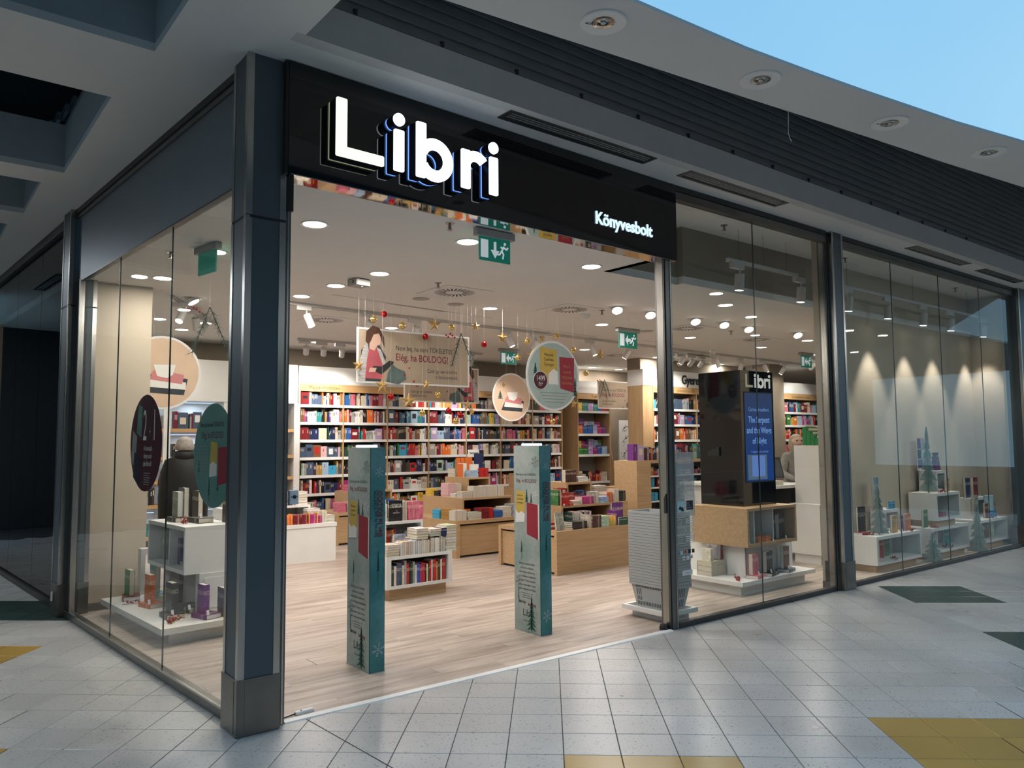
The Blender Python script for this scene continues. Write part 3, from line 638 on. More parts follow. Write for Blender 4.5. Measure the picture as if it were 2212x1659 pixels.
for k, (x, y) in enumerate([(4.68, 7.57), (5.2, 7.63), (8.81, 7.83)]):
    round_fit('ceiling_speaker', x, y, 'round grey ceiling speaker grille, ' + ['left of the pair below the nearest diffuser', 'right of the pair below the nearest diffuser', 'by the slim post'][k], 'speaker', [(0.0005, -.009), (.09, -.008), (.10, -.004), (.10, 0)], 'shelf_grey', grp='ceiling speakers')
for k, (x, y) in enumerate([(6.98, 7.26), (11.73, 8.83)]):
    round_fit('smoke_detector', x, y, 'ribbed white smoke detector, ' + ['beside the second air diffuser', 'in the window left of the pane joint'][k], 'smoke detector', [(0.0005, -.065), (.035, -.064), (.04, -.052), (.05, -.05), (.05, -.04), (.06, -.036), (.062, -.02), (.07, -.015), (.07, 0)], grp='smoke detectors')
def sprinkler(x, y, z, label):
    t = thing('sprinkler', label, 'sprinkler', (x, y, z), 0, 'fire sprinklers')
    G().lathe([(0.0005, -.006), (.035, -.005), (.038, 0)], n=16).obj('rose', 'steel', t); G().cyl((0, 0), .009, -.05, 0, n=8).obj('body', 'steel_dark', t)
    G().cyl((0, 0), .022, -.055, -.05, n=12).obj('deflector', 'steel', t); G().tube([(-.014, 0, -.02), (-.016, 0, -.036), (0, 0, -.05), (.016, 0, -.036), (.014, 0, -.02)], .003).obj('arms', 'steel', t)
for k, (x, y, z) in enumerate([(3.22, 4.80, ZI), (4.35, 6.7, ZI), (6.93, 6.9, ZI), (1.80, 6.98, ZI), (9.85, 7.08, ZI), (12.16, 10.83, ZI), (6.75, 4.9, 3.89), (9.2, 4.9, 3.89), (12.4, 4.9, 3.89)]):
    sprinkler(x, y, z, 'small steel sprinkler, ' + ['left of the nearest exit sign', 'at the corner of the nearest air diffuser', 'under the tilted spotlights', 'seen in the side window left of the exit sign', 'seen in the window under the tilted spotlights', 'far one near the slim post', 'high in the window by the pane joint', 'high behind the first pane of the tree window', 'high behind the last pane of the tree window'][k])
o = thing('ceiling_sensor', 'grey square sensor box on the ceiling inside the doorway', 'sensor', (3.62, 7.04, ZI), math.radians(8))
G().bevbox(-.085, -.085, -.07, .085, .085, 0, .01).obj('box', 'shelf_grey', o); G().sphere((.0, -.05, -.072), .012, 10, 6).obj('eye', 'white_gloss', o); G().box(-.0865, -.03, -.05, -.085, -.015, -.02).obj('slot', 'rubber', o)
# linear slots in the ceiling
for k, (a, b) in enumerate([((3.77, 7.95), (6.19, 8.22)), ((4.53, 8.06), (5.4, 8.16)), ((6.57, 8.60), (8.64, 8.72)), ((7.31, 8.80), (8.73, 8.90)), ((9.6, 8.6), (10.6, 8.7))]):
    dx, dy = b[0] - a[0], b[1] - a[1]; L_ = math.hypot(dx, dy)
    t = thing('ceiling_slot', 'thin linear air slot in the ceiling, ' + ['long one above the hanging banner', 'short one above the hanging banner', 'long one over the green disc', 'short one over the green disc', 'one by the exit sign at the slim post'][k], 'air slot', (a[0], a[1], ZI), math.atan2(dy, dx), 'linear ceiling slots')
    G().box(0, -.022, -.002, L_, -.006, 0).box(0, .006, -.002, L_, .022, 0).obj('frame', 'light_ring', t); G().box(0, -.006, -.0015, L_, .006, 0).obj('slot', 'rubber', t)
# spotlight tracks
mat('track_white', (0.62, 0.60, 0.57), 0.5, noise=0.03)
def track(p0, p1, z, label):
    dx, dy = p1[0] - p0[0], p1[1] - p0[1]; L_ = math.hypot(dx, dy)
    t = thing('light_track', label, 'light track', (p0[0], p0[1], z), math.atan2(dy, dx), 'spotlight tracks')
    G().box(0, -.018, -.035, L_, .018, 0).obj('rail', 'track_white', t); G().box(0, -.006, -.0358, L_, .006, -.035).obj('rail_slot', 'rubber', t)
    for xx in (0, L_): G().box(xx - .012, -.02, -.037, xx + .012, .02, 0).obj('end_cap', 'track_white', t)
    return t
def spot(x, y, z, d, label, e=0.0, on=True, s=1.0):
    t = thing('track_spotlight', label, 'spotlight', (x, y, z), 0, 'white track spotlights')
    v = Vector(d).normalized()
    G().box(-.09 * s, -.022 * s, -.05 * s, .09 * s, .022 * s, 0).obj('adapter', 'track_white', t)
    G().cyl((.04 * s, 0), .010 * s, -.10 * s, -.05 * s, n=8).obj('stem', 'track_white', t)
    h = G().cyl((0, 0), .045 * s, -.155 * s, .0, n=18).obj('head', 'track_white', t, (.04 * s, 0, -.095 * s)); h.rotation_euler = v.to_track_quat('-Z', 'Y').to_euler()
    G().cyl((0, 0), .038 * s, -.158 * s, -.1555 * s, n=18).obj('lens', 'lamp_spot' if on else 'light_ring', h)
    if e:
        p = Vector((.04 * s, 0, -.095 * s)) + v * .175 * s
        lamp('glow', 'SPOT', tuple(p), e, WARM, t, 0.03, aim(v), 62, .6)
    return t
track((3.5, 8.62), (16.2, 9.30), ZI, 'long white ceiling track crossing the shop behind the hanging banner')
HD = [(3.72, (.35, -.25, -1), 1), (4.59, (-.3, .9, -1), 0), (5.29, (.2, .9, -1), 0), (6.87, (.35, -.35, -1), 1), (7.46, (.1, .9, -1), 0), (8.65, (.25, -.3, -1), 1), (9.57, (-.3, .6, -1), 0), (10.44, (.2, -.35, -1), 1), (11.13, (-.2, .7, -1), 0), (12.11, (.25, -.3, -1), 1), (12.98, (.3, .5, -1), 0), (13.8, (.3, -.3, -1), 1), (14.6, (-.2, .6, -1), 0)]
for k, (x, d, on) in enumerate(HD):
    spot(x, 8.62 + (x - 3.5) * .68 / 12.7, ZI - .035, d, 'white track spotlight, ' + ORD[k] + ' along the long ceiling track', 95 if on or k in (1, 2, 4) else 40, True)
track((4.9, 11.55), (8.5, 11.62), ZI, 'white ceiling track in front of the long wall bookcase')
for k, x in enumerate([5.0, 5.3, 5.62, 7.7, 8.2]): spot(x, 11.57, ZI - .035, (.35, .9, -.75), 'white spotlight aimed at the wall bookcase, ' + ORD[k] + ' from the column side', 75)
track((11.0, 9.35), (12.5, 9.45), ZI, 'short white track in front of the children section sign')
for k, x in enumerate([11.2, 11.5, 11.8, 12.1]): spot(x, 9.38, ZI - .035, (.3, .9, -.6), 'white spotlight aimed at the children shelves, ' + ORD[k] + ' of four in a cluster', 60)
track((14.2, 8.45), (15.8, 8.5), ZI, 'short white track by the far fiction shelves')
for k, x in enumerate([14.5, 15.2]): spot(x, 8.47, ZI - .035, (.4, .9, -.6), 'white spotlight aimed at the far fiction shelves, ' + ORD[k] + ' of two', 70)
track((2.35, 9.0), (3.3, 10.6), ZI, 'white ceiling track seen through the side window')
for k, (x, y) in enumerate([(2.5, 9.25), (2.75, 9.65), (3.0, 10.05)]): spot(x, y, ZI - .035, [(-.5, -.5, -1), (.3, .4, -1), (-.4, .8, -1)][k], 'white track spotlight in the side window, ' + ORD[k] + ' from the front', 70, k == 0)
# window tracks hung on wires
for p0, p1, lab in (((6.80, 4.90), (8.09, 4.90), 'white light track hung on wires in the window beside the doorway'), ((8.5, 4.92), (13.6, 4.92), 'long white light track hung on wires in the tree window')):
    t = track(p0, p1, 3.545, lab)
    for f_ in (.15, .5, .85): G().tube([((p1[0] - p0[0]) * f_, 0, 0), ((p1[0] - p0[0]) * f_, 0, 3.89 - 3.545)], .0018, 4).obj('wire', 'rubber', t)
for k, x in enumerate([7.01, 8.2, 9.28, 10.3, 11.33, 12.23, 13.4]):
    spot(x - .04, 4.91, 3.51, (0.02, .10, -1), 'white cylindrical window spotlight, ' + (['first of two in the window beside the doorway', 'second of two in the window beside the doorway'] + [ORD[q] + ' of five in the tree window' for q in range(5)])[k], 70, True, 1.12)
# exit signs
mat('exit_green', (0.01, 0.17, 0.12), 0.4, noise=0.05, emit=(0.01, 0.17, 0.12), es=0.35); mat('exit_white', (0.65, 0.7, 0.72), 0.5, noise=0.03, emit=(0.6, 0.66, 0.7), es=0.5)
def exit_sign(x, y, z, w, label, arrow, rz=0.0, blank=False):
    t = thing('exit_sign', label, 'exit sign', (x, y, z), rz, 'green exit signs'); h = w * .62
    G().bevbox(-w * .62, -.03, -.055, w * .62, .03, 0, .006).obj('housing', 'shelf_grey', t)
    G().box(-w / 2, -.006, -.055 - h, w / 2, .006, -.055).obj('panel', 'exit_green', t)
    if not blank:
        s = G(); c = -.055 - h / 2; yq = -.0075
        s.box(-w * .46, yq, c - h * .38, -w * .22, yq + .001, c + h * .38)
        if arrow == 'd': s.prism([(-.015 * w / .36, c + h * .34), (-.015 * w / .36, c - h * .02), (-.05 * w / .36, c - h * .02), (.0, c - h * .36), (.05 * w / .36, c - h * .02), (.015 * w / .36, c - h * .02), (.015 * w / .36, c + h * .34)], yq, yq + .001, 'y')
        else: s.prism([(-w * .17, c), (-w * .02, c + h * .34), (-w * .02, c + h * .1), (w * .14, c + h * .1), (w * .14, c - h * .1), (-w * .02, c - h * .1), (-w * .02, c - h * .34)], yq, yq + .001, 'y')
        q = w / .36; man = [((.105, .045), (.075, -.005)), ((.10, .035), (.135, .02)), ((.09, .03), (.065, .035)), ((.078, 0), (.10, -.03)), ((.10, -.03), (.09, -.075)), ((.075, 0), (.055, -.035)), ((.055, -.035), (.03, -.04)), ((.135, .02), (.15, .04))]
        for (a, b) in man: s.tube([(a[0] * q, yq, c + a[1] * q), (b[0] * q, yq, c + b[1] * q)], .009 * q, 4)
        s.cyl((.115 * q, c + .07 * q), .014 * q, yq - .002, yq + .001, 'y', 10)
        s.obj('pictogram', 'exit_white', t)
exit_sign(3.605, 4.75, ZI - .01, 0.30, 'green exit sign with a down arrow, just inside the doorway', 'd')
exit_sign(8.385, 7.82, ZI, 0.38, 'green exit sign with a left arrow, near the slim post', 'l')
exit_sign(13.55, 8.06, ZI, 0.36, 'green exit sign seen through the window by the beige pillar', 'l')
exit_sign(1.98, 6.55, ZI, 0.30, 'exit sign seen at a slant in the side window', 'l', math.radians(100), True)
exit_sign(8.5, 10.8, ZI, 0.36, 'far exit sign peeping over the peach disc', 'l')

# ------------------------------------------------------------------ books
PAL = {'red': (0.45, 0.02, 0.02), 'dark red': (0.20, 0.012, 0.02), 'orange': (0.70, 0.16, 0.03), 'yellow': (0.72, 0.46, 0.06), 'mustard': (0.45, 0.24, 0.05), 'cream': (0.68, 0.58, 0.44), 'white': (0.76, 0.73, 0.68),
       'grey': (0.36, 0.35, 0.34), 'black': (0.014, 0.013, 0.014), 'dark brown': (0.07, 0.03, 0.02), 'brown': (0.18, 0.085, 0.04), 'green': (0.05, 0.20, 0.05), 'dark green': (0.02, 0.07, 0.045), 'pale green': (0.42, 0.55, 0.42), 'blue': (0.03, 0.11, 0.35),
       'navy': (0.015, 0.025, 0.09), 'sky blue': (0.05, 0.36, 0.58), 'pale blue': (0.35, 0.48, 0.62), 'purple': (0.16, 0.03, 0.22), 'lilac': (0.45, 0.34, 0.55), 'pink': (0.62, 0.16, 0.22), 'pale pink': (0.72, 0.42, 0.42), 'magenta': (0.40, 0.03, 0.17), 'teal': (0.03, 0.22, 0.23), 'slate': (0.06, 0.09, 0.15)}
BM = G().box(0, 0, 0, .07, 1, 1).box(.93, 0, 0, 1, 1, 1).box(.07, 0, 0, .93, .035, 1).box(.07, .035, .012, .93, .972, .988, 1).mesh('book', ['cover', 'pages'])
BMW = BM.copy(); BMW.materials[1] = MATS['pages_white']
BOXM = G().box(0, 0, 0, 1, 1, 1).mesh('box', 'cover')
RZ = lambda a: Matrix.Rotation(math.radians(a), 4, 'Z'); RX = lambda a: Matrix.Rotation(math.radians(a), 4, 'X'); RY = lambda a: Matrix.Rotation(math.radians(a), 4, 'Y')
POSE = {'spine': Matrix.Identity(4), 'fore': RZ(180), 'cover': RZ(90), 'lie_spine': RY(90), 'lie_pages': RZ(180) @ RY(90), 'lie_top': RZ(90) @ RY(90), 'spine_l': RZ(-90), 'lie_side': RZ(-90) @ RY(90)}
NB = [0]
def place(o, pose, dims, p, tw=0.0, tilt=None, base=None):
    R = POSE[pose]; S_ = Matrix.Diagonal((*dims, 1))
    if tilt: R = tilt @ R
    if tw: R = RZ(tw) @ R
    if base is not None: R = RZ(base) @ R
    pts = [R @ S_ @ Vector((a, b, c)) for a in (0, 1) for b in (0, 1) for c in (0, 1)]
    mn = Vector((min(q.x for q in pts), min(q.y for q in pts), min(q.z for q in pts)))
    o.matrix_world = Matrix.Translation(Vector(p) - mn) @ R @ S_
STUFFG = set()
def bk(p, dims, col, pose, label, group, tw=0.0, tilt=None, mesh=None, name='book', cat='book', base=None):
    if group in STUFFG:
        w_ = {'spine': (dims[0], dims[1], dims[2]), 'fore': (dims[0], dims[1], dims[2]), 'cover': (dims[1], dims[0], dims[2]), 'lie_spine': (dims[2], dims[1], dims[0]), 'lie_pages': (dims[2], dims[1], dims[0])}[pose]
        c = PAL[col]; pc = (.66, .60, .50); t_ = .07
        if pose in ('spine', 'cover'): sbox(p[0], p[1], p[2], p[0] + w_[0], p[1] + w_[1], p[2] + w_[2], c)
        elif pose == 'lie_spine': sbox(p[0], p[1], p[2], p[0] + w_[0], p[1] + w_[1], p[2] + w_[2] * .94, c)
        elif pose == 'fore': sbox(p[0], p[1] + .003, p[2], p[0] + w_[0] * .9, p[1] + w_[1], p[2] + w_[2] * .98, pc); sbox(p[0] + w_[0] * .9, p[1], p[2], p[0] + w_[0], p[1] + w_[1], p[2] + w_[2], c)
        else: sbox(p[0], p[1] + .003, p[2], p[0] + w_[0], p[1] + w_[1], p[2] + w_[2] * .88, pc); sbox(p[0], p[1], p[2] + w_[2] * .88, p[0] + w_[0], p[1] + w_[1], p[2] + w_[2], c)
        return None
    o = bpy.data.objects.new(name, mesh or (BMW if random.random() < .4 else BM)); COL.objects.link(o)
    c = PAL[col] if isinstance(col, str) else col
    o.color = (*[min(1, x * random.uniform(.85, 1.15)) for x in c], 1)
    place(o, pose, dims, p, tw, tilt, base); tag(o, label, cat, group); NB[0] += 1
    return o
def rowbooks(x, y, z, specs, where, group, pose='spine', depth=.15, h=.21, jit=.004, xmax=99, gap=.0015):
    """specs: list of (colour, thickness[, height]) from left to right"""
    for k, s in enumerate(specs):
        c, t = s[0], s[1]; hh = s[2] if len(s) > 2 else h * random.uniform(.93, 1.04)
        if x + t > xmax: break
        bk((x, y + random.uniform(0, jit), z), (t, depth, hh), c, pose, f'{c} book, {ORD[k]} from left, {where}', group)
        x += t + gap
    return x
def pile(x, y, z, n, col, where, group, w=.14, d=.20, t=.028, pose='lie_spine', jit=.004):
    """n books lying on each other; w across, d deep"""
    for k in range(n):
        c = col[k % len(col)] if isinstance(col, (list, tuple)) else col
        tt = t * random.uniform(.92, 1.08)
        dims = (tt, d, w) if pose in ('lie_spine', 'lie_pages') else (tt, w, d)
        lab = f'{c} book, {ORD[n - 1 - k] + " from top" if k < n - 1 else "topmost"}, {where}' if n > 1 else f'{c} book lying {where}'
        bk((x + random.uniform(-jit, jit), y + random.uniform(0, jit), z), dims, c, pose, lab, group, random.uniform(-1.5, 1.5))
        z += tt + .0008
    return z
# joined far-off books: one object with the covers' own colours
STUFF = G(); STUFFC = []
def sbox(x0, y0, z0, x1, y1, z1, c):
    n0 = len(STUFF.f); STUFF.box(x0, y0, z0, x1, y1, z1, skip='b'); STUFFC.extend([c] * (len(STUFF.f) - n0))
ROWP = {'warm': ['orange', 'red', 'cream', 'cream', 'white', 'dark red', 'brown', 'pale pink', 'grey', 'black', 'orange', 'slate'], 'cool': ['navy', 'blue', 'pale blue', 'black', 'slate', 'white', 'pink', 'teal', 'cream', 'lilac', 'dark red'], 'dark': ['black', 'dark brown', 'navy', 'slate', 'dark green', 'dark red', 'white', 'cream', 'red', 'grey'], 'mix': list(PAL)}
def sfill(x0, x1, y, z, zmax, pal, dens=.93, hmin=.15, hmax=.235, dep=.14):
    x = x0 + random.uniform(.0, .02)
    while x < x1 - .02:
        if random.random() > dens: x += random.uniform(.02, .06); continue
        r = random.random()
        if r < .10 and x + .16 < x1:      # facing out
            w = random.uniform(.12, .15); h = random.uniform(hmin + .02, hmax); c = PAL[random.choice(ROWP[pal])]
            sbox(x, y + .015, z, x + w, y + .04, z + h, c)
            c2 = PAL[random.choice(['white', 'cream', 'black', 'red'])]; sbox(x + w * .2, y + .0135, z + h * random.uniform(.25, .6), x + w * .8, y + .015, z + h * random.uniform(.65, .85), c2); x += w + .006; continue
        c = PAL[random.choice(ROWP[pal])]; t = random.uniform(.016, .034); h = random.uniform(hmin, hmax); n = random.choice([1, 1, 1, 2, 2, 3, 4, 5])
        for q in range(n):
            if x + t > x1: break
            yy = y + .02 + random.uniform(0, .008); sbox(x, yy, z, x + t * .95, yy + dep, z + h, c)
            if random.random() < .6:
                a = z + h * random.uniform(.5, .62); c2 = PAL[random.choice(['white', 'cream', 'yellow', 'white'])] if sum(c) < .9 else PAL[random.choice(['black', 'dark red', 'navy'])]
                sbox(x + t * .3, yy - .0006, a, x + t * .65, yy, a + h * .28, c2)
            x += t
def bookcase(name, label, cat, xs, y, depth, levels, ztop, zhead, pal, side='oak_upright', lip=.045, group=None, fill=True, hmax=.235):
    """xs: upright positions; levels: shelf-top heights; front plane at y"""
    t = thing(name, label, cat, (xs[0], y, 0), 0, group); X0 = xs[0]
    G().box(0, depth - .02, 0, xs[-1] - X0, depth, ztop).obj('back_panel', 'shelf_grey', t)
    for k, x in enumerate(xs):
        w = .022; G().box(x - X0 - w / 2, 0 if 0 < k < len(xs) - 1 else -.01, 0, x - X0 + w / 2, depth, ztop).obj('upright', side, t)
    for z in levels:
        for a, b in zip(xs[:-1], xs[1:]):
            G().box(a - X0 + .012, 0.004, z - .03, b - X0 - .012, depth - .02, z).box(a - X0 + .012, 0.0, z - lip, b - X0 - .012, .006, z + .003).obj('shelf', 'white', t)
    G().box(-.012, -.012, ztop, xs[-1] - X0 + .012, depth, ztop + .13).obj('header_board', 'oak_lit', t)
    if zhead > ztop + .14: G().box(-.012, -.02, ztop + .13, xs[-1] - X0 + .012, depth, zhead).obj('header_panel', 'white', t)
    if fill:
        for k, z in enumerate(levels):
            for q, (a, b) in enumerate(zip(xs[:-1], xs[1:])): sfill(a + .016, b - .02, y, z + .003, z + .27, pal[(k + q) % len(pal)], hmax=hmax)
    return t
YB = 12.60
UX = [5.385, 6.198, 7.078, 7.97, 8.843, 9.699, 10.548, 11.37]
LV = [.17, .47, .772, 1.084, 1.388, 1.69, 1.992, 2.294]
bc = bookcase('wall_bookcase', 'long oak and white wall bookcase full of books along the rear wall', 'bookcase', UX, YB, .36, LV, 2.523, 2.955, ['warm', 'cool', 'dark', 'mix', 'warm', 'dark', 'mix'])
G().box(-.03, -.02, 0, -.012, .36, 2.955).obj('end_panel', 'white', bc)
for s_, xx in (('Magyar irodalom', .30), ('Világirodalom', 2.42), ('Család, segítőkönyv', 4.05)):
    text(s_, .085, 'twig', bc, (xx - .15, -.0135, 2.565), FRONT)
# blue-lit niche bookcase on the column side
emat('niche_light', (0.55, 0.72, 1.0), 1.6)
nb = thing('niche_bookcase', 'white bookcase with cool lit niches and oak shelves on the column side', 'bookcase', (1.80, 12.55, 0))
NX = [0.0, .55, 1.45, 2.35, 3.25, 3.52]
G().box(0, .38, 0, 3.52, .40, 2.955).obj('back_panel', 'white', nb)
for x in NX: G().box(x - .05 if x else 0, 0, 0, x + .05, .40, 2.3).obj('upright', 'white', nb)
G().box(0, -.01, 2.3, 3.52, .40, 2.955).obj('header_panel', 'white', nb)
for z in (.25, .72, 1.08, 1.44, 1.87):
    for a, b in zip(NX[:-1], NX[1:]):
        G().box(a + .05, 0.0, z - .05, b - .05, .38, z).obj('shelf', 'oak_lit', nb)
        G().box(a + .08, .30, z + .335 if z < 1.8 else 2.28, b - .08, .33, z + .345 if z < 1.8 else 2.29).obj('light_strip', 'niche_light', nb)
        if b - a > .5: lamp('glow', 'AREA', ((a + b) / 2, .12, (z + .3 if z < 1.8 else 2.26)), 3.2, (.62, .78, 1.0), nb, size=.25)
for z in (.25, .72, 1.08, 1.44, 1.87):
    for a, b in zip(NX[1:-2], NX[2:-1]): sfill(1.80 + a + .1, 1.80 + b - .12, 12.58, z, z + .3, 'dark' if z > 1.2 else 'mix', dens=.72, hmin=.16, hmax=.27)
# toy and children's shelves
ty = bookcase('toy_shelf', 'oak shelf unit crowded with colourful toys and small boxes', 'shelf unit', [11.66, 12.64], 12.40, .50, [.35, .75, 1.344, 1.796, 2.30], 2.56, 2.955, ['mix'], lip=.05, fill=False)
sfill(11.70, 12.6, 12.43, 1.35 - .41 - .19, 1.0, 'warm', hmax=.24); sfill(11.70, 12.6, 12.43, .353, .6, 'cool')
text('Foglalkoztató', .085, 'twig', ty, (.42, -.0135, 2.60), FRONT)
G().prism([(12.40, 0), (12.95, 0), (12.95, 2.95), (12.40, 2.95), (12.40, 1.5), (12.28, .9), (12.10, .45), (12.10, 0)][::1], 0, .025, 'x').obj('flared_side', 'oak_upright', ty, (.99, -12.40, 0))
TC = list(PAL)
k = 0
for z, zn in ((1.347, 'lower'), (1.80, 'middle'), (2.303, 'upper')):
    for r_ in range(2 if z < 2 else 1):
        x = 11.69; k = 0
        while x < 12.46:
            w = random.uniform(.09, .17); h = random.uniform(.12, .20) + r_ * .14; c = random.choice(['purple', 'orange', 'blue', 'lilac', 'yellow', 'pale blue', 'magenta', 'green', 'white', 'teal', 'red'])
            bk((x, 12.43 + r_ * .12, z), (w, .06, h), c, 'spine', f'{c} toy packet, {ORD[k]} from left, {"rear" if r_ else "front"} row of the {zn} toy shelf', 'toy packets on the oak shelf', 0, None, BOXM, 'toy_packet', 'toy')
            x += w + .012; k += 1
kd = bookcase('children_bookcase', 'oak and white bookcase with the black children section lettering', 'bookcase', [11.84, 13.216, 14.6, 15.0], 10.40, .40, [.35, .70, 1.00, 1.33, 1.65, 1.965, 2.275], 2.60, 3.05, ['mix', 'warm', 'cool'])
G().box(-.30, 0, 0, -.012, .40, 2.73).obj('side_panel', 'oak_upright', kd); G().box(-.30, -.02, 2.73, -.012, .40, 3.05).obj('side_header', 'white', kd)
G().box(-.30, .05, 3.05, 3.2, .40, 3.28).obj('upper_wall', 'taupe', kd)
text('Gyerek és ifjúsági', .26, 'black', kd, (.86, -.034, 2.80), FRONT, depth=.008, bold=.005, sx=.85)
text('Gyerekkönyv', .085, 'twig', kd, (.02, -.0135, 2.63), FRONT); text('Ismeretterjesztő', .085, 'twig', kd, (.72, -.0135, 2.63), FRONT)
fc = bookcase('fiction_bookcase', 'oak and white fiction bookcase seen behind the cash desk', 'bookcase', [15.34, 16.9, 18.4], 9.70, .40, [.35, .70, 1.03, 1.34, 1.645, 1.955, 2.245], 2.53, 2.90, ['cool', 'warm', 'mix'])
text('Szórakoztató irodalom', .085, 'twig', fc, (.30, -.0135, 2.56), FRONT)
G().box(-.55, -.02, 0, -.013, .40, 3.28).obj('beige_side', 'taupe', fc)
# gift card poster on the rear wall
gp = thing('gift_poster', 'tall white gift card poster with black flowering branch by the toy shelf', 'poster', (12.76, 12.22, 0.25))
G().box(0, 0, 0, .86, .03, 1.85).obj('frame', 'white', gp); G().box(.06, -.002, .05, .86, 0.0, 1.80).obj('sheet', 'light_ring', gp)
br = G()
random.seed(3)
for a, b in (((.10, 1.02), (.34, 1.24)), ((.10, 1.35), (.30, 1.50)), ((.10, 1.60), (.28, 1.72))):
    br.tube([(a[0], -.004, a[1]), ((a[0] + b[0]) / 2, -.004, (a[1] + b[1]) / 2 + .03), (b[0], -.004, b[1])], .006, 5)
    for q in range(11):
        f_ = random.random(); cx = a[0] + (b[0] - a[0]) * f_ + random.uniform(-.06, .08); cz = a[1] + (b[1] - a[1]) * f_ + random.uniform(-.07, .08)
        an = random.uniform(0, 6.28); L_ = random.uniform(.03, .06); br.add([(cx, -.004, cz), (cx + L_ * .5 * math.cos(an + .4), -.004, cz + L_ * .5 * math.sin(an + .4)), (cx + L_ * math.cos(an), -.004, cz + L_ * math.sin(an)), (cx + L_ * .5 * math.cos(an - .4), -.004, cz + L_ * .5 * math.sin(an - .4))], [(0, 1, 2, 3)])
br.obj('branch_print', 'black', gp)
mat('print_sage', (.42, .50, .46), .6, noise=.05); mat('print_rose', (.60, .22, .22), .6, noise=.05)
G().add([(.62, -.004, 1.28), (.86, -.004, 1.20), (.86, -.004, 1.48), (.60, -.004, 1.50)], [(0, 1, 2, 3)]).obj('sage_card', 'print_sage', gp)
G().add([(.16, -.004, .38), (.46, -.004, .26), (.52, -.004, .42), (.22, -.004, .56)], [(0, 1, 2, 3)]).obj('rose_card', 'print_rose', gp)
text('Libri', .12, 'black', gp, (.30, -.005, .95), FRONT, shear=.2); text('Ajándékkártya', .10, 'black', gp, (.20, -.005, .81), FRONT, bold=.002, sx=.8)
text('Gondoskodó figyelem,\nhelyben és online', .045, 'black', gp, (.24, -.005, .71), FRONT)
random.seed(11)

# ------------------------------------------------------------------ tables
def cubby(name, label, x0, y0, z0, x1, y1, z1, m='oak', th=.03, open_='f', cat='display box', group=None, divs=()):
    t = thing(name, label, cat, (x0, y0, z0), 0, group); w, d, h = x1 - x0, y1 - y0, z1 - z0
    G().box(0, 0, h - th, w, d, h).obj('top', m, t); G().box(0, 0, 0, w, d, th).obj('bottom', m, t)
    if open_ != 'l': G().box(0, 0, th, th, d, h - th).obj('side', m, t)
    if open_ != 'r': G().box(w - th, 0, th, w, d, h - th).obj('side', m, t)
    if open_ == 'f': G().box(th, d - th, th, w - th, d, h - th).obj('back', m, t)
    else:
        G().box(0 if open_ == 'l' else th, 0, th, w - th if open_ != 'r' else w, th, h - th).obj('front', m, t); G().box(th if open_ == 'r' else 0, d - th, th, w - th, d, h - th).obj('back', m, t)
        if open_ == 'l': G().box(w * .55, th, th, w * .55 + .015, d - th, h - th).obj('inner_back', m, t)
    for q in divs: G().box(q, .02, th, q + .018, d - th, h - th).obj('divider', m, t)
    return t
def table(name, label, x0, y0, x1, y1, h, flush, group='oak display tables'):
    t = thing(name, label, 'table', (x0, y0, 0), 0, group); w, d = x1 - x0, y1 - y0
    G().box(0, 0, h - .05, w, d, h).obj('top', 'oak', t)
    if flush == 'f':
        G().box(0, 0, .0, w, .05, h - .05).obj('end_panel', 'oak', t); G().box(0, d - .05, 0, w, d, h - .05).obj('end_panel', 'oak', t)
        G().box(.03, .05, .03, .05, d - .05, h - .075).obj('apron', 'oak', t); G().box(w - .05, .05, .03, w - .03, d - .05, h - .075).obj('apron', 'oak', t)
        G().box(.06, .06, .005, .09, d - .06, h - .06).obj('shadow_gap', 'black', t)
    else:
        G().box(0, 0, .0, .07, d, h - .05).obj('end_panel', 'oak', t); G().box(w - .07, 0, 0, w, d, h - .05).obj('end_panel', 'oak', t)
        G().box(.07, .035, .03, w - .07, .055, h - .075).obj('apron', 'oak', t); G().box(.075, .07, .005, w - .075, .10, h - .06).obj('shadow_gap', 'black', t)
    return t
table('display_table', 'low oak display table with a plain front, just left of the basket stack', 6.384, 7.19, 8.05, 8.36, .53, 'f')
cubby('display_box', 'wide oak display box open to the front on the plain fronted table', 6.79, 7.55, .53, 7.71, 8.3, .80)
cubby('display_box', 'small oak display box holding the dark boxed set on the plain fronted table', 7.17, 7.86, .80, 7.64, 8.25, 1.075)
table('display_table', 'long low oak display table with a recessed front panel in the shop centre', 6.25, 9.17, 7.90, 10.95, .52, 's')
cubby('display_box', 'wide oak display box under the row of pale page edges in the shop centre', 6.59, 9.50, .52, 7.53, 10.60, .805)
cubby('display_box', 'small oak display box at the top of the shop centre table', 6.96, 9.90, .805, 7.40, 10.52, 1.085)
table('display_table', 'oak display table behind the white table on the column side', 5.55, 11.55, 6.95, 12.35, .52, 's')
cubby('display_box', 'oak display box with pink books on the table by the wall bookcase', 5.90, 11.85, .52, 6.75, 12.3, .83)
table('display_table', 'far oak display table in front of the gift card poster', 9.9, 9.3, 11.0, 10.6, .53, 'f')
cubby('display_box', 'far oak display box in front of the gift card poster', 10.25, 9.6, .53, 10.95, 10.3, .80)
table('display_table', 'oak display table in the back row beyond the shop centre table', 8.6, 10.6, 9.9, 11.7, .53, 's')
cubby('display_box', 'oak display box in the back row holding the small section signs', 8.85, 10.85, .53, 9.6, 11.5, .80); cubby('display_box', 'topmost oak display box in the back row under the magazine stand', 8.95, 11.0, .80, 9.35, 11.4, 1.05)

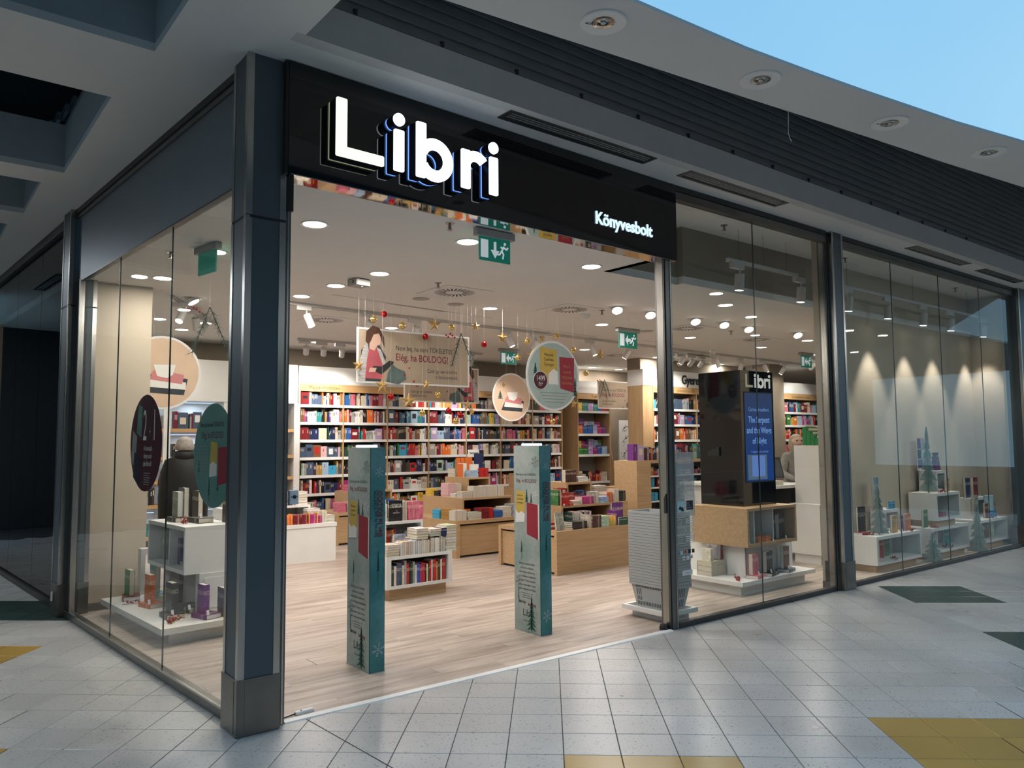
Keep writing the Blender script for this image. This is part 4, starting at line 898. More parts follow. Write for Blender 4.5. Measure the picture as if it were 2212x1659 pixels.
# plain fronted table: books
g1 = 'books on the plain fronted oak table'
wf = 'on the plain fronted table edge'
bk((6.45, 7.27, .53), (.022, .16, .22), 'grey', 'cover', 'dark picture book with a yellow sticker leaning on the wide oak box', g1, 8, RX(-8))
pile(6.46, 7.42, .53, 3, ['red', 'white', 'red'], 'left of the wide oak box', g1, .15, .2)
bk((6.52, 7.60, .53), (.03, .15, .21), 'sky blue', 'spine', 'pale blue book standing against the wide oak box side', g1)
bk((6.56, 7.60, .53), (.03, .15, .22), 'dark red', 'spine', 'dark red book standing against the wide oak box side', g1)
pile(6.70, 7.24, .53, 4, 'black', 'in the black corner pile on the plain fronted table', g1, .25, .20, .022)
x = rowbooks(6.86, 7.42, .53, [('dark green', .035), ('white', .03), ('cream', .025), ('white', .025), ('cream', .025), ('white', .03)], 'in the opening of the wide oak box', g1, 'fore', h=.19)
rowbooks(x, 7.45, .53, [('dark red', .03), ('black', .03), ('cream', .03), ('grey', .03), ('magenta', .03), ('white', .03)], 'further in the opening of the wide oak box', g1, h=.19)
bk((6.985, 7.24, .53), (.035, .17, .165), 'cream', 'fore', 'cream book standing on edge beside the black boxed piles', g1)
pile(7.025, 7.22, .53, 3, 'dark brown', 'in the white dotted pile on the plain fronted table', g1, .15, .2, .05)
pile(7.185, 7.22, .53, 4, 'pale green', 'in the pale green pile on the plain fronted table', g1, .145, .2, .034)
pile(7.345, 7.23, .53, 2, 'yellow', 'in the yellow pile on the plain fronted table', g1, .12, .19, .062)
bk((7.475, 7.25, .53), (.03, .15, .19), 'purple', 'spine', 'purple spined book at the right end of the yellow pile', g1)
bk((7.52, 7.36, .53), (.03, .21, .28), 'purple', 'cover', 'large purple picture book facing out at the table end', g1)
bk((7.51, 7.22, .53), (.03, .18, .10), 'dark green', 'cover', 'dark green box lying before the large purple picture book', g1)
wt = 'on the wide oak box'
rowbooks(6.80, 7.62, .80, [('green', .03, .2), ('cream', .02), ('red', .03), ('white', .02), ('cream', .02), ('dark red', .035, .22)], 'left of the small oak box', g1, 'spine', .16, .21)
pile(6.84, 7.53, .80, 1, 'red', 'in front of the dark red row', g1)
bk((6.815, 7.56, .80), (.02, .13, .165), 'red', 'cover', 'bright red book facing out before the small oak box', g1, -8)
pile(7.02, 7.575, .80, 2, 'cream', 'before the small oak box, cream pair', g1, .19, .14, .024, 'lie_pages')
rowbooks(7.20, 7.75, .80, [('dark red', .04, .14), ('black', .03, .15), ('dark brown', .04, .14), ('navy', .03, .16), ('blue', .035, .17)], 'inside the small oak box', g1)
pile(7.17, 7.56, .80, 2, 'magenta', 'in the magenta pair before the small oak box', g1, .21, .15, .052)
bk((7.39, 7.57, .80), (.045, .14, .155), 'grey', 'spine', 'grey book standing beside the magenta pair', g1); bk((7.437, 7.57, .80), (.045, .14, .155), 'cream', 'fore', 'cream page edges standing beside the grey book', g1)
pile(7.50, 7.56, .80, 2, 'pale blue', 'in the pale pair ending the wide oak box', g1, .17, .13, .04)
pile(7.70, 7.62, .80, 4, 'orange', 'in the orange red pile past the wide oak box end', g1, .10, .16, .033)
G().box(7.71, 7.56, .53, 8.04, 8.0, .80).obj('side_box', 'oak'); 
tag(bpy.data.objects['side_box'], 'oak side box carrying the orange red pile', 'display box')
rowbooks(7.82, 7.60, .80, [('cream', .03), ('white', .03), ('cream', .025)], 'beside the orange red pile', g1, 'fore', h=.17)
pile(7.92, 7.60, .80, 5, 'black', 'in the black striped pile at the far table end', g1, .12, .16, .028)
pile(7.72, 7.85, .80, 7, ['white', 'cream', 'white', 'mustard', 'cream'], 'in the untidy pale pile behind the orange red books', g1, .2, .16, .03, 'lie_pages')
bk((7.19, 7.90, 1.075), (.09, .20, .165), 'dark brown', 'cover', 'dark boxed set with a round pale sticker on the small oak box', g1)
pile(7.42, 7.90, 1.075, 2, 'white', 'in the white lettered pair beside the dark boxed set', g1, .19, .14, .034)
rowbooks(7.66, 8.0, .80, [('white', .03), ('grey', .03), ('white', .03), ('black', .02)], 'behind the small oak box on pale stacks', g1, h=.3)

# shop centre table: books
g2 = 'books on the shop centre table'; STUFFG.add(g2)
pile(6.27, 9.62, .52, 5, 'sky blue', 'in the sky blue pile at the shop centre table corner', g2, .13, .19, .026)
pile(6.27, 9.38, .52, 6, 'mustard', 'in the mustard pile at the shop centre table corner', g2, .15, .2, .026)
rowbooks(6.265, 9.215, .52, [('white', .018), ('brown', .018), ('white', .018), ('cream', .018), ('white', .02), ('cream', .018), ('grey', .018), ('white', .02), ('cream', .02), ('white', .02)], 'in the pale row at the shop centre front corner', g2, 'fore', .15, .145)
pile(6.50, 9.20, .52, 4, 'pale green', 'in the pale front pile of the shop centre table', g2, .22, .16, .025, 'lie_pages')
pile(6.73, 9.21, .52, 5, 'dark red', 'in the brick red pile, first of two', g2, .13, .19, .029); pile(6.865, 9.21, .52, 5, 'red', 'in the brick red pile, second of two', g2, .08, .19, .029)
pile(6.955, 9.21, .52, 4, 'blue', 'in the blue pile of the shop centre table', g2, .16, .2, .026)
pile(7.125, 9.22, .52, 6, 'white', 'in the white pile next to the blue one', g2, .17, .18, .024, 'lie_pages')
pile(7.31, 9.22, .52, 6, ['pale blue', 'lilac', 'grey'], 'in the grey lilac pile at the table end', g2, .15, .2, .03)
pile(6.52, 9.48, .52, 4, ['orange', 'red', 'cream'], 'behind the pale row, low mixed pile', g2, .2, .15, .03)
pile(6.95, 9.44, .52, 4, ['white', 'cream', 'orange', 'white'], 'in the far low pile under the wide box', g2, .2, .14, .03, 'lie_pages')
pile(6.62, 10.40, .805, 4, 'yellow', 'in the bright yellow pile on the wide box', g2, .13, .16, .026); pile(6.62, 10.17, .805, 3, 'black', 'in the black pile beside the bright yellow one', g2, .17, .15, .024)
pile(6.62, 9.92, .805, 9, 'pale pink', 'in the tall pink striped pile on the wide box', g2, .13, .2, .022); pile(6.76, 9.95, .805, 9, 'cream', 'in the tall pale pile behind the pink one', g2, .13, .2, .021, 'lie_pages')
pile(6.61, 9.70, .805, 2, 'white', 'in the low white pair before the pink pile', g2, .17, .15, .028, 'lie_pages')
pile(6.61, 9.53, .805, 4, ['cream', 'lilac', 'white', 'cream'], 'in the pale corner pile of the wide box', g2, .19, .15, .024, 'lie_pages')
rowbooks(6.81, 9.53, .805, [('white', .028), ('cream', .02), ('white', .03), ('cream', .025), ('white', .03), ('white', .025), ('cream', .02), ('white', .03), ('lilac', .025), ('cream', .03), ('white', .03), ('white', .03), ('cream', .03), ('yellow', .02), ('white', .03), ('blue', .03), ('white', .03), ('cream', .03), ('cream', .03), ('cream', .03)], 'in the long pale row on the wide box', g2, 'fore', .15, .168)
pile(6.97, 10.25, 1.085, 5, ['mustard', 'cream', 'yellow', 'cream'], 'in the pale yellow pile on the top box', g2, .14, .2, .025, 'lie_pages')
rowbooks(6.99, 10.08, 1.085, [('orange', .02), ('white', .035), ('white', .03)], 'on the top box, spine side', g2, 'spine', .14, .21)
bk((7.07, 9.96, 1.085), (.04, .15, .20), 'white', 'cover', 'white book with a green picture facing out on the top box', g2)
pile(7.04, 9.925, 1.085, 4, 'pale blue', 'in the pale blue pile on the top box', g2, .15, .14, .026)
bk((7.16, 10.06, 1.085), (.03, .14, .19), 'blue', 'cover', 'blue book facing out on the top box', g2)
pile(7.205, 9.92, 1.085, 5, 'red', 'in the scarlet pile on the top box, first of two', g2, .10, .17, .027); pile(7.31, 9.92, 1.085, 5, 'red', 'in the scarlet pile on the top box, second of two', g2, .075, .17, .027)
for k, x in enumerate((7.04, 7.12, 7.20, 7.27)): bk((x, 10.30, 1.085), (.03, .07, .30), 'orange', 'cover', 'orange portrait book, ' + ORD[k] + ' of four standing behind the top box books', g2)
bk((7.36, 10.25, 1.085), (.03, .15, .36), 'navy', 'cover', 'tall navy and red book standing at the back of the top box', g2)
# back row tables (small in view)
g3 = 'books on the back row tables'; STUFFG.add(g3)
for k, (x, y, z, c) in enumerate([(8.62, 10.62, .53, 'dark red'), (8.80, 10.62, .53, 'black'), (9.0, 10.62, .53, 'cream'), (9.2, 10.62, .53, 'white'), (8.9, 10.88, .80, 'white'), (9.06, 10.88, .80, 'grey'), (9.25, 10.88, .80, 'white'), (9.45, 10.9, .80, 'dark red'), (9.0, 11.02, 1.05, 'grey'), (9.17, 11.02, 1.05, 'white'), (10.0, 9.34, .53, 'white'), (10.2, 9.34, .53, 'cream'), (10.45, 9.34, .53, 'black'), (10.3, 9.64, .80, 'black'), (10.55, 9.64, .80, 'lilac')]):
    pile(x, y, z, 3 if k < 13 else 4, [c, 'cream', c], f'in the {c} back row pile, {ORD[k]} of fifteen', g3, .15, .2, .032)
bk((9.37, 11.02, .80), (.03, .13, .24), 'dark red', 'cover', 'dark red book facing out in the back row', g3); bk((9.5, 11.03, .80), (.03, .10, .26), 'red', 'cover', 'red and white book facing out at the back row end', g3)
# small section signs
mat('sign_white', (.82, .80, .76), .5, noise=.02)
def sect(x, y, z, s_, label, w=.22):
    t = thing('section_sign', label, 'sign', (x, y, z), 0, 'small section signs')
    G().box(w - .02, .01, 0, w + .10, .03, .20).obj('holder', 'black', t); G().box(0, 0, .09, w, .008, .21).obj('card', 'sign_white', t)
    for q, l_ in enumerate(s_.split('\n')): text(l_, .045, 'black', t, (w * .14, -.0012, .14 - q * .042 + (.012 if '\n' in s_ else 0)), FRONT, bold=.0015, sx=.8)
sect(7.28, 10.33, 1.30, 'Pszichológia', 'small white section sign reading Pszichológia over the shop centre table')
G().box(7.45, 10.335, 1.085, 7.47, 10.35, 1.35).obj('sign_stand', 'black'); tag(bpy.data.objects['sign_stand'], 'thin black stand under the Pszichológia sign', 'stand')
sect(8.98, 11.08, 1.31, 'Szociológia', 'small white section sign reading Szociológia in the back row'); sect(9.30, 11.0, 1.27, 'Történelem,\nPolitika', 'small white section sign reading Történelem, Politika in the back row', .26)
for k, (x, y, z0, z1) in enumerate([(9.20, 11.09, 1.05, 1.34), (9.58, 11.01, .80, 1.30)]):
    tag(G().box(x, y, z0, x + .02, y + .015, z1).obj('sign_stand', 'black'), ['thin black stand under the Szociológia sign', 'thin black stand under the Történelem sign'][k], 'stand')

# white low table on the column side
t = thing('white_table', 'plain white low table with orange and magenta books beside the doorway jamb', 'table', (3.2, 10.24, 0))
G().box(0, 0, .47, 1.75, .95, .52).obj('top', 'white', t); G().box(.01, .01, .0, 1.74, .94, .47).obj('body', 'white', t)
cubby('white_box', 'white display box with page edges on the low white table', 3.5, 10.62, .52, 4.72, 11.1, .755, 'white')
g4 = 'books on the white low table'
for k, (x, c, n, w) in enumerate([(4.13, 'orange', 5, .17), (4.31, 'dark red', 5, .12), (4.44, 'dark red', 5, .10), (4.55, 'magenta', 5, .12), (4.68, 'magenta', 4, .06)]):
    pile(x, 10.28, .52, n, c, f'in the {ORD[k]} bright pile on the white table front', g4, w, .2, .025)
for k, x in enumerate((4.10, 4.295, 4.545, 4.665)): bk((x, 10.275, .52), (.014, .12, .145), 'yellow', 'spine', 'narrow yellow book, ' + ORD[k] + ' of four between the bright piles', g4)
rowbooks(4.755, 10.30, .52, [('cream', .03), ('white', .012), ('cream', .03)], 'at the white table end', g4, 'fore', h=.16)
pile(4.83, 10.30, .52, 3, 'white', 'in the pale pile at the white table corner', g4, .115, .2, .032, 'lie_pages')
pile(4.62, 10.50, .52, 5, 'cream', 'behind the bright piles on the white table', g4, .2, .14, .035, 'lie_pages')
rowbooks(4.44, 10.66, .755, [('black', .03), ('white', .02), ('brown', .02), ('white', .02)], 'on the white box', g4, 'spine', h=.19); pile(4.535, 10.66, .755, 5, 'cream', 'on the white box at its corner', g4, .16, .2, .037, 'lie_pages')
rowbooks(4.25, 10.66, .755, [('white', .05), ('white', .05), ('lilac', .04)], 'on the white box, inner part', g4, 'fore', h=.2)
# oak table by the wall bookcase
g5 = 'pink and blue books on the oak table by the wall bookcase'; STUFFG.add(g5)
for k, (x, c) in enumerate([(5.62, 'pink'), (5.78, 'pale pink'), (5.93, 'pale blue'), (6.06, 'dark brown'), (6.2, 'cream'), (6.36, 'cream'), (6.52, 'blue')]): pile(x, 11.58, .52, 4, c, f'in the {c} pile, {ORD[k]} on the oak table by the wall', g5, .13, .2, .04)
for k, (x, c) in enumerate([(5.92, 'pink'), (6.08, 'blue'), (6.22, 'pale pink'), (6.38, 'pink')]): pile(x, 11.88, .83, 3, c, f'in the {c} pile, {ORD[k]} on the oak box by the wall', g5, .14, .2, .035)

# white unit with the book-filled shelf
wu = thing('white_unit', 'small white book unit with an open shelf on an oak plinth, behind the nearer pillar', 'shelf unit', (4.02, 7.16, 0))
G().box(.06, .05, 0, .76, .80, .12).obj('plinth', 'oak', wu); G().box(0, 0, .12, .81, .85, .15).obj('bottom', 'white', wu); G().box(0, 0, .42, .81, .85, .452).obj('top', 'white', wu)
G().box(0, 0, .15, .055, .85, .42).obj('side', 'white', wu); G().box(.76, 0, .15, .81, .85, .42).obj('side', 'white', wu); G().box(.055, .40, .15, .76, .42, .42).obj('back', 'shelf_grey', wu)
g6 = 'books in the open shelf of the small white unit'
rowbooks(4.085, 7.185, .15, [('dark green', .035, .21), ('white', .03, .20), ('slate', .065, .225), ('cream', .024, .20), ('grey', .028, .245), ('red', .024, .21), ('black', .026, .215), ('dark green', .02, .21), ('grey', .024, .225), ('white', .024, .19), ('blue', .034, .20), ('magenta', .024, .19), ('red', .036, .20), ('black', .018, .185), ('cream', .016, .185), ('dark green', .018, .185), ('red', .022, .21), ('white', .016, .225), ('red', .042, .225), ('mustard', .018, .2), ('dark brown', .034, .22), ('white', .018, .22), ('red', .042, .23)], 'in the open shelf of the small white unit', g6, 'spine', .15, xmax=4.775)
g7 = 'books on top of the small white unit'
zt = .452
pile(4.03, 7.17, zt, 5, 'cream', 'in the pale front pile of the small white unit', g7, .15, .2, .024, 'lie_pages')
rowbooks(4.195, 7.18, zt, [('white', .022), ('cream', .024), ('cream', .02), ('brown', .012), ('orange', .012), ('cream', .02), ('grey', .016), ('white', .014), ('sky blue', .03), ('white', .014), ('sky blue', .012), ('white', .02), ('pale blue', .022), ('white', .02)], 'in the front row on the small white unit', g7, 'fore', .14, .14)
rowbooks(4.455, 7.18, zt, [('cream', .024), ('cream', .024), ('cream', .022), ('cream', .024)], 'in the cream group on the small white unit', g7, 'fore', .14, .145)
rowbooks(4.56, 7.18, zt, [('dark brown', .012), ('white', .028), ('black', .012), ('cream', .06), ('navy', .014), ('white', .02), ('black', .012), ('white', .02), ('navy', .012)], 'in the dark striped group on the small white unit', g7, 'fore', .14, .16)
pile(4.76, 7.17, zt, 9, 'cream', 'in the tall cream pile at the unit corner', g7, .135, .2, .030, 'lie_pages')
pile(4.40, 7.185, zt + .15, 4, ['cream', 'white', 'cream', 'white'], 'in the upper white pile on the small white unit', g7, .145, .2, .028, 'lie_pages')
pile(4.57, 7.19, zt + .168, 3, ['pale green', 'pale blue', 'white'], 'in the upper green pile, small white unit', g7, .14, .2, .026, 'lie_pages')
bk((4.715, 7.17, zt + .168), (.05, .2, .085), 'navy', 'spine', 'navy book end sticking out beside the tall cream pile', g7)
bk((4.22, 7.36, zt), (.03, .14, .20), 'pale blue', 'cover', 'pale blue book with a portrait facing out on the small white unit', g7)
pile(4.29, 7.36, zt, 6, ['white', 'red', 'white'], 'in the red and white pile on the small white unit', g7, .12, .18, .026)
pile(4.05, 7.37, zt, 3, ['white', 'red', 'grey'], 'in the low mixed pile beside the nearer pillar', g7, .14, .18, .03)
pile(4.50, 7.42, zt, 7, ['white', 'cream'], 'in the inner white pile on the small white unit', g7, .28, .2, .028, 'lie_pages')
cubby('white_box', 'white display box at the top of the small white unit', 4.20, 7.55, zt, 4.70, 7.95, .77, 'white', .03)
rowbooks(4.245, 7.60, zt + .03, [('orange', .03), ('red', .02), ('brown', .03), ('orange', .02), ('dark red', .03)], 'inside the upper white box', g7, h=.2)
g8 = 'books on the upper white box'
rowbooks(4.215, 7.60, .77, [('cream', .035), ('white', .02)], 'behind the black facing book', g8, 'fore', .14, .20)
jb = bk((4.28, 7.57, .77), (.03, .165, .225), 'black', 'cover', 'black book with cream lettering facing out on the upper white box', g8, -6)
rowbooks(4.45, 7.60, .77, [('white', .02), ('cream', .016), ('grey', .016), ('cream', .016)], 'beside the black facing book', g8, 'fore', .14, .215)
rowbooks(4.53, 7.585, .77, [('pink', .042, .205), ('pink', .042, .205)], 'of the pink pair on the upper white box', g8, 'spine', .16)
bk((4.62, 7.575, .77), (.03, .10, .205), 'pink', 'cover', 'pink cover facing out at the end of the pink pair', g8, -6)

# ------------------------------------------------------------------ flat prints and cut-out shapes
mat('ink', (.02, .02, .022), .6, noise=.1); mat('ink_red', (.20, .012, .03), .6, noise=.1); mat('ink_white', (.80, .78, .74), .6, noise=.03); mat('ink_grey', (.30, .31, .30), .6, noise=.05)
mat('print_green', (.012, .10, .07), .6, noise=.3, nscale=30); mat('print_yellow', (.62, .42, .08), .6, noise=.1); mat('print_crimson', (.33, .015, .035), .6, noise=.08)
mat('snow', (.42, .60, .62), .6, noise=.05)
def fir(h, w, layers=7, bare=.12, jag=3, seed=1):
    """outline points of a fir tree, base at 0,0; list of (x,z), counter-clockwise"""
    rn = random.Random(seed); R = []
    for k in range(layers):
        f0 = bare + (1 - bare) * k / layers; f1 = bare + (1 - bare) * (k + 1) / layers
        wi = w / 2 * (1 - f0) ** .9 * rn.uniform(.8, 1.1)
        R.append((wi, h * (f0 - .015))); R.append((wi * .80, h * (f0 + .25 * (f1 - f0))))
        if jag > 1: R.append((wi * .86, h * (f0 + .30 * (f1 - f0)))); R.append((wi * .52, h * (f0 + .62 * (f1 - f0))))
        R.append((wi * .34, h * (f0 + .9 * (f1 - f0))))
    L = [(-x * rn.uniform(.85, 1.1), z) for x, z in reversed(R)]
    st = w * .04
    return [(-st, 0), (st, 0), (st, h * bare)] + R + [(0, h)] + L + [(-st, h * bare)]
def flat(poly, y, m, name, parent, th=.001):
    # flat print lying in the local XZ plane facing -Y (fan from the tree's own axis is safe: thin strips)
    g_ = G(); n = len(poly)
    g_.add([(p, y, q) for p, q in poly], [tuple(range(n))]); return g_.obj(name, m, parent)
def firprint(x, z, h, w, y, m, parent, layers=7, bare=.12, seed=1):
    """fir tree as stacked triangles (prints)"""
    g_ = G(); rn = random.Random(seed); g_.add([(x - w * .03, y, z), (x + w * .03, y, z), (x + w * .03, y, z + h * .9), (x - w * .03, y, z + h * .9)], [(0, 1, 2, 3)])
    for k in range(layers):
        f0 = bare + (1 - bare) * k / layers; f1 = bare + (1 - bare) * (k + 1.5) / layers; wi = w / 2 * (1 - f0) ** .85 * rn.uniform(.8, 1.1); wl = wi * rn.uniform(.8, 1.1)
        g_.add([(x - wl, y, z + h * (f0 - .02)), (x - wl * .3, y, z + h * (f0 + .02)), (x + wi * .3, y, z + h * (f0 + .02)), (x + wi, y, z + h * (f0 - .02)), (x, y, z + h * min(1, f1))], [(0, 1, 4), (1, 2, 4), (2, 3, 4)])
    return g_.obj('tree_print', m, parent)
def snowflake(x, z, r, y, m, parent):
    g_ = G()
    def bar(a, b, w):
        d = Vector((b[0] - a[0], b[1] - a[1])).normalized(); n = Vector((-d.y, d.x)) * w
        g_.add([(a[0] - n.x, y, a[1] - n.y), (b[0] - n.x, y, b[1] - n.y), (b[0] + n.x, y, b[1] + n.y), (a[0] + n.x, y, a[1] + n.y)], [(0, 1, 2, 3)])
    for k in range(6):
        t = k * math.pi / 3 + .3; c, s_ = math.cos(t), math.sin(t); bar((x, z), (x + r * c, z + r * s_), r * .05)
        for f_ in (.45, .75):
            for sg_ in (-.8, .8): bar((x + r * f_ * c, z + r * f_ * s_), (x + r * (f_ * c + .28 * math.cos(t + sg_)), z + r * (f_ * s_ + .28 * math.sin(t + sg_))), r * .045)
    return g_.obj('snowflake_print', m, parent)
def gate_mat(name, c1, c2, c3):
    m, t, b = nodes(name); b.inputs['Roughness'].default_value = .45
    tx = t.nodes.new('ShaderNodeTexCoord'); w = t.nodes.new('ShaderNodeTexNoise'); w.inputs['Scale'].default_value = 2.3; w.inputs['Detail'].default_value = 1
    r = t.nodes.new('ShaderNodeValToRGB'); r.color_ramp.elements[0].position = .40; r.color_ramp.elements[0].color = (*c1, 1); r.color_ramp.elements[1].position = .60; r.color_ramp.elements[1].color = (*c2, 1)
    e = r.color_ramp.elements.new(.5); e.color = (*c3, 1)
    n2 = t.nodes.new('ShaderNodeTexNoise'); n2.inputs['Scale'].default_value = 26; n2.inputs['Detail'].default_value = 3; mx = t.nodes.new('ShaderNodeMixRGB'); mx.blend_type = 'OVERLAY'; mx.inputs[0].default_value = .25
    t.links.new(tx.outputs['Object'], w.inputs[0]); t.links.new(tx.outputs['Object'], n2.inputs[0]); t.links.new(w.outputs['Fac'], r.inputs[0]); t.links.new(r.outputs[0], mx.inputs[1]); t.links.new(n2.outputs['Fac'], mx.inputs[2]); t.links.new(mx.outputs[0], b.inputs['Base Color'])
    MATS[name] = m
gate_mat('gate_sage', (.27, .36, .33), (.42, .46, .43), (.36, .42, .39)); gate_mat('gate_teal', (.035, .21, .21), (.15, .34, .36), (.07, .26, .27))
emat('gate_lamp', (.55, .75, 1.0), 2.2)
def gate(x, y, label, seed):
    t = thing('antitheft_gate', label, 'security gate', (x, y, 0), 0, 'printed anti-theft gate pillars'); W, D, H = .118, .355, 1.598
    G().box(0, .0, .004, W, D, H).obj('body', 'gate_sage', t); G().box(0.0, -.003, .006, W, .0, H).obj('front_print', 'gate_teal', t); G().box(-.003, -.003, .004, 0, .004, H).obj('edge', 'print_green', t)
    G().prism(rr(.0, .0, .19, .022, .010), .02, W - .02, 'x').obj('light_cap', 'gate_lamp', t, (0, .08, H - .002)); G().box(-.004, -.004, 0, W + .004, D + .004, .004).obj('foot', 'gate_sage', t)
    # prints on the narrow front
    F = t
    firprint(.062, .60, .26, .055, -.0045, 'print_green', F, 6, .42, seed); snowflake(.066, .16, .05, -.0045, 'snow', F); snowflake(.07, 1.42, .035, -.0045, 'snow', F)
    ro = (math.pi / 2, -math.pi / 2, 0)
    text('Nem baj, ha nem TÖKÉLETES.', .038, 'ink', F, (.052, -.0045, .955), ro, sx=.72); text('Elég, ha BOLDOG!', .055, 'ink_red', F, (.094, -.0045, .955), ro, sx=.78, bold=.0012)
    # prints on the wide side: a panel turned to face -X
    s = G().box(0, 0, 0, D - .01, .0012, H - .012).obj('side_print', 'gate_sage', t, (-.0015, D - .004, .008), -math.pi / 2)
    def T(st, size, m, xx, zz, **k): text(st, size, m, s, (xx, -.0012, zz), FRONT, align='CENTER', **k)
    T('Nem baj, ha nem TÖKÉLETES.', .026, 'ink', .165, 1.332, sx=.85); T('Elég, ha BOLDOG!', .042, 'ink_red', .17, 1.272, sx=.85)
    G().add([(.02, -.0012, .92), (.145, -.0012, .93), (.155, -.0012, 1.19), (.03, -.0012, 1.20)], [(0, 1, 2, 3)]).obj('book_print', 'print_yellow', s)
    G().add([(.02, -.0016, .92), (.145, -.0016, .93), (.148, -.0016, 1.0), (.10, -.0016, 1.02), (.06, -.0016, 1.0), (.022, -.0016, 1.03)], [(0, 1, 2, 3, 4, 5)]).obj('book_print', 'ink_white', s)
    for q, l_ in enumerate(('Mennyei', 'Cselédek', 'Gyöngye')): text(l_, .022, 'ink', s, (.085, -.0017, 1.15 - q * .032), FRONT, align='CENTER')
    G().add([(.175, -.0018, .83), (.325, -.0018, .79), (.325, -.0018, 1.085), (.175, -.0018, 1.10)], [(0, 1, 2, 3)]).obj('book_print', 'print_crimson', s)
    G().add([(.325, -.0018, .79), (.338, -.0018, .795), (.338, -.0018, 1.09), (.325, -.0018, 1.085)], [(0, 1, 2, 3)]).obj('book_print', 'ink_white', s)
    firprint(.175, 1.09, .13, .05, -.0013, 'print_green', s, 5, .1, seed + 2); firprint(.235, 1.09, .09, .04, -.0013, 'print_green', s, 5, .1, seed + 3); firprint(.10, .60, .17, .05, -.0013, 'print_green', s, 5, .4, seed + 4); firprint(.23, .005, .30, .15, -.0013, 'print_green', s, 8, .05, seed + 5); firprint(.055, .15, .22, .035, -.0013, 'print_green', s, 5, .5, seed)
    snowflake(.29, 1.45, .05, -.0013, 'ink_grey', s); snowflake(.06, .42, .05, -.0013, 'ink_grey', s); snowflake(.29, 1.16, .04, -.0013, 'ink_white', s)
    for q, l_ in enumerate(('Boldog ünnepi időszakot', 'kívánunk új, bővített', 'webáruházas díszkötéssel,', 'mert a Mennyei mókaforrás', 'az egyik. Ti most ti lettek,', 'pedig minden olyan van itt,', 'amiért érdemes várni hozni.')): T(l_, .025, 'ink', .17, .565 - q * .036, sx=.85)
    for q, l_ in enumerate(('Az ajánlat november 1-jétől', 'a készlet erejéig tart.', 'Részletek a boltokban.')): T(l_, .014, 'ink', .17, .318 - q * .019)
    T('libri.hu', .033, 'ink', .105, .235, bold=.001); T('boldog', .036, 'ink_red', .235, .222, bold=.001)
    T('Libri', .082, 'ink', .18, .385 - .30 + .045, sx=.95); T('Könyvesboltok', .021, 'ink', .19, .085)
    return t
gate(2.704, 5.055, 'teal printed anti-theft gate pillar nearer the corner column', 3); gate(4.330, 5.085, 'teal printed anti-theft gate pillar nearer the basket stack', 9)

# ------------------------------------------------------------------ shopping baskets
mat('basket_grey', (.42, .43, .425), .5, noise=.04); mat('basket_in', (.05, .05, .05), .6, noise=.1)
st = thing('basket_stand', 'low white stand with a rim under the basket stack', 'stand', (5.44, 4.655, 0))
G().box(.08, .06, 0, .36, .50, .065).obj('plinth', 'white', st); G().box(0, 0, .065, .42, .56, .075).obj('tray', 'white', st)
for b in ((0, 0, .42, .035), (0, .525, .42, .56), (0, .035, .035, .525), (.385, .035, .42, .525)): G().box(b[0], b[1], .075, b[2], b[3], .105).obj('rim', 'white', st)
def rect_ring(x0, y0, x1, y1): return [(x0, y0), (x1, y0), (x1, y1), (x0, y1)]
def taper(g_, a, za, b, zb):
    o_ = [(*p, za) for p in a] + [(*p, zb) for p in b]; g_.add(o_, [(i, (i + 1) % 4, 4 + (i + 1) % 4, 4 + i) for i in range(4)]); return g_
WB, DB, HB = .30, .50, .232
body_m = G(); taper(body_m, rect_ring(-.105, -.195, .105, .195), 0, rect_ring(-.140, -.24, .140, .24), HB); taper(body_m, rect_ring(-.10, -.19, .10, .19), .004, rect_ring(-.135, -.235, .135, .235), HB); body_m.add([(-.105, -.195, 0), (.105, -.195, 0), (.105, .195, 0), (-.105, .195, 0)], [(3, 2, 1, 0)])
slots = G()
for z0, z1, n in ((.02, .055, 19), (.185, .215, 19)):
    for q in range(n):
        yy = -.175 + .35 * q / (n - 1); f0 = z0 / HB; f1 = z1 / HB; xa = -.1055 - .035 * f0; xb = -.1055 - .035 * f1; w = .0052
        slots.add([(xa, yy - w, z0), (xa, yy + w, z0), (xb, yy + w, z1), (xb, yy - w, z1)], [(3, 2, 1, 0)])
for ys_ in (-.17, -.148, -.126, .126, .148, .17):
    for z0, z1 in ((.065, .105), (.115, .175)):
        f0 = z0 / HB; f1 = z1 / HB; slots.add([(-.1055 - .035 * f0, ys_ - .005, z0), (-.1055 - .035 * f0, ys_ + .005, z0), (-.1055 - .035 * f1, ys_ + .005, z1), (-.1055 - .035 * f1, ys_ - .005, z1)], [(3, 2, 1, 0)])
for z0, z1 in ((.03, .10), (.12, .20)):
    for q in range(7):
        xx = -.07 + .14 * q / 6; f0 = z0 / HB; f1 = z1 / HB; slots.add([(xx - .005, -.1955 - .045 * f0, z0), (xx + .005, -.1955 - .045 * f0, z0), (xx + .005, -.1955 - .045 * f1, z1), (xx - .005, -.1955 - .045 * f1, z1)], [(0, 1, 2, 3)])
rim_m = G(); o_ = rect_ring(-WB / 2, -DB / 2, WB / 2, DB / 2); i_ = rect_ring(-.137, -.237, .137, .237)
taper(rim_m, o_, HB - .024, o_, HB); 
for za in (HB, HB - .024):
    rim_m.add([(*p, za) for p in o_] + [(*p, za) for p in i_], [(k, (k + 1) % 4, 4 + (k + 1) % 4, 4 + k) for k in range(4)])
taper(rim_m, i_, HB - .024, i_, HB)
bmB, bmS, bmR = body_m.mesh('body', 'basket_grey'), slots.mesh('slots', 'basket_in'), rim_m.mesh('rim', 'basket_grey')
NBK = 26
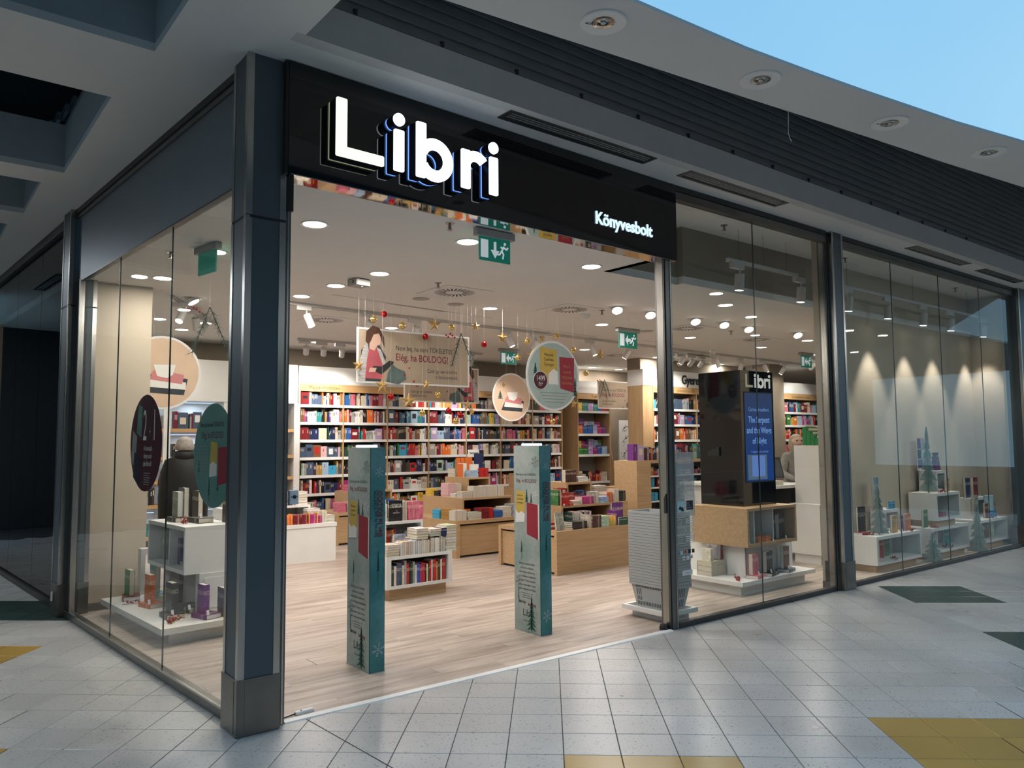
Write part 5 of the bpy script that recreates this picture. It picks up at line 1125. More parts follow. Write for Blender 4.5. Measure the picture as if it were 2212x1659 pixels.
for k in range(NBK):
    t = thing('shopping_basket', 'grey plastic shopping basket, ' + ('topmost of the nested stack' if k == NBK - 1 else 'bottom one of the nested stack, its slotted sides showing' if k == 0 else ORD[NBK - 1 - k] + ' from the top of the nested stack'), 'basket', (5.68 + random.uniform(-.001, .001), 4.95 + random.uniform(-.002, .002), .078 + k * .0265), 0, 'nested shopping baskets')
    link('rim', bmR, t); b_ = link('body', bmB, t); link('slots', bmS, b_)
    if k == NBK - 1: G().tube([(-.12, -.2, HB + .002), (0, -.215, HB + .012), (.12, -.2, HB + .002)], .008).obj('handle', 'basket_in', t)

# ------------------------------------------------------------------ black totem on its pedestal
pd = thing('totem_pedestal', 'oak and white pedestal block under the black totem in the window', 'pedestal', (6.98, 4.96, 0))
G().box(.08, .08, 0, 1.30, 1.22, .105).obj('plinth', 'white', pd); G().box(0, 0, .105, 1.40, 1.35, .15).obj('base_slab', 'white_gloss', pd)
G().box(.35, .21, .15, 1.27, .95, .48).obj('core', 'white_gloss', pd); G().box(.352, .205, .16, .362, .21, .47).obj('core_seam', 'shelf_grey', pd)
X0, Y0 = .23, .08; w, d = .94, .74
G().box(X0, Y0, .865, X0 + w, Y0 + d, .895).obj('box_top', 'oak', pd); G().box(X0, Y0, .48, X0 + w, Y0 + d, .515).obj('box_bottom', 'oak', pd)
G().box(X0, Y0, .515, X0 + .03, Y0 + d, .865).obj('box_side', 'oak', pd); G().box(X0 + w - .03, Y0, .515, X0 + w, Y0 + d, .865).obj('box_side', 'oak', pd); G().box(X0 + .03, Y0 + .30, .515, X0 + w - .03, Y0 + .32, .865).obj('box_back', 'oak', pd); G().box(X0 + .03, Y0 + d - .02, .515, X0 + w - .03, Y0 + d, .865).obj('box_rear', 'oak', pd)
for q in (.17, .53): G().box(X0 + q, Y0 + .04, .515, X0 + q + .014, Y0 + .30, .865).obj('divider', 'white', pd)
kb = 'books on the totem pedestal'
tt = thing('totem', 'tall glossy black totem with a lit poster screen in the window', 'totem', (7.43, 5.235, .896))
G().box(0, 0, 0, .63, .58, 1.525).obj('body', 'black_gloss', tt); G().box(.05, -.004, .26, .60, 0.0, 1.285).obj('screen_frame', 'black', tt)
def screen_mat():
    m, t, b = nodes('screen'); t.nodes.remove(b); o_ = t.nodes['Material Output']; e = t.nodes.new('ShaderNodeEmission'); tx = t.nodes.new('ShaderNodeTexCoord'); s = t.nodes.new('ShaderNodeSeparateXYZ')
    r = t.nodes.new('ShaderNodeValToRGB'); r.color_ramp.elements[0].position = .0; r.color_ramp.elements[0].color = (.012, .045, .20, 1); r.color_ramp.elements[1].position = 1; r.color_ramp.elements[1].color = (.035, .055, .12, 1)
    t.links.new(tx.outputs['Generated'], s.inputs[0]); t.links.new(s.outputs['Z'], r.inputs[0]); t.links.new(r.outputs[0], e.inputs[0]); e.inputs[1].default_value = 1.0; t.links.new(e.outputs[0], o_.inputs[0]); MATS['screen'] = m
screen_mat(); emat('screen_text', (.16, .34, .75), .8); emat('screen_book', (.10, .20, .55), .9); emat('screen_panel', (.07, .12, .17), .9); emat('totem_letter', (.62, .63, .58), .75); emat('totem_letter_dim', (.42, .38, .26), .6)
sc2 = G().box(.062, -.006, .275, .588, -.004, 1.27).obj('screen', 'screen', tt)
def TT(s_, size, z, m='screen_text', **k): text(s_, size, m, sc2, (.325, -.0075, z), FRONT, align='CENTER', **k)
TT('Carissa Broadbent', .062, 1.065, sx=.85); TT('The Serpent', .100, .935, bold=.002, sx=.82); TT('and the Wings', .100, .815, bold=.002, sx=.82); TT('of Night', .100, .695, bold=.002, sx=.82); TT('A kígyó és az éj szárnyai', .034, .595)
G().box(.09, -.0068, .29, .46, -.006, .57).obj('panel_print', 'screen_panel', sc2); G().box(.17, -.0075, .325, .42, -.0068, .56).obj('book_print', 'screen_book', sc2)
for q, (zz, ln) in enumerate(((.54, .30), (.505, .24))): pass
for ch, s_ in (('L', .10), ('i', .10 + .19), ('b', .10 + .255), ('r', .10 + .40), ('i', .10 + .495)):
    g_ = G(); sc3 = .41
    for p in letter_parts(ch, 0, .055):
        if p[0] == 'poly': g_.prism([(x * sc3 + s_ * .92, (z - .14) * sc3) for x, z in p[1]], -.006, -.001, 'y')
        else: band_y(g_, [(x * sc3 + s_ * .92, (z - .14) * sc3) for x, z in p[1]], [(x * sc3 + s_ * .92, (z - .14) * sc3) for x, z in p[2]], -.006, -.001)
    g_.obj('letter', 'totem_letter_dim' if ch == 'L' else 'totem_letter', tt, (0, 0, 1.335))
G().prism([(0, 0), (.16, 0), (.16, .05), (0, .10)], -.02, 0, 'x').obj('side_bracket', 'black', tt, (0, .30, .56))
PB = .15
def standee(x, y, z, c, label, grp, h=.215, t=.045, d=.135, pose='cover', basec=None, tw=0, base=None):
    if basec: bk((x - .02, y - .06, z), (.035, .14, .21), basec, 'lie_spine' if pose == 'cover' else 'lie_side', label.replace('standing', 'lying under the one standing', 1), grp, tw + 6, None, None, 'book', 'book', base); z += .036
    return bk((x, y, z), (t, d, h), c, pose, label, grp, tw, None, None, 'book', 'book', base)
standee(7.26, 5.03, PB, 'pink', 'pink romance book standing on the totem base slab', kb, .225, .05, .14, 'cover', 'pink', 8)
standee(7.52, 5.03, PB, 'black', 'black book standing on the totem base slab', kb, .225, .05, .14, 'cover', 'black', 8)
standee(7.88, 5.05, PB, 'brown', 'brown portrait book standing at the end of the totem base slab', kb, .245, .04, .14, 'cover', 'slate', 8)
pile(7.05, 5.40, PB, 3, 'cream', 'at the side of the totem base slab', kb, .27, .2, .05, 'lie_pages')
bk((7.20, 5.44, PB + .155), (.06, .14, .22), 'grey', 'fore', 'grey page edges standing on the side pile of the totem base', kb, 0, RY(5)); bk((7.27, 5.46, PB + .155), (.03, .10, .17), 'red', 'cover', 'red flyer book leaning on the side pile of the totem base', kb)
bk((7.06, 5.42, PB + .155), (.05, .12, .14), 'white', 'fore', 'white page edges at the outer side pile of the totem base', kb)
bk((7.255, 5.12, .515), (.05, .14, .30), 'black', 'cover', 'black book in the first compartment of the oak pedestal box', kb, 10); bk((7.42, 5.24, .515), (.045, .13, .32), 'red', 'spine', 'red spine standing in the middle compartment of the oak pedestal box', kb)
pile(7.42, 5.06, .515, 2, 'orange', 'before the red spine in the oak pedestal box', kb, .25, .15, .035, 'lie_spine')
bk((7.775, 5.13, .515), (.05, .13, .27), 'black', 'cover', 'black portrait book, inner of two in the oak pedestal box', kb, 12); bk((7.90, 5.11, .515), (.05, .14, .275), 'black', 'cover', 'black portrait book, outer of two in the oak pedestal box', kb, 12)
def tagcard(x, y, z, label, base=0.0):
    t = thing('price_tag', label, 'price tag', (x, y, z), base, 'small white price tags'); G().add([(0, 0, 0), (.022, 0, 0), (.022, .012, .04), (0, .012, .04)], [(0, 1, 2, 3)]).add([(0, 0, 0), (.022, 0, 0), (.022, .014, 0), (0, .014, 0)], [(3, 2, 1, 0)]).obj('card', 'white_gloss', t)
for k, (x, y, z, l_) in enumerate([(7.33, 5.0, .186, 'on the pink romance book'), (7.56, 5.0, .186, 'on the black book of the totem slab'), (7.93, 5.02, .186, 'on the brown portrait book'), (7.26, 5.06, .516, 'in the first compartment of the oak box'), (7.69, 5.05, .516, 'in the middle compartment of the oak box'), (7.96, 5.06, .516, 'by the two black portrait books')]): tagcard(x, y, z, 'small white price tag ' + l_)
def berries(x, y, z, label, n=14, sp=.07, seed=1, z2=0.0):
    rn = random.Random(seed); t = thing('berry_sprig', label, 'berry sprig', (x, y, z), rn.uniform(0, 3), 'red berry sprigs'); g_ = G(); tw_ = G()
    for k in range(n):
        a = (k / n - .5) * 2 * sp; q = (a + rn.uniform(-.015, .015), rn.uniform(-.03, .03), .009 + rn.uniform(0, .022) * (1 if k % 3 else 2)); g_.sphere(q, .0085, 8, 5); tw_.tube([(a * .8, 0, .006), q], .0015, 4)
    g_.obj('berries', 'berry', t, smooth=True); tw_.tube([(-sp, 0, .004), (0, .006, .007), (sp, 0, .004)], .002, 4); tw_.obj('twigs', 'twig', t)
berries(7.09, 5.10, PB, 'red berry sprig on the totem base slab', 16, .10, 4)
# ------------------------------------------------------------------ stickers and notices on the glass
mat('frost', (.55, .56, .55), .5, noise=.1); mat('sticker_maroon', (.085, .012, .025), .4, noise=.15, nscale=4); mat('sticker_teal', (.16, .30, .29), .45, noise=.2, nscale=5, col2=(.10, .27, .24))
def frost_mat():
    m = bpy.data.materials.new('frost_film'); m.use_nodes = True; t = m.node_tree; b = t.nodes['Principled BSDF']; o_ = t.nodes['Material Output']; tr = t.nodes.new('ShaderNodeBsdfTransparent'); mx = t.nodes.new('ShaderNodeMixShader')
    b.inputs['Base Color'].default_value = (.52, .53, .51, 1); nz = t.nodes.new('ShaderNodeTexNoise'); nz.inputs['Scale'].default_value = 4; mr = t.nodes.new('ShaderNodeMapRange'); mr.inputs[3].default_value = .35; mr.inputs[4].default_value = .65
    t.links.new(nz.outputs['Fac'], mr.inputs[0]); t.links.new(mr.outputs[0], mx.inputs[0]); t.links.new(tr.outputs[0], mx.inputs[1]); t.links.new(b.outputs[0], mx.inputs[2]); t.links.new(mx.outputs[0], o_.inputs[0]); MATS['frost_film'] = m
frost_mat()
hb = thing('opening_hours_film', 'frosted opening hours film on the window beside the slim post', 'window film', (5.44, 4.5385, .44))
G().box(0, 0, .67, .262, .001, 1.09).obj('hours_panel', 'frost_film', hb)
for l_, z, s_ in (('NYITVATARTÁS', 1.025, .030), ('OPENING HOURS', .985, .028), ('Hétfő - Szombat', .925, .020), ('9:00 - 20:00', .885, .032), ('Vasárnap', .835, .020), ('10:00 - 18:00', .80, .032), ('Monday - Saturday', .75, .020), ('9 AM - 8 PM', .71, .032), ('Sunday 10 AM - 6 PM', .682, .018)): text(l_, s_, 'ink_white', hb, (.13, -.001, z), FRONT, align='CENTER', sx=.85)
G().box(0, 0, .52, .262, .001, .665).obj('animal_panel', 'frost_film', hb)
mat('sky_sq', (.45, .66, .72), .5, noise=.05); mat('navy_sq', (.01, .008, .025), .5, noise=.05)
G().box(.02, -.0012, .56, .115, 0, .655).obj('blue_label', 'sky_sq', hb); G().box(.145, -.0012, .575, .235, 0, .655).obj('dark_label', 'navy_sq', hb)
g_ = G(); g_.prism([(.035, .585), (.06, .575), (.085, .58), (.10, .60), (.075, .60), (.055, .615)], -.002, -.0013, 'y'); g_.prism([(.075, .565), (.105, .565), (.105, .585), (.09, .592), (.075, .585)], -.002, -.0013, 'y'); g_.obj('animal_print', 'ink', hb)
for k in range(3): text(['BANK', 'KARTYA', 'ELFOGADAS'][k], .012, 'ink_white', hb, (.15, -.0016, .63 - k * .02), FRONT)
for k, (z0, z1) in enumerate(((.43, .512), (.36, .425), (.28, .355))):
    for a in ((0, z0, .26, z0 + .003), (0, z1 - .003, .26, z1), (0, z0, .003, z1), (.257, z0, .26, z1)): G().box(a[0], 0, a[1], a[2], .001, a[3]).obj('frame_line', 'ink_white', hb)
    n_ = (1, 4, 1)[k]
    for q in range(n_):
        cx_ = .05 + q * .055; r_ = .026 if n_ == 1 else .02; o_, i_ = arc(cx_, (z0 + z1) / 2, r_, r_ - .003, 0, 360, 20); band_y(G(), o_, i_, 0, .001).obj('icon_ring', 'ink_white', hb)
    if n_ == 1:
        for q in range(3): G().box(.13, 0, z1 - .022 - q * .018, .245, .001, z1 - .014 - q * .018).obj('text_line', 'ink_white', hb)
for k, (x, z, c) in enumerate([(.045, .185, 'sky_sq'), (.10, .19, 'print_rose'), (.155, .19, 'navy_sq'), (.205, .19, 'ink'), (.075, .135, 'ink_white'), (.13, .135, 'ink_white'), (.18, .14, 'ink_white')]):
    b_ = G().box(x, -.001, z, x + .036, 0, z + .034).obj('card_logo', c, hb)
    if k == 1: G().cyl((x + .014, z + .017), .010, -.0016, -.001, 'y', 12).obj('red_disc', 'print_crimson', b_); G().cyl((x + .023, z + .017), .010, -.0015, -.001, 'y', 12).obj('yellow_disc', 'print_yellow', b_)
    if k > 3: text(['VISA', 'V', 'VISA'][k - 4], .014, 'navy_sq', b_, (x + .003, -.0013, z + .010), FRONT, bold=.0006)
G().box(.07, 0, .0, .21, .001, .045).obj('white_label', 'ink_white', hb); text('Nyomni', .018, 'ink', hb, (.11, -.0012, .015), FRONT)
# round stickers inside the side window
def disc(g_, r, y, n=48): return g_.add([(r * math.cos(2 * math.pi * k / n), y, r * math.sin(2 * math.pi * k / n)) for k in range(n)], [tuple(range(n))])
def side_sticker(s, z, r, m, label):
    p = lf(s, .040); t = thing('window_sticker', label, 'sticker', (p[0], p[1], z), -math.pi / 2 + LFA, 'round stickers on the side window')
    G().cyl((0, 0), r, -.0005, .0015, 'y', 56).obj('disc', m, t); return t
ms = side_sticker(1.65, 1.645, .372, 'sticker_maroon', 'dark maroon round 2+1 sticker on the side window')
def MT(t, st, size, m, x, z, **k): text(st, size, m, t, (x, -.0015, z), FRONT, **k)
MT(ms, '2', .34, 'ink_white', -.02, .02, sx=.55, align='CENTER'); MT(ms, '+', .16, 'ink_grey', .10, .03, sx=.5, align='CENTER'); MT(ms, '1', .34, 'ink_white', .20, .02, sx=.5, align='CENTER')
for q, l_ in enumerate(('A harmadik', 'könyv a mi', 'ajándékunk!')): MT(ms, l_, .055, 'ink_white', .06, -.06 - q * .058, sx=.75, align='CENTER')
for q in range(6): G().box(-.02, -.0016, -.235 - q * .017, .13 - (q % 2) * .03, -.0008, -.229 - q * .017).obj('text_line', 'ink_grey', ms)
mat('print_mint', (.16, .30, .25), .5, noise=.3)
G().add([(-.22, -.0014, .08), (-.10, -.0014, .04), (-.08, -.0014, .28), (-.18, -.0014, .30)], [(0, 1, 2, 3)]).obj('book_print', 'print_mint', ms); G().add([(-.34, -.0016, -.14), (-.24, -.0016, -.20), (-.20, -.0016, .05), (-.31, -.0016, .10)], [(0, 1, 2, 3)]).obj('book_print', 'ink_grey', ms); G().add([(-.28, -.0018, -.27), (-.12, -.0018, -.35), (-.09, -.0018, -.12), (-.26, -.0018, -.07)], [(0, 1, 2, 3)]).obj('book_print', 'navy_sq', ms)
ts = side_sticker(.30, 1.56, .335, 'sticker_teal', 'pale teal round sticker with books on the side window beside the column')
MT(ts, 'Nem baj, ha nem TÖKÉLETES.', .042, 'ink', -.03, .185, sx=.75, align='CENTER'); MT(ts, 'Elég, ha BOLDOG!', .062, 'ink_red', -.02, .11, sx=.75, align='CENTER')
G().add([(-.06, -.0014, -.14), (.06, -.0014, -.13), (.07, -.0014, .08), (-.04, -.0014, .09)], [(0, 1, 2, 3)]).obj('book_print', 'print_yellow', ts); G().add([(-.06, -.0016, -.14), (.06, -.0016, -.13), (.062, -.0016, -.06), (0, -.0016, -.04), (-.055, -.0016, -.06)], [(0, 1, 2, 3, 4)]).obj('book_print', 'ink_white', ts); G().add([(.08, -.0018, -.19), (.28, -.0018, -.16), (.28, -.0018, .06), (.08, -.0018, .05)], [(0, 1, 2, 3)]).obj('book_print', 'print_crimson', ts)
for q in range(8): G().box(-.26 + .02 * (q % 2), -.0016, .055 - q * .022, -.09, -.0008, .061 - q * .022).obj('text_line', 'ink_grey', ts)
for k, (x, z, h) in enumerate([(-.24, -.14, .12), (-.06, -.30, .17), (.08, -.26, .16)]): firprint(x, z, h, .05, -.0014, 'print_green', ts, 5, .25, k)

# ------------------------------------------------------------------ side window stand
A0 = math.degrees(LFA)
def lst(x, y):   # stand-local to world; origin at its near corner
    return (1.735 + x * math.cos(LFA) - y * math.sin(LFA), 6.72 + x * math.sin(LFA) + y * math.cos(LFA))
ls = thing('window_stand', 'stepped white display stand in the side window', 'display stand', (1.735, 6.72, 0), LFA)
G().box(.10, .12, 0, .58, 1.62, .105).obj('plinth', 'white', ls); G().box(0, 0, .105, .66, 1.72, .155).obj('slab', 'white', ls)
G().box(.50, .45, .155, .64, 1.30, .50).obj('core', 'shelf_grey', ls); G().box(.43, .36, .155, .66, .45, .50).obj('front_box', 'white', ls); G().box(.47, .352, .20, .65, .36, .46).obj('front_door', 'white_gloss', ls)
cx0 = .305; 
for nm, b in (('cube_top', (0, 0, .375, .46, .97, .41)), ('cube_bottom', (0, 0, 0, .46, .97, .035)), ('cube_front', (0.0, 0, .035, .46, .03, .375)), ('cube_back', (0, .94, .035, .46, .97, .375)), ('cube_rear', (.44, .03, .035, .46, .94, .375)), ('cube_divider', (.03, .47, .035, .44, .485, .375))):
    G().box(cx0 + b[0], .38 + b[1], .50 + b[2], cx0 + b[3], .38 + b[4], .50 + b[5]).obj(nm, 'white', ls)
gl_ = 'books on the side window stand'
def lbk(xw, yw, z, c, label, h=.22, t=.04, d=.14, pose='fore', basec=None, tw=0):
    if basec:
        bk((xw - .05, yw - .06, z), (.04, .15, .21), basec, 'lie_side', 'flat ' + basec + ' book under the ' + label, gl_, tw + random.uniform(-18, 18), None, None, 'book', 'book', A0); z += .041
    bk((xw, yw, z), (t, d, h), c, pose, label, gl_, tw, None, None, 'book', 'book', A0)
Z1 = .156
lbk(1.80, 8.16, Z1, 'green', 'green book standing at the far slab corner', .24, .05, .15, 'fore', 'dark red')
lbk(1.86, 7.66, Z1, 'orange', 'orange book standing with red berries beside it', .25, .05, .14, 'spine', 'orange')
lbk(2.02, 8.13, Z1, 'teal', 'blue green book standing behind the orange one', .27, .05, .15, 'fore', 'teal')
lbk(2.09, 7.90, Z1, 'grey', 'pale grey book standing before the white cube base', .24, .05, .15, 'fore', 'cream')
lbk(1.90, 7.09, Z1, 'black', 'black book with silver print standing on the slab edge', .25, .055, .15, 'spine', 'black')
lbk(2.12, 7.70, Z1, 'dark brown', 'large dark framed book standing under the white cube', .27, .06, .20, 'spine')
bk((2.02, 7.19, Z1), (.05, .19, .22), 'black', 'lie_side', 'thick black book lying between the black and purple ones', gl_, 12, None, None, 'book', 'book', A0)
lbk(2.10, 6.88, Z1, 'purple', 'purple book standing on a purple one', .24, .05, .14, 'spine', 'purple')
lbk(2.26, 6.84, Z1, 'navy', 'navy book with trees standing nearest the corner column', .24, .05, .15, 'spine')
Z2 = .912
lbk(2.09, 7.68, Z2, 'grey', 'dark portrait book with white page edges on the cube corner', .235, .05, .14, 'fore', 'black'); lbk(2.25, 8.05, Z2, 'slate', 'tall book with white page edges at the back of the cube top', .29, .05, .15, 'fore'); lbk(2.31, 7.80, Z2, 'black', 'book with a dark hood cover on the cube top', .27, .05, .15, 'fore')
bk((2.16, 7.37, Z2), (.045, .15, .22), 'black', 'lie_side', 'black book lying at the front of the cube top', gl_, 6, None, None, 'book', 'book', A0); lbk(2.42, 7.25, Z2, 'black', 'black novel standing on the cube top beside the column', .24, .05, .15, 'fore')
lbk(2.06, 7.95, .536, 'grey', 'grey box book inside the white cube', .24, .05, .14, 'spine'); lbk(2.08, 7.52, .536, 'navy', 'navy book inside the white cube opening', .24, .05, .15, 'spine'); lbk(2.19, 7.46, .536, 'dark brown', 'dark brown book at the back inside the white cube', .30, .04, .15, 'spine')
berries(1.79, 7.95, Z1, 'red berry sprig beside the green book in the side window', 12, .08, 2); berries(1.88, 6.93, Z1, 'red berry bunch on the slab front of the side window stand', 26, .07, 3); berries(2.10, 7.46, Z2, 'red berry sprig on the white cube top', 14, .04, 5)
for k, (x, y, z, l_) in enumerate([(1.85, 7.62, .197, 'on the orange base book'), (1.89, 7.02, .197, 'on the black slab book'), (2.05, 7.10, .207, 'on the thick lying black book'), (2.12, 6.82, .197, 'on the purple base book'), (2.26, 6.80, Z1, 'by the navy book'), (2.22, 7.40, Z2 + .046, 'on the lying cube top book'), (2.07, 7.44, .536, 'inside the white cube')]): tagcard(x, y, z, 'small white price tag ' + l_ + ' in the side window', LFA)
tag(G().box(1.86, 8.38, .155, 1.90, 8.50, .60).box(1.9, 8.38, .55, 2.15, 8.5, .60).obj('rear_panel', 'white', None, (0.10, 0, 0)), 'narrow white upright panel behind the side window stand', 'panel')

# ------------------------------------------------------------------ tree window displays
def wcube(name, label, x0, y0, z0, x1, y1, z1, plinth=0.0, group='white display cubes in the tree window'):
    t = cubby(name, label, x0, y0, z0 + plinth, x1, y1, z1, 'white', .04, 'f', 'display cube', group)
    if plinth: G().box(.05, .04, -plinth, x1 - x0 - .10, y1 - y0 - .02, 0).obj('plinth', 'oak', t)
    return t
wcube('display_cube', 'white display cube on an oak plinth at the near end of the tree window', 9.47, 4.78, 0, 10.66, 5.17, .435, .085)
wcube('display_cube', 'small white cube with the pale blue book on top', 10.10, 4.98, .435, 10.50, 5.17, .715)
wcube('display_cube', 'low white display cube under the tall tree stack', 10.98, 4.78, 0, 12.16, 5.17, .425, .085)
wcube('display_cube', 'upper white display cube on an oak plinth carrying the tall tree', 11.19, 4.80, .425, 11.95, 5.17, .885, .085)
wcube('display_cube', 'topmost small white cube beneath the framed picture sheet', 11.53, 4.93, .885, 11.84, 5.17, 1.18)
wcube('display_cube', 'long white display cube at the far end of the tree window', 12.53, 4.78, 0, 13.60, 5.17, .425, .085)
wcube('display_cube', 'small white cube with a red and a blue book on top', 12.75, 4.98, .425, 13.42, 5.17, .73)
gw = 'books in the tree window'
WB_ = [(9.60, 5.06, .435, 'black', .34, .16, 'black and red festive book facing out at the near cube'), (9.98, 5.05, .715, 'pale blue', .42, .16, 'tall pale blue book with a brown bear on the small cube'), (10.28, 5.0, .715, 'sky blue', .10, .15, 'low blue box book beside the tall pale blue one'), (10.05, 4.86, .435, 'mustard', .22, .15, 'golden brown book leaning on the near cube'), (10.34, 4.88, .435, 'purple', .20, .05, 'purple spined book beside the orange one'), (10.40, 4.86, .435, 'orange', .22, .15, 'orange book with black drawings facing out'), (10.62, 4.90, .435, 'green', .24, .13, 'green book with a light leaf facing out')]
for x, y, z, c, h, d, l_ in WB_:
    if x > 10.6: x, z = 11.02, .425
    bk((x, y, z), (.03, d, h), c, 'cover', l_, gw, random.uniform(-6, 6))
bk((9.52, 4.98, .435), (.03, .14, .2), 'dark red', 'lie_spine', 'dark red book lying under the festive book', gw)
for k, (x, c, h) in enumerate([(9.55, 'orange', .25), (9.64, 'white', .27), (9.83, 'red', .24), (10.08, 'green', .24)]): bk((x, 4.86 + .04 * k, .126), (.03, .13, h), c, 'cover', f'{c} picture book facing out, {ORD[k]} inside the near cube', gw, random.uniform(-8, 8))
for k, (x, c, h) in enumerate([(11.10, 'dark red', .25), (11.27, 'cream', .24), (11.62, 'teal', .23)]): bk((x, 4.88, .126), (.03, .14, h), c, 'cover', f'{c} picture book, {ORD[k]} inside the low middle cube', gw, random.uniform(-8, 8))
for k, (x, c, h) in enumerate([(12.72, 'mustard', .25), (12.98, 'brown', .26), (13.2, 'cream', .24)]): bk((x, 4.88, .126), (.03, .14, h), c, 'cover', f'{c} picture book, {ORD[k]} inside the far cube', gw, random.uniform(-8, 8))
bk((11.25, 4.88, .55), (.03, .14, .27), 'purple', 'cover', 'purple book inside the upper cube', gw, 10); pile(11.42, 4.86, .55, 2, ['red', 'dark red'], 'on the floor of the upper cube', gw, .2, .14, .03)
bk((11.70, 4.86, .885), (.04, .12, .18), 'mustard', 'cover', 'small yellow green book beside the topmost cube', gw, 10)
bk((12.80, 5.05, .73), (.04, .16, .30), 'navy', 'cover', 'navy festive book on the far small cube', gw); bk((13.08, 5.05, .73), (.04, .16, .30), 'dark red', 'cover', 'red and navy festive book on the far small cube', gw)
bk((12.62, 4.88, .425), (.03, .17, .36), 'grey', 'cover', 'grey red rounded book before the far small cube', gw); bk((13.24, 4.86, .425), (.05, .15, .10), 'sky blue', 'cover', 'pale blue box under the tin', gw, 0, None, BOXM); bk((13.42, 4.92, .425), (.04, .12, .20), 'grey', 'cover', 'dark grey book at the far end of the far cube', gw); bk((13.02, 4.88, .425), (.03, .12, .22), 'brown', 'cover', 'brown book behind the berries on the far cube', gw)
tn = tag(G().lathe([(.0005, 0), (.068, 0), (.068, .20), (.071, .203), (.071, .23), (.0005, .232)], n=24).obj('tin', 'sky_sq', None, (13.30, 4.935, .5255), smooth=False), 'round pale blue tin standing on the pale blue box', 'tin')
ps = thing('picture_sheet', 'white framed sheet of purple picture cards on the topmost cube', 'picture', (11.30 + .16, 5.14, 1.18)); G().box(0, 0, .0, .36, .012, .46).obj('sheet', 'white', ps)
for k, (x, z, w_, h_, c) in enumerate([(.0, .31, .11, .15, 'print_purple'), (.125, .29, .10, .17, 'ink_grey'), (.24, .25, .12, .21, 'print_crimson'), (0, .17, .11, .13, 'navy_sq'), (.12, .17, .11, .10, 'print_sage'), (.0, .04, .14, .12, 'print_blue'), (.15, .04, .08, .11, 'ink_grey'), (.24, .04, .12, .19, 'print_purple')]):
    if c not in MATS: mat(c, {'print_purple': (.13, .05, .16), 'print_blue': (.09, .12, .28)}[c], .5, noise=.4, nscale=14)
    G().box(x, -.002, z, x + w_, 0, z + h_).obj('card_print', c, ps)
gbag = thing('gift_bag', 'small purple gift bag with a tied black top on the topmost cube', 'gift bag', (11.68, 4.99, 1.18))
G().prism([(0, 0), (.15, 0), (.10, .20), (.05, .20)], 0, .07, 'y').obj('bag', 'print_purple', gbag); G().prism([(.03, .20), (.12, .20), (.15, .255), (.0, .255)], .02, .05, 'y').obj('tied_top', 'black', gbag); G().box(.055, .015, .195, .095, .055, .21).obj('ribbon', 'gold_star', gbag)
for k, (x, y, z, l_) in enumerate([(9.60, 4.94, .435, 'beside the near paper tree'), (10.45, 4.80, .435, 'under the orange book of the tree window'), (11.45, 4.83, .885, 'on the upper cube of the tree window'), (11.12, 4.82, .425, 'on the low middle cube'), (13.08, 4.82, .425, 'on the far cube of the tree window'), (9.95, 4.80, .126, 'inside the near cube'), (11.5, 4.82, .126, 'inside the low middle cube')]): berries(x, y, z, 'red berry sprig ' + l_, 12, .07, 20 + k)
for k, (x, y, z, l_) in enumerate([(9.53, 4.80, .126, 'in the near cube'), (9.88, 5.0, .715, 'by the tall pale blue book'), (10.25, 4.83, .435, 'by the golden brown book'), (11.02, 4.83, .425, 'by the green leaf book'), (13.2, 5.0, .73, 'by the red and navy festive book')]): tagcard(x, y, z, 'small white price tag ' + l_)
# cut-out card trees: two interlocking fir shapes
mat('card_tree', (.035, .16, .13), .6, noise=.45, nscale=9, col2=(.16, .28, .25)); mat('card_pale', (.33, .42, .39), .6, noise=.3, nscale=12)
def card_tree(x, y, z, h, w, label, dots=0, seed=1, a=25):
    t = thing('card_tree', label, 'card tree', (x, y, z), math.radians(a), 'cut-out card fir trees')
    for k in range(2):
        pl = fir(h, w, 6, .04, 2, seed + k); g_ = G(); n = len(pl)
        c = [(0, -.003, h * f_ / 12) for f_ in range(13)]
        for i in range(n):      # thin slab built as strips to the stem
            p, q = pl[i], pl[(i + 1) % n]
            if abs(p[0]) + abs(q[0]) < 1e-6: continue
            zp, zq = p[1], q[1]
            g_.add([(p[0], -.003, p[1]), (q[0], -.003, q[1]), (0, -.003, zq), (0, -.003, zp), (p[0], .003, p[1]), (q[0], .003, q[1]), (0, .003, zq), (0, .003, zp)], [(0, 1, 2, 3), (7, 6, 5, 4), (0, 4, 5, 1)])
        g_.obj('card', 'card_pale' if k else 'card_tree', t, (0, 0, 0), k * math.pi / 2)
    rn = random.Random(seed)
    for k in range(dots):
        f_ = .12 + .7 * k / max(1, dots - 1); xx = rn.uniform(-.3, .3) * w * (1 - f_); G().cyl((xx, h * f_), .018, -.008, -.004, 'y', 12).obj('printed_bauble', 'berry' if k % 2 else 'gold_star', t)
    return t
card_tree(9.78, 4.90, .435, .60, .30, 'green card tree with printed baubles on the near white cube', 9, 3, 30)
card_tree(11.33, 4.95, .885, .92, .26, 'tallest dark green card tree on the upper white cube', 12, 5, 30)
card_tree(10.80, 4.70, 0, .40, .38, 'small snowy card tree on the floor by the middle cube', 0, 7, 40)
card_tree(12.22, 4.69, 0, .66, .34, 'taller snowy card tree on the floor by the far cube', 0, 8, 20)

# ------------------------------------------------------------------ second sign lettering
text('Könyvesbolt', .145, 'letter_cool', sg, (2.635, -.006, .165), FRONT, sx=.98, bold=.003, depth=.004)
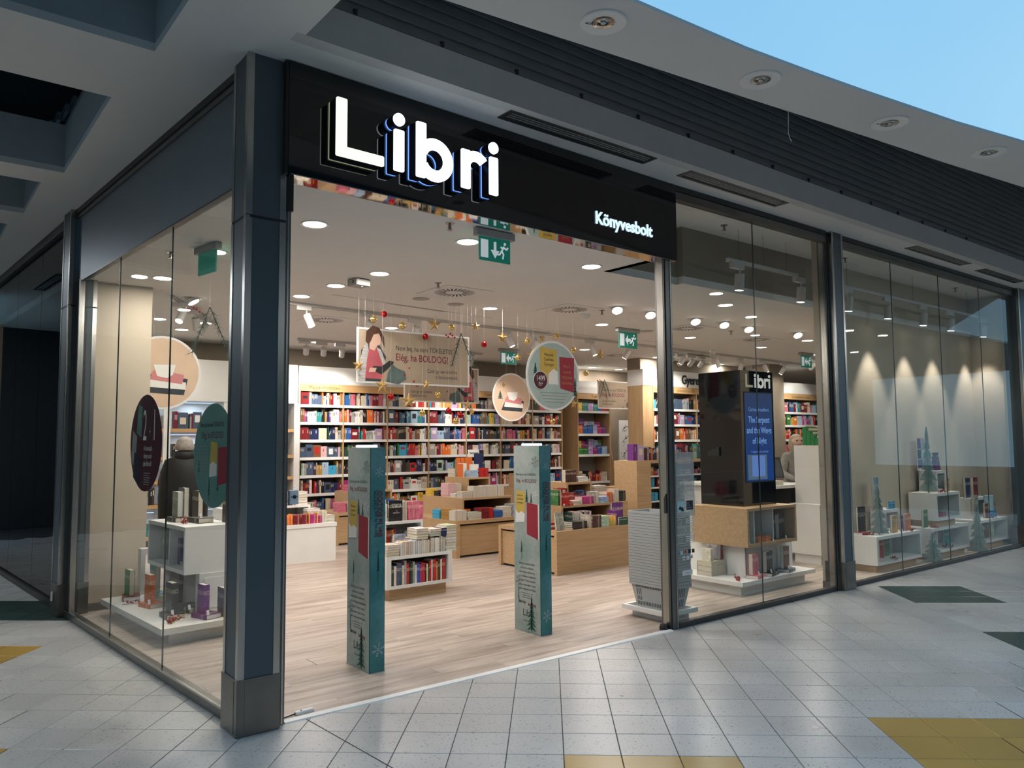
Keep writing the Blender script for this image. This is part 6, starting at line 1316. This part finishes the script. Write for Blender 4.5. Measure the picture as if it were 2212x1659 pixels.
# cool mall downlights: some the panes mirror, the last added as fill; their ceiling
oc = struct(G().box(9.6, -9, ZC, 30, 1.75, ZC + .05).box(-14, -14, ZC, 9.6, -4.0, ZC + .05).obj('ceiling_far', 'ceiling_mall'), 'mall ceiling on the far side of the skylight')
for k, (x, y) in enumerate([(10.13, 1.55), (12.6, .49), (14.9, -.99), (15.9, .65), (17.3, .69), (20.0, -1.4), (-.24, 11.35), (-1.83, 13.6), (-1.94, 14.9), (-3, -4.6), (0, -4.6), (3, -4.6), (6, -4.6), (-2.2, 5.2), (-2.2, 8.4)]):
    t = thing('mall_and_fill_downlight', 'lit cool white mall downlight of the mirrored and added fill set, ' + ORD[k] + ' of fifteen', 'downlight', (x, y, ZC), 0, 'lit mall downlights')
    G().lathe([(.10, -.003), (.13, -.008), (.133, 0)], n=24).obj('ring', 'light_ring', t); G().cyl((0, 0), .10, -.005, -.001, n=24).obj('diffuser', 'lamp_warm', t); lamp('glow', 'AREA', (0, 0, -.012), 34, (.86, .94, 1.0), t, size=.2)

# ------------------------------------------------------------------ hanging banners, discs and ornaments
mat('kraft', (.40, .31, .22), .7, noise=.08); mat('skin', (.66, .42, .32), .6, noise=.04); mat('hair_brown', (.085, .035, .02), .6, noise=.3); mat('shirt_pink', (.50, .10, .12), .7, noise=.2); mat('scarf', (.55, .53, .50), .8, noise=.4, nscale=30, stretch=(.3, 1, 3)); mat('coat_dark', (.04, .05, .06), .7, noise=.3); mat('sage_dark', (.10, .15, .14), .7, noise=.3); mat('peach', (.68, .49, .35), .6, noise=.06); mat('mint', (.42, .52, .48), .6, noise=.1)
def wires(t, xs_, z, H=ZI):
    for x in xs_: G().tube([(x, .005, z), (x, .005, H - t.location.z)], .0012, 4).obj('wire', 'light_ring', t)
def fan(pts, m, nm, p, y): G().add([(a, y, b) for a, b in pts], [tuple(range(len(pts)))]).obj(nm, m, p)
def banner(x, y, label, mirror=False, z=2.29):
    t = thing('hanging_banner', label, 'banner', (x, y, z), 0, 'hanging kraft banners'); W, H = 1.50, .61
    G().box(0, 0, 0, W, .012, H).obj('border', 'light_ring', t); G().box(.02, -.002, .02, W - .02, 0, H - .02).obj('sheet', 'kraft', t); wires(t, (.1, W - .1), H)
    f = (lambda q: [((W - a), b) for a, b in q][::-1]) if mirror else (lambda q: q)
    def P(q, m, nm, yy): fan(f(q), m, nm, t, yy)
    P([(.02, .02), (.30, .02), (.36, .30), (.28, .42), (.14, .46), (.05, .36)], 'coat_dark', 'coat_print', -.003); P([(.02, .02), (.10, .02), (.15, .28), (.13, .46), (.08, .40), (.02, .2)], 'scarf', 'scarf_print', -.0035); P([(.10, .05), (.32, .05), (.33, .25), (.25, .40), (.15, .40), (.12, .25)], 'shirt_pink', 'shirt_print', -.004)
    P([(.24, .40), (.29, .38), (.37, .20), (.34, .16), (.28, .30)], 'scarf', 'scarf_print', -.0045); P([(.15, .38), (.21, .36), (.25, .42), (.29, .44), (.29, .52), (.22, .58), (.15, .54)], 'skin', 'face_print', -.005); P([(.10, .46), (.14, .42), (.17, .47), (.20, .54), (.27, .56), (.30, .48), (.34, .40), (.33, .52), (.27, .62), (.19, .64), (.11, .57)], 'hair_brown', 'hair_print', -.0055)
    P([(.18, .15), (.30, .10), (.44, .22), (.46, .25), (.40, .26), (.30, .19), (.20, .19)], 'ink', 'book_print', -.006); P([(.14, .12), (.22, .12), (.24, .17), (.16, .17)], 'skin', 'hand_print', -.0065); P([(.36, .02), (.52, .0), (.62, .06), (.60, .15), (.50, .18), (.44, .22), (.38, .12)], 'sage_dark', 'leaf_print', -.004)
    tx = .12 if mirror else .48; AL = 'LEFT'
    text('Nem baj, ha nem TÖKÉLETES.', .078, 'ink', t, (tx, -.003, .385), FRONT, sx=.80); text('Elég, ha BOLDOG!', .112, 'ink_red', t, (tx, -.003, .27), FRONT, sx=.82, bold=.001); text('Csak így van értelme', .062, 'ink', t, (tx + (0 if mirror else .42), -.003, .15), FRONT, sx=.8); text('a karácsonynak.', .062, 'ink', t, (tx + (0 if mirror else .54), -.003, .085), FRONT, sx=.8)
    for a, b in ((.66, .19), (.60, .11), (.72, .04)): G().cyl((W - a if mirror else a, b), .012, -.006, -.002, 'y', 10).obj('berry_print', 'berry', t)
    return t
banner(3.92, 7.66, 'large hanging kraft banner with a reading woman above the nearer pillar'); banner(6.48, 11.0, 'second hanging kraft banner half hidden behind the large one', True, 2.30); banner(11.94, 12.05, 'far hanging kraft banner beside the toy shelf', True, 2.34)
def hdisc(x, y, z, m, label, rz=0):
    t = thing('hanging_disc', label, 'hanging disc', (x, y, z), rz, 'round hanging promotion discs'); G().cyl((0, 0), .40, -.005, .005, 'y', 56).obj('rim', 'light_ring', t); G().cyl((0, 0), .375, -.0065, -.005, 'y', 56).obj('face', m, t); wires(t, (-.1, .1), .38); return t
d1 = hdisc(5.86, 6.63, 2.38, 'mint', 'hanging mint disc with the 1499 Ft price bubble')
fan([(-.20, -.08), (.07, -.10), (.05, .30), (-.20, .32)], 'print_yellow', 'book_print', d1, -.008); fan([(-.08, -.10), (.07, -.10), (.06, .05), (-.0, .08), (-.08, .02)], 'ink_white', 'book_print', d1, -.009); fan([(.10, -.14), (.31, -.18), (.32, .22), (.09, .22)], 'print_crimson', 'book_print', d1, -.010)
G().cyl((-.20, -.06), .105, -.013, -.010, 'y', 32).obj('price_rim', 'ink_white', d1); G().cyl((-.20, -.06), .098, -.0145, -.013, 'y', 32).obj('price_bubble', 'sticker_maroon', d1); text('1499', .085, 'ink_white', d1, (-.20, -.016, -.065), FRONT, align='CENTER', sx=.8); text('Ft*', .065, 'ink_white', d1, (-.20, -.016, -.125), FRONT, align='CENTER', sx=.8)
for k, l_ in enumerate(('Mennyei', 'Cselédek', 'Gyöngye')): text(l_, .05, 'ink', d1, (-.07, -.0095, .22 - k * .055), FRONT, align='CENTER', sx=.8)
for k, l_ in enumerate(('POLCZ', 'ALAINE', 'FŐZZÜNK', 'ÖRÖMMEL')): text(l_, .042, 'gold_star', d1, (.205, -.011, .10 - k * .065), FRONT, align='CENTER', sx=.85)
for k in range(4): G().box(-.2 + .02 * k, -.008, -.20 - k * .035, .22 - .02 * k, -.0068, -.192 - k * .035).obj('text_line', 'ink_grey', d1)
firprint(.33, -.26, .26, .10, -.009, 'print_green', d1, 6, .15, 4); firprint(-.27, .0, .14, .08, -.009, 'print_green', d1, 5, .1, 5)
for x, y, z, rz, l_ in ((8.0, 10.1, 2.37, 0, 'hanging peach disc with a cup on books, in the shop middle'), (2.26, 8.95, 2.41, 0, 'hanging peach disc with a cup on books, in the side window'), (10.66, 8.0, 2.34, 0, 'hanging peach disc half hidden behind the totem')):
    t = hdisc(x, y, z, 'peach', l_, rz); fan([(-.22, -.22), (.22, -.24), (.26, -.06), (-.12, -.02)], 'coat_dark', 'book_print', t, -.008); fan([(-.16, -.16), (.24, -.18), (.24, -.10), (-.14, -.06)], 'ink_white', 'pages_print', t, -.009); fan([(-.14, -.08), (.20, -.12), (.22, -.02), (.02, .02), (-.10, .02)], 'print_rose', 'cloth_print', t, -.010); fan([(-.10, .08), (-.06, -.04), (.04, -.06), (.10, -.02), (.13, .09)], 'ink_white', 'cup_print', t, -.011); firprint(-.24, -.04, .14, .16, -.0085, 'pine', t, 5, .05, 3); fan([(-.2, .2), (-.17, .24), (-.14, .2), (-.155, .16), (-.185, .16)], 'gold_star', 'star_print', t, -.009)
def star(x, y, z, r, label, rz=.2):
    t = thing('hanging_star', label, 'star ornament', (x, y, z), rz, 'hanging gold stars'); q = [((r if k % 2 == 0 else r * .42) * math.sin(k * math.pi / 5), (r if k % 2 == 0 else r * .42) * math.cos(k * math.pi / 5)) for k in range(10)]
    g_ = G(); n = 10; g_.add([(a, 0, b) for a, b in q] + [(0, -.018, 0), (0, .018, 0)], [(k, 10, (k + 1) % 10) for k in range(10)] + [(k, (k + 1) % 10, 11) for k in range(10)]); g_.obj('star', 'gold_star', t); G().tube([(0, 0, r), (0, 0, ZI - z)], .0008, 3).obj('thread', 'light_ring', t)
def ball(x, y, z, m, label):
    t = thing('hanging_bauble', label, 'bauble', (x, y, z), 0, 'hanging glass baubles'); G().sphere((0, 0, 0), .037, 16, 10).obj('ball', m, t, smooth=True); G().cyl((0, 0), .009, .034, .048, n=8).obj('cap', 'gold_star', t); G().tube([(0, 0, .048), (0, 0, ZI - z)], .0008, 3).obj('thread', 'light_ring', t)
for k, (x, z, r) in enumerate([(4.87, 3.0, .09), (5.46, 3.03, .065), (5.87, 2.92, .085), (3.90, 2.47, .075), (4.19, 2.26, .10), (4.76, 2.30, .06), (4.53, 2.10, .10), (5.34, 2.07, .08), (5.40, 1.99, .065), (6.51, 2.97, .06), (6.35, 2.73, .09), (7.57, 2.82, .09), (7.06, 2.13, .07), (6.37, 2.20, .07)]): star(x, 7.58, z, r, 'hanging gold star, ' + ORD[k] + ' of fourteen around the banner and the mint disc', .1 * (k % 5) - .2)
for k, (x, z, c) in enumerate([(4.22, 3.06, 'red'), (4.09, 2.99, 'gold'), (4.45, 2.95, 'gold'), (5.12, 2.99, 'gold'), (4.76, 2.85, 'red'), (5.60, 2.82, 'red'), (4.31, 2.14, 'red'), (4.93, 2.18, 'gold'), (4.72, 1.97, 'gold'), (5.08, 2.0, 'red'), (5.25, 1.95, 'red'), (5.18, 1.88, 'gold'), (6.28, 2.91, 'gold'), (6.78, 3.02, 'gold'), (6.13, 2.69, 'gold'), (7.08, 2.85, 'gold'), (7.31, 2.55, 'gold'), (6.70, 1.89, 'gold')]): ball(x, 7.60, z, c + '_ball', f'hanging {c} bauble, {ORD[k]} of eighteen around the banner and discs')
def sprig(x, y, z, label, L=.42, rz=0.0, n=2):
    t = thing('pine_sprig', label, 'pine sprig', (x, y, z), rz, 'hanging pine sprigs'); g_ = G(); tw_ = G(); rn = random.Random(int(x * 100))
    for b in range(n):
        a = -1.15 - b * .75; d = Vector((math.cos(a), 0, math.sin(a))); tw_.tube([(0, 0, 0), tuple(d * L)], .005, 5)
        for k in range(70):
            p = d * L * (.1 + .9 * k / 70); v = (d + Vector((rn.uniform(-1, 1), rn.uniform(-.8, .8), rn.uniform(-1, 1))) * .9).normalized() * .075; s_ = Vector((v.z, 0, -v.x)).normalized() * .0028
            g_.add([p - s_, p + s_, p + v], [(0, 1, 2)])
    g_.obj('needles', 'pine', t); tw_.obj('twigs', 'twig', t); G().tube([(0, 0, 0), (0, 0, ZI - z)], .0008, 3).obj('thread', 'light_ring', t)
    for k in range(5): G().sphere((-.10 - .03 * k, -.01, -.06 + .02 * (k % 3)), .013, 8, 6).obj('berry', 'berry', t, smooth=True)
sprig(5.26, 7.60, 2.93, 'pine sprig with berries hanging at the banner corner'); sprig(2.42, 7.9, 3.0, 'pine sprig hanging in the side window', .5); sprig(12.1, 12.0, 2.98, 'pine sprig hanging over the far banner', .4)

# ------------------------------------------------------------------ people, cash desk
def person(label, cat_x, y, rz, pts, radii, edges, cloth):
    t = thing('person', label, 'person', (cat_x, y, 0), rz); me = bpy.data.meshes.new('body'); me.from_pydata(pts, edges, []); o = link('body', me, t); sk = o.modifiers.new('skin', 'SKIN')
    for v, r in zip(me.skin_vertices[0].data, radii): v.radius = (r if isinstance(r, tuple) else (r, r))
    me.skin_vertices[0].data[0].use_root = True; ss = o.modifiers.new('sub', 'SUBSURF'); ss.levels = ss.render_levels = 2; me.materials.append(MATS[cloth]); return t
mat('knit', (.30, .28, .25), .9, noise=.2, nscale=60); mat('jeans', (.03, .06, .12), .8, noise=.2, nscale=40); mat('jacket', (.012, .012, .014), .6, noise=.2); mat('hair_blond', (.42, .30, .20), .6, noise=.3, nscale=20, stretch=(4, 4, .5)); mat('hair_grey', (.42, .38, .34), .7, noise=.3, nscale=30)
P1 = [(0, 0, .95), (0, 0, 1.15), (0, -.01, 1.36), (0, 0, 1.47), (0, -.01, 1.58), (.17, 0, 1.38), (.24, -.04, 1.13), (.17, -.27, 1.06), (-.17, 0, 1.38), (-.25, -.06, 1.14), (-.16, -.30, 1.06), (.09, 0, .50), (.09, .01, .07), (-.09, 0, .50), (-.09, .01, .07), (.09, -.10, .04), (-.09, -.10, .04)]
E1 = [(0, 1), (1, 2), (2, 3), (3, 4), (2, 5), (5, 6), (6, 7), (2, 8), (8, 9), (9, 10), (0, 11), (11, 12), (0, 13), (13, 14), (12, 15), (14, 16)]
R1 = [(.17, .13), (.15, .12), (.15, .11), .05, .07, .08, .055, .035, .08, .055, .035, .085, .05, .085, .05, .035, .035]
def head(t, z, hairm, y=-.01, long=True):
    G().sphere((0, y, z), .098, 18, 12).obj('head', 'skin', t, smooth=True); h = G().lathe([(.0005, .118), (.05, .108), (.09, .07), (.108, .0), (.112, -.08 if long else -.02), (.10, -.17 if long else -.05)], n=22).obj('hair', hairm, t, (0, y + .022, z), smooth=True)
    G().cyl((0, 0), .012, -.02, 0, 'y', 8, .018).obj('nose', 'skin', t, (0, y - .092, z - .01)); 
    for s_ in (-.035, .035): G().sphere((s_, y - .088, z + .02), .011, 8, 6).obj('eye', 'ink', t, smooth=True)
    G().box(-.025, y - .095, z - .05, .025, y - .085, z - .042).obj('mouth', 'ink_red', t)
def hands(t, ps):
    for hx, hy, hz, d in ps:
        g_ = G().tube([(hx, hy, hz), (hx, hy - .05, hz), (hx, hy - .085, hz - .005)], .030, 8, 0, .034)
        for k in range(4): g_.tube([(hx - .027 + .018 * k, hy - .08, hz), (hx - .027 + .018 * k, hy - .12 - .01 * (k in (1, 2)), hz - .004), (hx - .027 + .018 * k, hy - .145 - .012 * (k in (1, 2)), hz - .018)], .0085, 6)
        g_.tube([(hx + d * .028, hy - .03, hz), (hx + d * .052, hy - .065, hz - .004), (hx + d * .05, hy - .09, hz - .012)], .0095, 6); g_.obj('hand', 'skin', t, smooth=True)
c1 = person('person in a long grey knitted cardigan and jeans working at the cash desk', 10.50, 6.45, math.radians(-35), P1, R1, E1, 'knit'); head(c1, 1.60, 'hair_blond'); hands(c1, [(.17, -.29, 1.06, -1), (-.16, -.32, 1.06, 1)])
G().lathe([(.17, 1.3), (.20, 1.1), (.22, .85), (.235, .52), (.225, .52), (.20, .85)], n=20, sy=.7).obj('cardigan', 'knit', c1, smooth=True)
for s_ in (-.09, .09): G().lathe([(.10, .72), (.085, .50), (.065, .08)], (s_, 0), 14).obj('trouser_leg', 'jeans', c1, smooth=True)
c2_ = person('person in a black hooded jacket with short grey hair, back turned, in the side window', 2.80, 10.0, math.radians(170), P1, [tuple(v * 1.2 for v in r) if isinstance(r, tuple) else r * 1.18 for r in R1], E1, 'jacket'); head(c2_, 1.61, 'hair_grey', -.01, False); hands(c2_, [(.17, -.29, 1.06, -1), (-.16, -.32, 1.06, 1)])
G().lathe([(.10, 1.50), (.21, 1.44), (.27, 1.30), (.29, 1.0), (.28, .72), (.26, .72)], n=22, sy=.62).obj('jacket', 'jacket', c2_, smooth=True); G().lathe([(.085, 1.55), (.12, 1.54), (.13, 1.46), (.09, 1.44)], n=18).obj('hood', 'jacket', c2_, smooth=True)
cd = thing('cash_desk', 'white cash desk behind the totem in the window', 'desk', (9.2, 6.0, 0)); G().box(0, 0, .98, 1.05, 1.6, 1.02).obj('top', 'white', cd); G().box(.05, .35, 0, 1.0, 1.55, .98).obj('body', 'white', cd); G().box(.55, .10, .60, .95, .35, .95).obj('printer_bay', 'black', cd)
for k, (x, y, l_) in enumerate([(9.55, 6.25, 'black touch monitor tilted on the cash desk, nearer one'), (10.0, 6.95, 'black touch monitor tilted on the cash desk, farther one')]):
    t = thing('monitor', l_, 'monitor', (x, y, 1.02), math.radians(-25)); G().lathe([(.0005, 0), (.09, 0), (.09, .015), (.025, .03), (.025, .12), (.0005, .12)], n=16).obj('foot', 'black', t); s_ = G().box(-.19, -.015, 0, .19, .015, .30).obj('housing', 'black', t, (0, .02, .08)); s_.rotation_euler = (math.radians(-20), 0, 0); G().box(-.17, -.017, .02, .17, -.015, .28).obj('display', 'slate_screen' if 'slate_screen' in MATS else mat('slate_screen', (.06, .07, .08), .2, noise=.1), s_)
pile(9.3, 6.05, 1.02, 2, 'white', 'on the cash desk before the nearer monitor', 'books on the cash desk', .2, .14, .03)
cb = thing('white_cabinet', 'tall narrow white cabinet beside the window pillar', 'cabinet', (9.53, 5.55, 0)); G().box(.03, .02, 0, .62, .40, .12).obj('plinth', 'white', cb); G().box(0, 0, .12, .66, .44, .78).obj('lower_body', 'white', cb); G().box(.12, .02, .78, .64, .42, 1.555).obj('upper_body', 'white', cb)
t = thing('flyer_box', 'green tiered flyer box on top of the white cabinet', 'flyer box', (9.68, 5.62, 1.556)); mat('box_green', (.02, .22, .06), .5, noise=.15)
for k in range(4): G().box(0, .06 * k, .0, .26, .06 * k + .055, .10 + .05 * k).obj('tier', 'box_green', t); G().box(.02, .06 * k + .02, .10 + .05 * k, .24, .06 * k + .03, .13 + .05 * k).obj('flyers', 'pages_white', t)
lu = thing('low_shelf_unit', 'waist high oak ended shelf unit behind the basket stack', 'shelf unit', (8.39, 7.70, 0)); G().box(0, 0, 0, .30, .45, 1.345).obj('end_panel', 'oak', lu); G().box(.30, -.01, 1.305, 1.95, .45, 1.345).obj('top', 'oak', lu); G().box(.30, .42, 0, 1.95, .45, 1.305).obj('back', 'shelf_grey', lu); G().box(1.92, 0, 0, 1.95, .42, 1.305).obj('end_board', 'white', lu)
for z in (.25, .52, .75, .95, 1.12): G().box(.30, .02, z - .02, 1.92, .42, z).obj('shelf', 'white', lu); sfill(8.72, 10.25, 7.76, z, z + .14, 'mix', .6, .06, .13, .12)
sfill(8.45, 10.2, 7.80, 1.346, 1.6, 'mix', .85, .14, .24, .12)
for l_, z, s_ in (('JORDAN B.', .78, .024), ('PETERSON', .66, .024), ('12', .48, .02), ('SZABÁLY', .38, .02)):
    q = text(l_, s_, 'pages_white', None, (4.365, 7.562, .77 + z * .225), (math.pi / 2, 0, math.radians(-6)), align='CENTER'); q.parent = jb; q.matrix_parent_inverse = jb.matrix_world.inverted()

# ------------------------------------------------------------------ far books joined into one object
me = STUFF.mesh('shelved_books', 'cover_attr')
ca = me.color_attributes.new('Col', 'FLOAT_COLOR', 'CORNER')
buf = []
for p, c in zip(me.polygons, STUFFC): buf += [c[0], c[1], c[2], 1.0] * p.loop_total
ca.data.foreach_set('color', buf)
o = link('shelved_books', me); tag(o, 'rows of many coloured books on the wall bookcases at the back', 'books', None, 'stuff')
